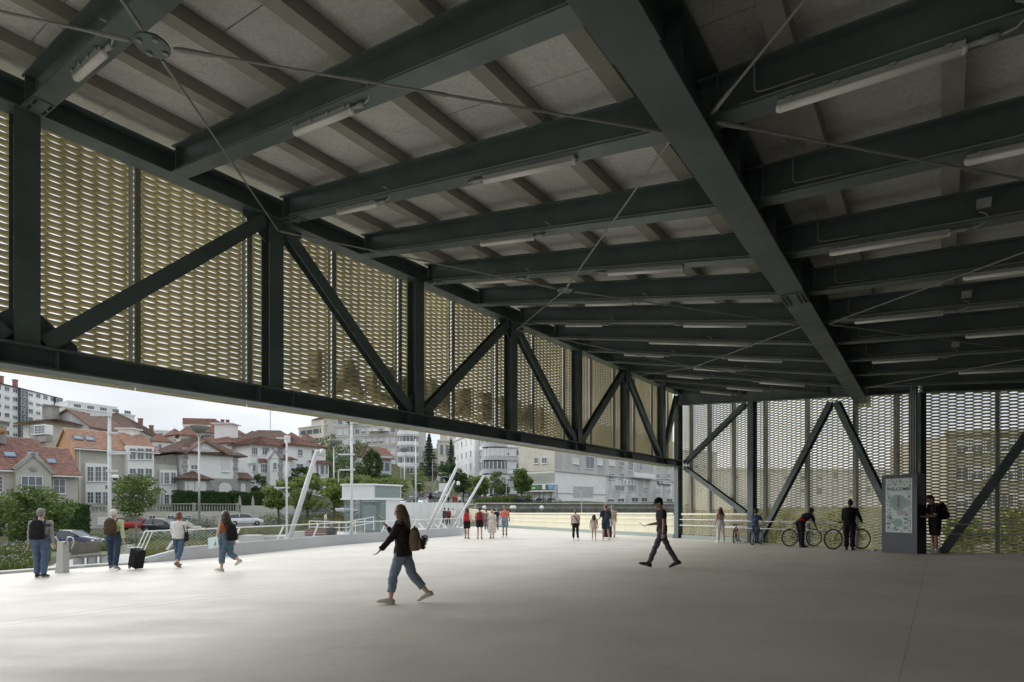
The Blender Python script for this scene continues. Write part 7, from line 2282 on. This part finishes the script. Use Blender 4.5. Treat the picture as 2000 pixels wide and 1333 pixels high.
t, q = far("man in navy polo shirt and denim shorts with a dark backpack, seen from behind", 1183, 1055.5, 986, 8, dict(lleg=(9, 2), rleg=(-9, 12), larm=(12, 10, 50), rarm=(-6, 10, 12), wide=1.08), (c_navy, 1.0, -.01, 1.12), (c_jeand, .46, 1.15), s_white, ("brown", "short"), "light")
backpack("dark grey backpack on the man in navy polo shirt", t, q, c_dgrey, .30, .44, .18, .18, off=.02)
far("person in beige shirt and white trousers half hidden behind the man in navy", 1196, 1050, 988, 0, dict(lleg=(4, 2), rleg=(-4, 4)), (c_beige, .8, .0, 1.14), (c_white, .98, 1.12), s_brown, ("grey", "short"))
p = on_floor(1187, 1053); sc3 = thing("suitcase", "small dark suitcase between the man in navy and the person in white trousers", "suitcase", p + Vector((.1, .6, 0)))
b = MB(); b.box((0, 0, .34), (.40, .26, .56)); fuse("case_body", b, .02, cloth("suitcase_brown", (.05, .035, .03)), sc3, 3)
for s in (-1, 1): MB().tube([(s * .1, 0, .6), (s * .1, 0, 1.0)], .01, 6).obj("pull_bar", M_galv, sc3)
# -- standing at the far end wall
def at_wall(px, off, run=0):
    p = wallpt(px_t(px, run, off), 0, off, run); p.z = floor_z(p.x, p.y); return p
# -- man with phone next to the info screen
P6 = at_wall(1826, .62, 1)
q = rig(1.86, lean=5, lleg=(3, 4), rleg=(-3, 2), larm=(14, 4, 74), rarm=(16, 4, 70), head=30, wide=1.05)
t = make_person("man in black T-shirt and black shorts standing by the info screen looking at his phone", P6, 78, q, (c_black, .8, -.03, 1.16), (c_black, .46, 1.28), s_white, ("black", "short"), "tan", .011, feat=True, socks=(c_white, .2))
phone("phone held by the man in black standing at the info screen", t, q, "R", tilt=45)
backpack("black backpack on the man standing at the info screen", t, q, c_black, .34, .52, .22, .17)
# -- distant people on the ramp and near the lift
def dist(label, px, py, ptop, d, face, top, bottom, hair, kw=None, fem=False, skin="light"):
    p = at(px, py, d)
    H = (py - ptop) / FPX * d
    q = rig(H, **(kw or dict(lleg=(10, 4), rleg=(-10, 10))))
    return make_person(label, p, face, q, top, bottom, s_brown, hair, skin, .024, fem=fem, feat=False)
dist("woman in dark clothes standing on the ramp behind the leaning masts", 868, 1028, 992, 48, 60, (c_dgrey, 1.9, -.02, 1.2), (c_dgrey, .95, 1.15), ("dark", "short"))
dist("man in dark red jacket partly behind the leaning masts", 876, 1027, 993, 50, 20, (cloth("dark_red", (.14, .03, .04)), 1.9, -.02, 1.2), (c_black, .95, 1.15), ("black", "short"))
dist("person in white shirt on the ramp right of the leaning masts", 885, 1026, 993, 51, 10, (c_white, .9, .0, 1.2), (c_beige, .95, 1.15), ("grey", "short"))
dist("walker in dark clothes far up the walkway", 876, 985, 968, 95, 20, (c_dgrey, 1.9, 0, 1.2), (c_dgrey, .95, 1.15), ("black", "short"))
dist("walker in red top far up the walkway, left of the pair", 886, 986, 967, 96, 0, (c_red, 1.0, 0, 1.2), (c_red, .9, 1.2), ("blond", "short"), fem=True)
dist("walker in brown far up the walkway, right of the pair", 891, 986, 968, 96, 10, (c_orange, 1.0, 0, 1.2), (c_olive, .9, 1.2), ("dark", "short"))
dist("walker in pale shirt and dark trousers far up the walkway", 898, 989, 968, 90, -10, (c_white, 1.0, 0, 1.2), (c_navy, .95, 1.1), ("grey", "short"))
dist("person in dark red coat beside the parked cars", 810, 990, 972, 100, 0, (cloth("dark_red", (.14, .03, .04)), 1.9, -.05, 1.3), (c_dgrey, .95, 1.1), ("dark", "short"))
dist("person in white beside the parked cars, next to the white pole", 829, 990, 973, 100, 0, (c_white, 1.9, -.05, 1.3), (c_white, .95, 1.1), ("dark", "short"))
p = at(636, 1036, 40); q = rig((1036 - 1002) / FPX * 40 * 1.05, lleg=(12, 4), rleg=(-12, 14), larm=(20, 12, 20), rarm=(-15, 12, 20))
make_person("woman in white tank top with dark ponytail walking up the ramp", p, -60, q, (c_white, 0, .0, 1.05), (c_grey, .9, 1.12), s_white, ("dark", "short"), "light", .016, fem=True, feat=False)
p = at(648, 1055.5, 29.2); q = rig(1.62, lean=6, lleg=(82, 84), rleg=(86, 80), larm=(20, 8, 60), rarm=(20, 8, 60), sit=.47, head=12)
p.z = lz(p.x, p.y); make_person("person in dark patterned jacket sitting on the timber bench", p, 190, q, (cloth("pattern", (.06, .055, .06), .8, 14), 1.9, -.03, 1.2), (c_dgrey, .95, 1.1), s_grey, ("black", "short"), "tan", .016, feat=True)
# ================================================================ bicycles and their riders
def bicycle(label, pos, face, col, wr=.345, frame_s=1.0, steer=0, lean=0):
    """local +y is forward, wheels stand on z = 0"""
    t = thing("bicycle", label, "bicycle", pos, R(face))
    t.rotation_euler = (0, R(lean), R(face))
    m = mat("bike_paint_%d%d%d" % tuple(int(c * 100) for c in col), col, .35)
    wb = .52 * frame_s
    wl = []
    for y in (-wb, wb):
        w = MB(); w.torus((0, y, wr), wr - .022, .022, (1, 0, 0), 36, 7)
        wo = w.obj("wheel", M_rubber, t, True)
        MB().torus((0, y, wr), wr - .048, .010, (1, 0, 0), 36, 5).obj("rim", M_galv, wo, True)
        sp_ = MB()
        for k in range(24):
            a = 2 * math.pi * k / 24
            sp_.tube([(.02 * (-1) ** k, y, wr), (0, y + math.cos(a) * (wr - .05), wr + math.sin(a) * (wr - .05))], .0018, 3, False)
        tag(sp_.obj("spokes", M_galv, wo), kind="stuff")
        MB().tube([(-.05, y, wr), (.05, y, wr)], .02, 8).obj("hub", M_galv, wo)
        wl.append(wo)
    s = frame_s
    bb, st, hd, hd2, rx_ = Vector((0, -.06 * s, wr - .05)), Vector((0, -.20 * s, wr + .42 * s)), Vector((0, .34 * s, wr + .44 * s)), Vector((0, .37 * s, wr + .33 * s)), Vector((0, -wb, wr))
    f = MB()
    for a, b, r in ((bb, st, .017), (st - Vector((0, 0, .04)), hd, .017), (bb, hd2, .021), (hd, hd2, .02)): f.tube([a, b], r, 8)
    for x in (-.05, .05):
        f.tube([bb + Vector((x * .6, 0, 0)), rx_ + Vector((x, 0, 0))], .010, 6); f.tube([st - Vector((-x * .3, 0, .05)), rx_ + Vector((x, 0, 0))], .009, 6)
    f.obj("frame", m, t, True)
    k = MB()
    for x in (-.045, .045): k.tube([hd2 + Vector((0, 0, -.02)), hd2 + Vector((x, .01, -.06)), Vector((x, wb, wr))], [.014, .013, .010], 6)
    k.obj("fork", m, t, True)
    MB().tube([st, st + Vector((0, -.03, .12 * s))], .013, 8).obj("seat_post", M_galv, t)
    sd = MB(); ring_loft(sd, [(st + Vector((0, y, .14 * s)), Vector((x, 0, 0)), Vector((0, 0, z))) for y, x, z in ((-.16, .05, .018), (-.12, .075, .03), (-.03, .05, .026), (.10, .018, .018), (.13, .01, .01))], 10)
    sd.obj("saddle", M_dark, t, True)
    h = hd + Vector((0, -.01, .12 * s))
    MB().tube([hd, h], .014, 8).obj("stem", M_dark, t)
    MB().tube([h + Vector((-.31 * s, -.06, .02)), h + Vector((-.12, .02, .01)), h + Vector((0, .03, 0)), h + Vector((.12, .02, .01)), h + Vector((.31 * s, -.06, .02))], .013, 8).obj("handlebar", M_dark, t, True)
    for sx in (-1, 1):
        MB().tube([h + Vector((sx * .20, -.03, .02)), h + Vector((sx * .31 * s, -.062, .02))], .018, 8).obj("grip", M_rubber, t)
        a = bb + Vector((sx * .07, .0, 0)); e = a + Vector((0, .10 * sx, -.13))
        MB().tube([a, e], .012, 6).obj("crank", M_galv, t)
        MB().box(e + Vector((sx * .05, 0, 0)), (.09, .07, .02)).obj("pedal", M_dark, t)
    MB().torus(bb + Vector((.05, 0, 0)), .085, .008, (1, 0, 0), 20, 4).obj("chainring", M_dark, t)
    MB().tube([bb + Vector((.05, 0, .085)), rx_ + Vector((.05, 0, .04))], .005, 4).obj("chain", M_dark, t)
    MB().tube([bb + Vector((.05, 0, -.085)), rx_ + Vector((.05, 0, -.04))], .005, 4).obj("chain", M_dark, t)
    return t
def helmet(label, t, q, m):
    o = thing("helmet", label, "helmet", wear(t, q, q.head), t.rotation_euler.z)
    Mh = Matrix((q.hr, q.hf, q.hu)).transposed(); hs = q.hs
    b = MB(); b.ell(q.hu * .032 * hs, (.060 * hs, .074 * hs, .052 * hs), 16, 10, Mh); b.obj("shell", m, o, True)
    for k in (-1, 0, 1):
        MB().tube([q.hr * k * .028 * hs + q.hu * (.083 - abs(k) * .008) * hs - q.hf * .045 * hs, q.hr * k * .03 * hs + q.hu * (.086 - abs(k) * .008) * hs, q.hr * k * .028 * hs + q.hu * (.078 - abs(k) * .008) * hs + q.hf * .05 * hs], .007, 5).obj("vent", M_dark, o)
    for s in (-1, 1):
        MB().tube([q.hr * s * .052 * hs + q.hu * .02 * hs, q.hr * s * .046 * hs - q.hu * .045 * hs + q.hf * .02 * hs], .005, 5).obj("strap", M_dark, o)
wy = math.degrees(yaw_run(0))          # direction of the wall
# girl with pink helmet pushing a red bicycle
B1 = at_wall(1437, .75); face_ = -30
bicycle("small red bicycle pushed by the girl with pink helmet", B1, face_, (.32, .05, .035), .30, .86)
Pg = B1 + Vector((-.62, .10, 0)); Pg.z = floor_z(Pg.x, Pg.y)
q = rig(1.52, lleg=(6, 3), rleg=(-6, 5), larm=(-2, 10, 8), rarm=(48, 14, 20), head=8)
t = make_person("girl with pink helmet and long dark hair in white trousers, holding the red bicycle", Pg, 4, q, (cloth("rose_top", (.42, .28, .25)), .0, .03, 1.03), (c_white, .97, 1.2), s_white, ("dark", "long"), "light", .014, feat=False, fem=True)
helmet("pink bicycle helmet on the girl in white trousers", t, q, mat("helmet_pink", (.55, .10, .17), .4))
# child on a bicycle
B2 = at_wall(1478, 1.05); f2 = -44
bicycle("dark child's bicycle ridden by the child in tie-dye shirt", B2, f2, (.03, .035, .045), .30, .84)
q = rig(1.42, lean=14, lleg=(34, 52), rleg=(14, 22), larm=(52, 10, 18), rarm=(52, 10, 18), sit=.80, head=0)
t = make_person("child with black helmet in tie-dye shirt sitting on a bicycle, seen from behind", B2 + Matrix.Rotation(R(f2), 3, 'Z') @ Vector((0, -.22, 0)), f2, q, (c_tie, .9, .0, 1.15), (c_jean, .96, 1.14), s_black, ("black", "short"), "light", .014, feat=False)
helmet("black bicycle helmet on the child in tie-dye shirt", t, q, M_dark)
# person bending over a bicycle
B3 = at_wall(1566, .62); f3 = wy - 90
bicycle("blue and white bicycle with pale rims held by the bending man", B3, -80, (.10, .14, .26), .345, 1.0, lean=0)
q = rig(1.74, lean=52, lleg=(12, 4), rleg=(2, 2), larm=(58, 8, 10), rarm=(66, 8, 8), head=-14)
Pm = B3 + Vector((-.28, -.42, 0)); Pm.z = floor_z(Pm.x, Pm.y)
t = make_person("man in dark and red jersey bending forward over the blue bicycle", Pm, -72, q, (c_navy, .8, .06, 1.12), (c_black, .98, 1.14), s_black, ("black", "short"), "brown", .012, feat=False)
g_ = MB(); ring_loft(g_, [(q.sp(0, 0, z), Vector((.099 * q.H, 0, 0)), q.fw * .078 * q.H) for z in (.0, .04, .085)], 18); g_.obj("jersey_hem", c_red, t, True)
# person in black with the red mountain bicycle
B4 = at_wall(1655, .62)
bicycle("dark red mountain bicycle standing by the person in black", B4, -82, (.10, .02, .03), .365, 1.06)
q = rig(1.76, lean=8, lleg=(3, 3), rleg=(-3, 3), larm=(36, 10, 30), rarm=(44, 12, 10), head=22)
Pb = B4 + Vector((-.16, -.40, 0)); Pb.z = floor_z(Pb.x, Pb.y)
t = make_person("person in black with topknot and small black backpack beside the mountain bicycle", Pb, -40, q, (c_black, 1.9, -.01, 1.18), (c_black, .98, 1.18), s_black, ("black", "bun"), "brown", .012, feat=False)
backpack("small black backpack on the person by the mountain bicycle", t, q, c_black, .28, .40, .16, .17)
# ================================================================ cars and motorcycles
_CAR = {}
def car_meshes(kind, col):
    prof = {"hatch": (4.15, 1.74, 1.46, .62, [(-1.95, .98), (-1.55, 1.40), (-.7, 1.46), (.30, 1.40), (1.05, .98)], 2.02),
            "estate": (4.45, 1.80, 1.56, .68, [(-2.12, 1.02), (-1.82, 1.48), (-.6, 1.56), (.35, 1.50), (1.10, 1.04)], 2.15),
            "van": (4.7, 1.86, 1.90, .75, [(-2.30, 1.08), (-2.18, 1.82), (-.6, 1.90), (.55, 1.78), (1.45, 1.10)], 2.28)}[kind]
    Ln, W, H, gz_, gh, half = prof
    a = Ln / 2
    belt = gh[0][1]
    # lower body rings along y
    b = MB(); rr = []
    top = [(-a, .62), (-a + .06, belt - .08), (-a + .35, belt), (gh[4][0], belt), (a - .75, belt - .08), (a - .2, belt - .26), (a - .03, .60), (a, .46)]
    for y, zt in top:
        w_ = W / 2 * (1 - .16 * max(0, (abs(y) - a + .6) / .6) ** 1.6)
        rr.append((y, w_, zt))
    P, F = [], []
    for y, w_, zt in rr:
        zl = .24 if abs(y) < a - .1 else .34
        P += [(-w_ * .93, y, zl), (-w_, y, .42), (-w_, y, zt - .14), (-w_ * .90, y, zt), (w_ * .90, y, zt), (w_, y, zt - .14), (w_, y, .42), (w_ * .93, y, zl)]
    k = 8
    for i in range(len(rr) - 1):
        for j in range(k):
            F.append((i * k + j, i * k + (j + 1) % k, (i + 1) * k + (j + 1) % k, (i + 1) * k + j))
    F += [tuple(range(k)), tuple((len(rr) - 1) * k + j for j in range(k - 1, -1, -1))]
    b.add(P, F)
    m = mat("car_paint_%d_%d_%d" % tuple(int(c * 255) for c in col), col, .25, .15, spec=.6)
    body_ = b.mesh("body", m, True)
    g = MB(); P, F = [], []
    for y, z in gh:
        f = (z - belt) / max(.01, H - belt)
        w_ = W / 2 * (.90 - .16 * max(0, f))
        P += [(-W / 2 * .90, y if f < .1 else y, belt - .02), (-w_, y, z), (w_, y, z), (W / 2 * .90, y, belt - .02)]
    for i in range(len(gh) - 1):
        for j in range(3): F.append((i * 4 + j, i * 4 + j + 1, (i + 1) * 4 + j + 1, (i + 1) * 4 + j))
    g.add(P, F)
    glass = g.mesh("glasshouse", mat("car_glass", (.035, .045, .05), .06, spec=.8))
    r = MB(); P, F = [], []
    for y, z in gh[1:4]:
        f = (z - belt) / (H - belt); w_ = W / 2 * (.90 - .16 * f) + .008
        P += [(-w_, y, z - .05), (-w_ * .93, y, z + .018), (w_ * .93, y, z + .018), (w_, y, z - .05)]
    for i in range(2):
        for j in range(3): F.append((i * 4 + j, i * 4 + j + 1, (i + 1) * 4 + j + 1, (i + 1) * 4 + j))
    r.add(P, F)
    for s in (-1, 1):
        for (ya, za), (yb, zb_) in ((gh[0], gh[1]), (gh[3], gh[4])):
            def xp(z): return s * (W / 2 * (.90 - .16 * max(0, (z - belt) / (H - belt))) + .006)
            r.bar((xp(za), ya, za), (xp(zb_), yb, zb_), .07, .07)
        yc = (gh[1][0] + gh[3][0]) / 2 - .1
        r.bar((s * (W / 2 * .90 + .004), yc, belt), (s * (W / 2 * .745 + .004), yc + .06, H - .04), .06, .08)
    roof_ = r.mesh("roof", m, True)
    wh = MB(); wh.lathe([(.20, -.1), (.31, -.1), (.325, -.06), (.325, .06), (.31, .1), (.20, .1)], (0, 0, 0), 22, axis=Matrix.Rotation(R(90), 3, 'Y'))
    rm = MB(); rm.lathe([(.21, -.085), (.21, .085), (.05, .11)], (0, 0, 0), 16, axis=Matrix.Rotation(R(90), 3, 'Y'))
    for q in range(5):
        an = q * 2 * math.pi / 5
        rm.bar((.105, 0, 0), (.105, math.cos(an) * .2, math.sin(an) * .2), .05, .02, up=(1, 0, 0))
    hl = MB().ell((0, 0, 0), (.17, .10, .09), 8, 6); tl = MB().ell((0, 0, 0), (.13, .07, .12), 8, 6)
    pl = MB().box((0, 0, 0), (.5, .02, .11)); mi = MB().ell((0, 0, 0), (.10, .06, .07), 8, 6); bp = MB().box((0, 0, 0), (W * .8, .1, .12)); hn = MB().box((0, 0, 0), (.02, .18, .03)); sl = MB().box((0, 0, 0), (.006, .012, .5))
    return dict(body=body_, glasshouse=glass, roof=roof_, wheel=wh.mesh("wheel", M_rubber, True), rim=rm.mesh("rim", M_galv), headlight=hl.mesh("headlight", mat("lamp_clear", (.7, .72, .74), .1), True), tail_light=tl.mesh("tail_light", mat("lamp_red", (.35, .02, .02), .2), True), number_plate=pl.mesh("number_plate", M_white), mirror=mi.mesh("mirror", m, True), bumper=bp.mesh("bumper", M_dgrey), handle=hn.mesh("door_handle", M_galv), seam=sl.mesh("door_seam", M_dark), dims=(Ln, W, H, belt, a))
def car(label, kind, col, px, py, d, face, z=None):
    key = (kind, col)
    if key not in _CAR: _CAR[key] = car_meshes(kind, col)
    c = _CAR[key]; Ln, W, H, belt, a = c["dims"]
    p = at(px, py, d)
    if z is None: z = p.z
    t = thing("parked_car", label, "car", (p.x, p.y, z), R(face), "cars in the street")
    link("body", c["body"], t); link("glasshouse", c["glasshouse"], t); link("roof", c["roof"], t)
    for sx in (-1, 1):
        for sy in (-1, 1):
            w = link("wheel", c["wheel"], t, (sx * (W / 2 - .10), sy * (Ln * .305), .32)); rim = link("rim", c["rim"], w)
            if sx < 0: rim.rotation_euler = (0, 0, math.pi)
        link("headlight", c["headlight"], t, (sx * (W / 2 - .26), a - .13, belt - .34)); link("tail_light", c["tail_light"], t, (sx * (W / 2 - .16), -a + .08, belt - .17))
        link("mirror", c["mirror"], t, (sx * (W / 2 + .06), .75, belt + .04))
        link("door_handle", c["handle"], t, (sx * (W / 2 + .005), -.1, belt - .16)); link("door_seam", c["seam"], t, (sx * (W / 2 + .001), .75, .62)); link("door_seam", c["seam"], t, (sx * (W / 2 + .001), -.25, .62))
    for sy in (-1, 1):
        link("number_plate", c["number_plate"], t, (0, sy * (a + .005), .52)); link("bumper", c["bumper"], t, (0, sy * (a - .04), .36))
    return t
WH, BK, BL, RD, GY, SV = (.72, .73, .74), (.018, .019, .022), (.020, .030, .075), (.40, .03, .025), (.14, .145, .15), (.42, .43, .44)
car("dark blue hatchback parked behind the man in the grey jumper", "hatch", BL, 140, 1072, 44, -86)
car("bright red car behind the slim street tree, nearer of the two red ones", "hatch", RD, 268, 1036, 62, -70)
car("red car mostly hidden behind the white-haired man", "hatch", RD, 240, 1031, 70, -70)
car("black hatchback partly behind the woman in white blouse", "hatch", BK, 322, 1042, 56, -100)
car("dark grey car right of the woman in white blouse", "hatch", GY, 367, 1036, 62, -75)
car("white estate car with red tail lights near the girl with headphones", "estate", WH, 479, 1026.5, 76, -58)
car("grey minivan in front of the spreading trees", "van", GY, 626, 1014, 88, -70)
car("white car partly hidden left of the lift", "hatch", WH, 672, 1004, 94, -100)
car("white hatchback right of the lift", "hatch", WH, 779, 990, 100, -155)
car("black car at the front of the car park", "estate", BK, 803, 988, 103, 178)
car("white car in the car park behind the bollards", "hatch", WH, 827, 988, 104, 182)
for i, (px, py, d, c, lb) in enumerate(((812, 978, 122, GY, "grey car in the second row of the car park, left one"), (832, 975, 126, (.16, .03, .04), "dark maroon car in the second row of the car park"), (850, 976, 124, BK, "black car in the second row of the car park, right one"), (852, 968, 140, WH, "white car far back in the car park"), (838, 966, 142, SV, "silver car far back in the car park"), (868, 974, 130, SV, "silver car behind the leaning masts"))):
    car(lb, "hatch" if i % 2 else "estate", c, px, py, d, 170 + 14 * (i % 3))
for i, (px, d, c, lb) in enumerate(((932, 128, BK, "black car under the light green bushy tree"), (950, 128, GY, "dark grey car below the curved building"), (966, 127, WH, "white car below the curved building"), (990, 125, BK, "black car left of the street tree by the shop"), (1002, 124, GY, "dark car beside the street tree by the shop"), (1034, 112, WH, "white car beside the shop with the green sign"))):
    car(lb, "hatch", c, px, 978, d, -60 + 20 * (i % 2))
def motorcycle(label, px, d, col):
    p = at(px, 983, d)
    t = thing("motorcycle", label, "motorcycle", (p.x, p.y, p.z), R(-75), "motorcycles parked on the retaining wall")
    for y in (-.66, .68): MB().torus((0, y, .30), .24, .065, (1, 0, 0), 16, 6).obj("wheel", M_rubber, t, True)
    b = MB(); ring_loft(b, [(Vector((0, y, z)), Vector((w, 0, 0)), Vector((0, 0, h))) for y, z, w, h in ((-.75, .72, .08, .05), (-.4, .70, .16, .10), (0, .62, .17, .22), (.3, .72, .15, .18), (.5, .85, .10, .12))], 10)
    b.obj("fairing", mat("moto_%d" % int(col[0] * 99), col, .3), t, True)
    MB().tube([(0, .68, .3), (0, .45, .98)], .035, 6).obj("fork", M_galv, t)
    MB().tube([(-.34, .30, 1.04), (0, .44, 1.0), (.34, .30, 1.04)], .018, 6).obj("handlebar", M_dark, t)
    MB().box((0, -.35, .80), (.26, .6, .09)).obj("saddle", M_dark, t)
    for s in (-1, 1): MB().ell((s * .34, .36, 1.12), (.06, .02, .04), 6, 5).obj("mirror", M_dark, t)
for px, c, lb in ((1008, (.03, .03, .03), "black motorcycle at the left end of the row on the wall"), (1020, (.10, .10, .11), "dark grey motorcycle, second in the row on the wall"), (1034, (.03, .03, .035), "black motorcycle, third in the row on the wall"), (1044, (.45, .45, .45), "pale grey motorcycle in the middle of the row"), (1056, (.04, .04, .04), "black motorcycle right of the pale grey one"), (1066, (.30, .30, .31), "grey motorcycle near the right end of the row"), (1078, (.035, .035, .04), "black motorcycle at the right end of the row"), (1087, (.5, .5, .5), "silver scooter at the end of the motorcycle row")):
    motorcycle(lb, px, 99, c)
for k, px in enumerate((818, 824, 835, 846, 853)):
    p = at(px, 991, 92)
    t = thing("bollard", "pale bollard at the top of the ramp wall, %s from the left" % ordinal(k), "bollard", (p.x, p.y, p.z - .1), 0, "bollards at the car park")
    MB().lathe([(.12, -.3), (.12, .8), (.10, .9), (.02, .94)], (0, 0, 0), 10).obj("post", M_white, t)
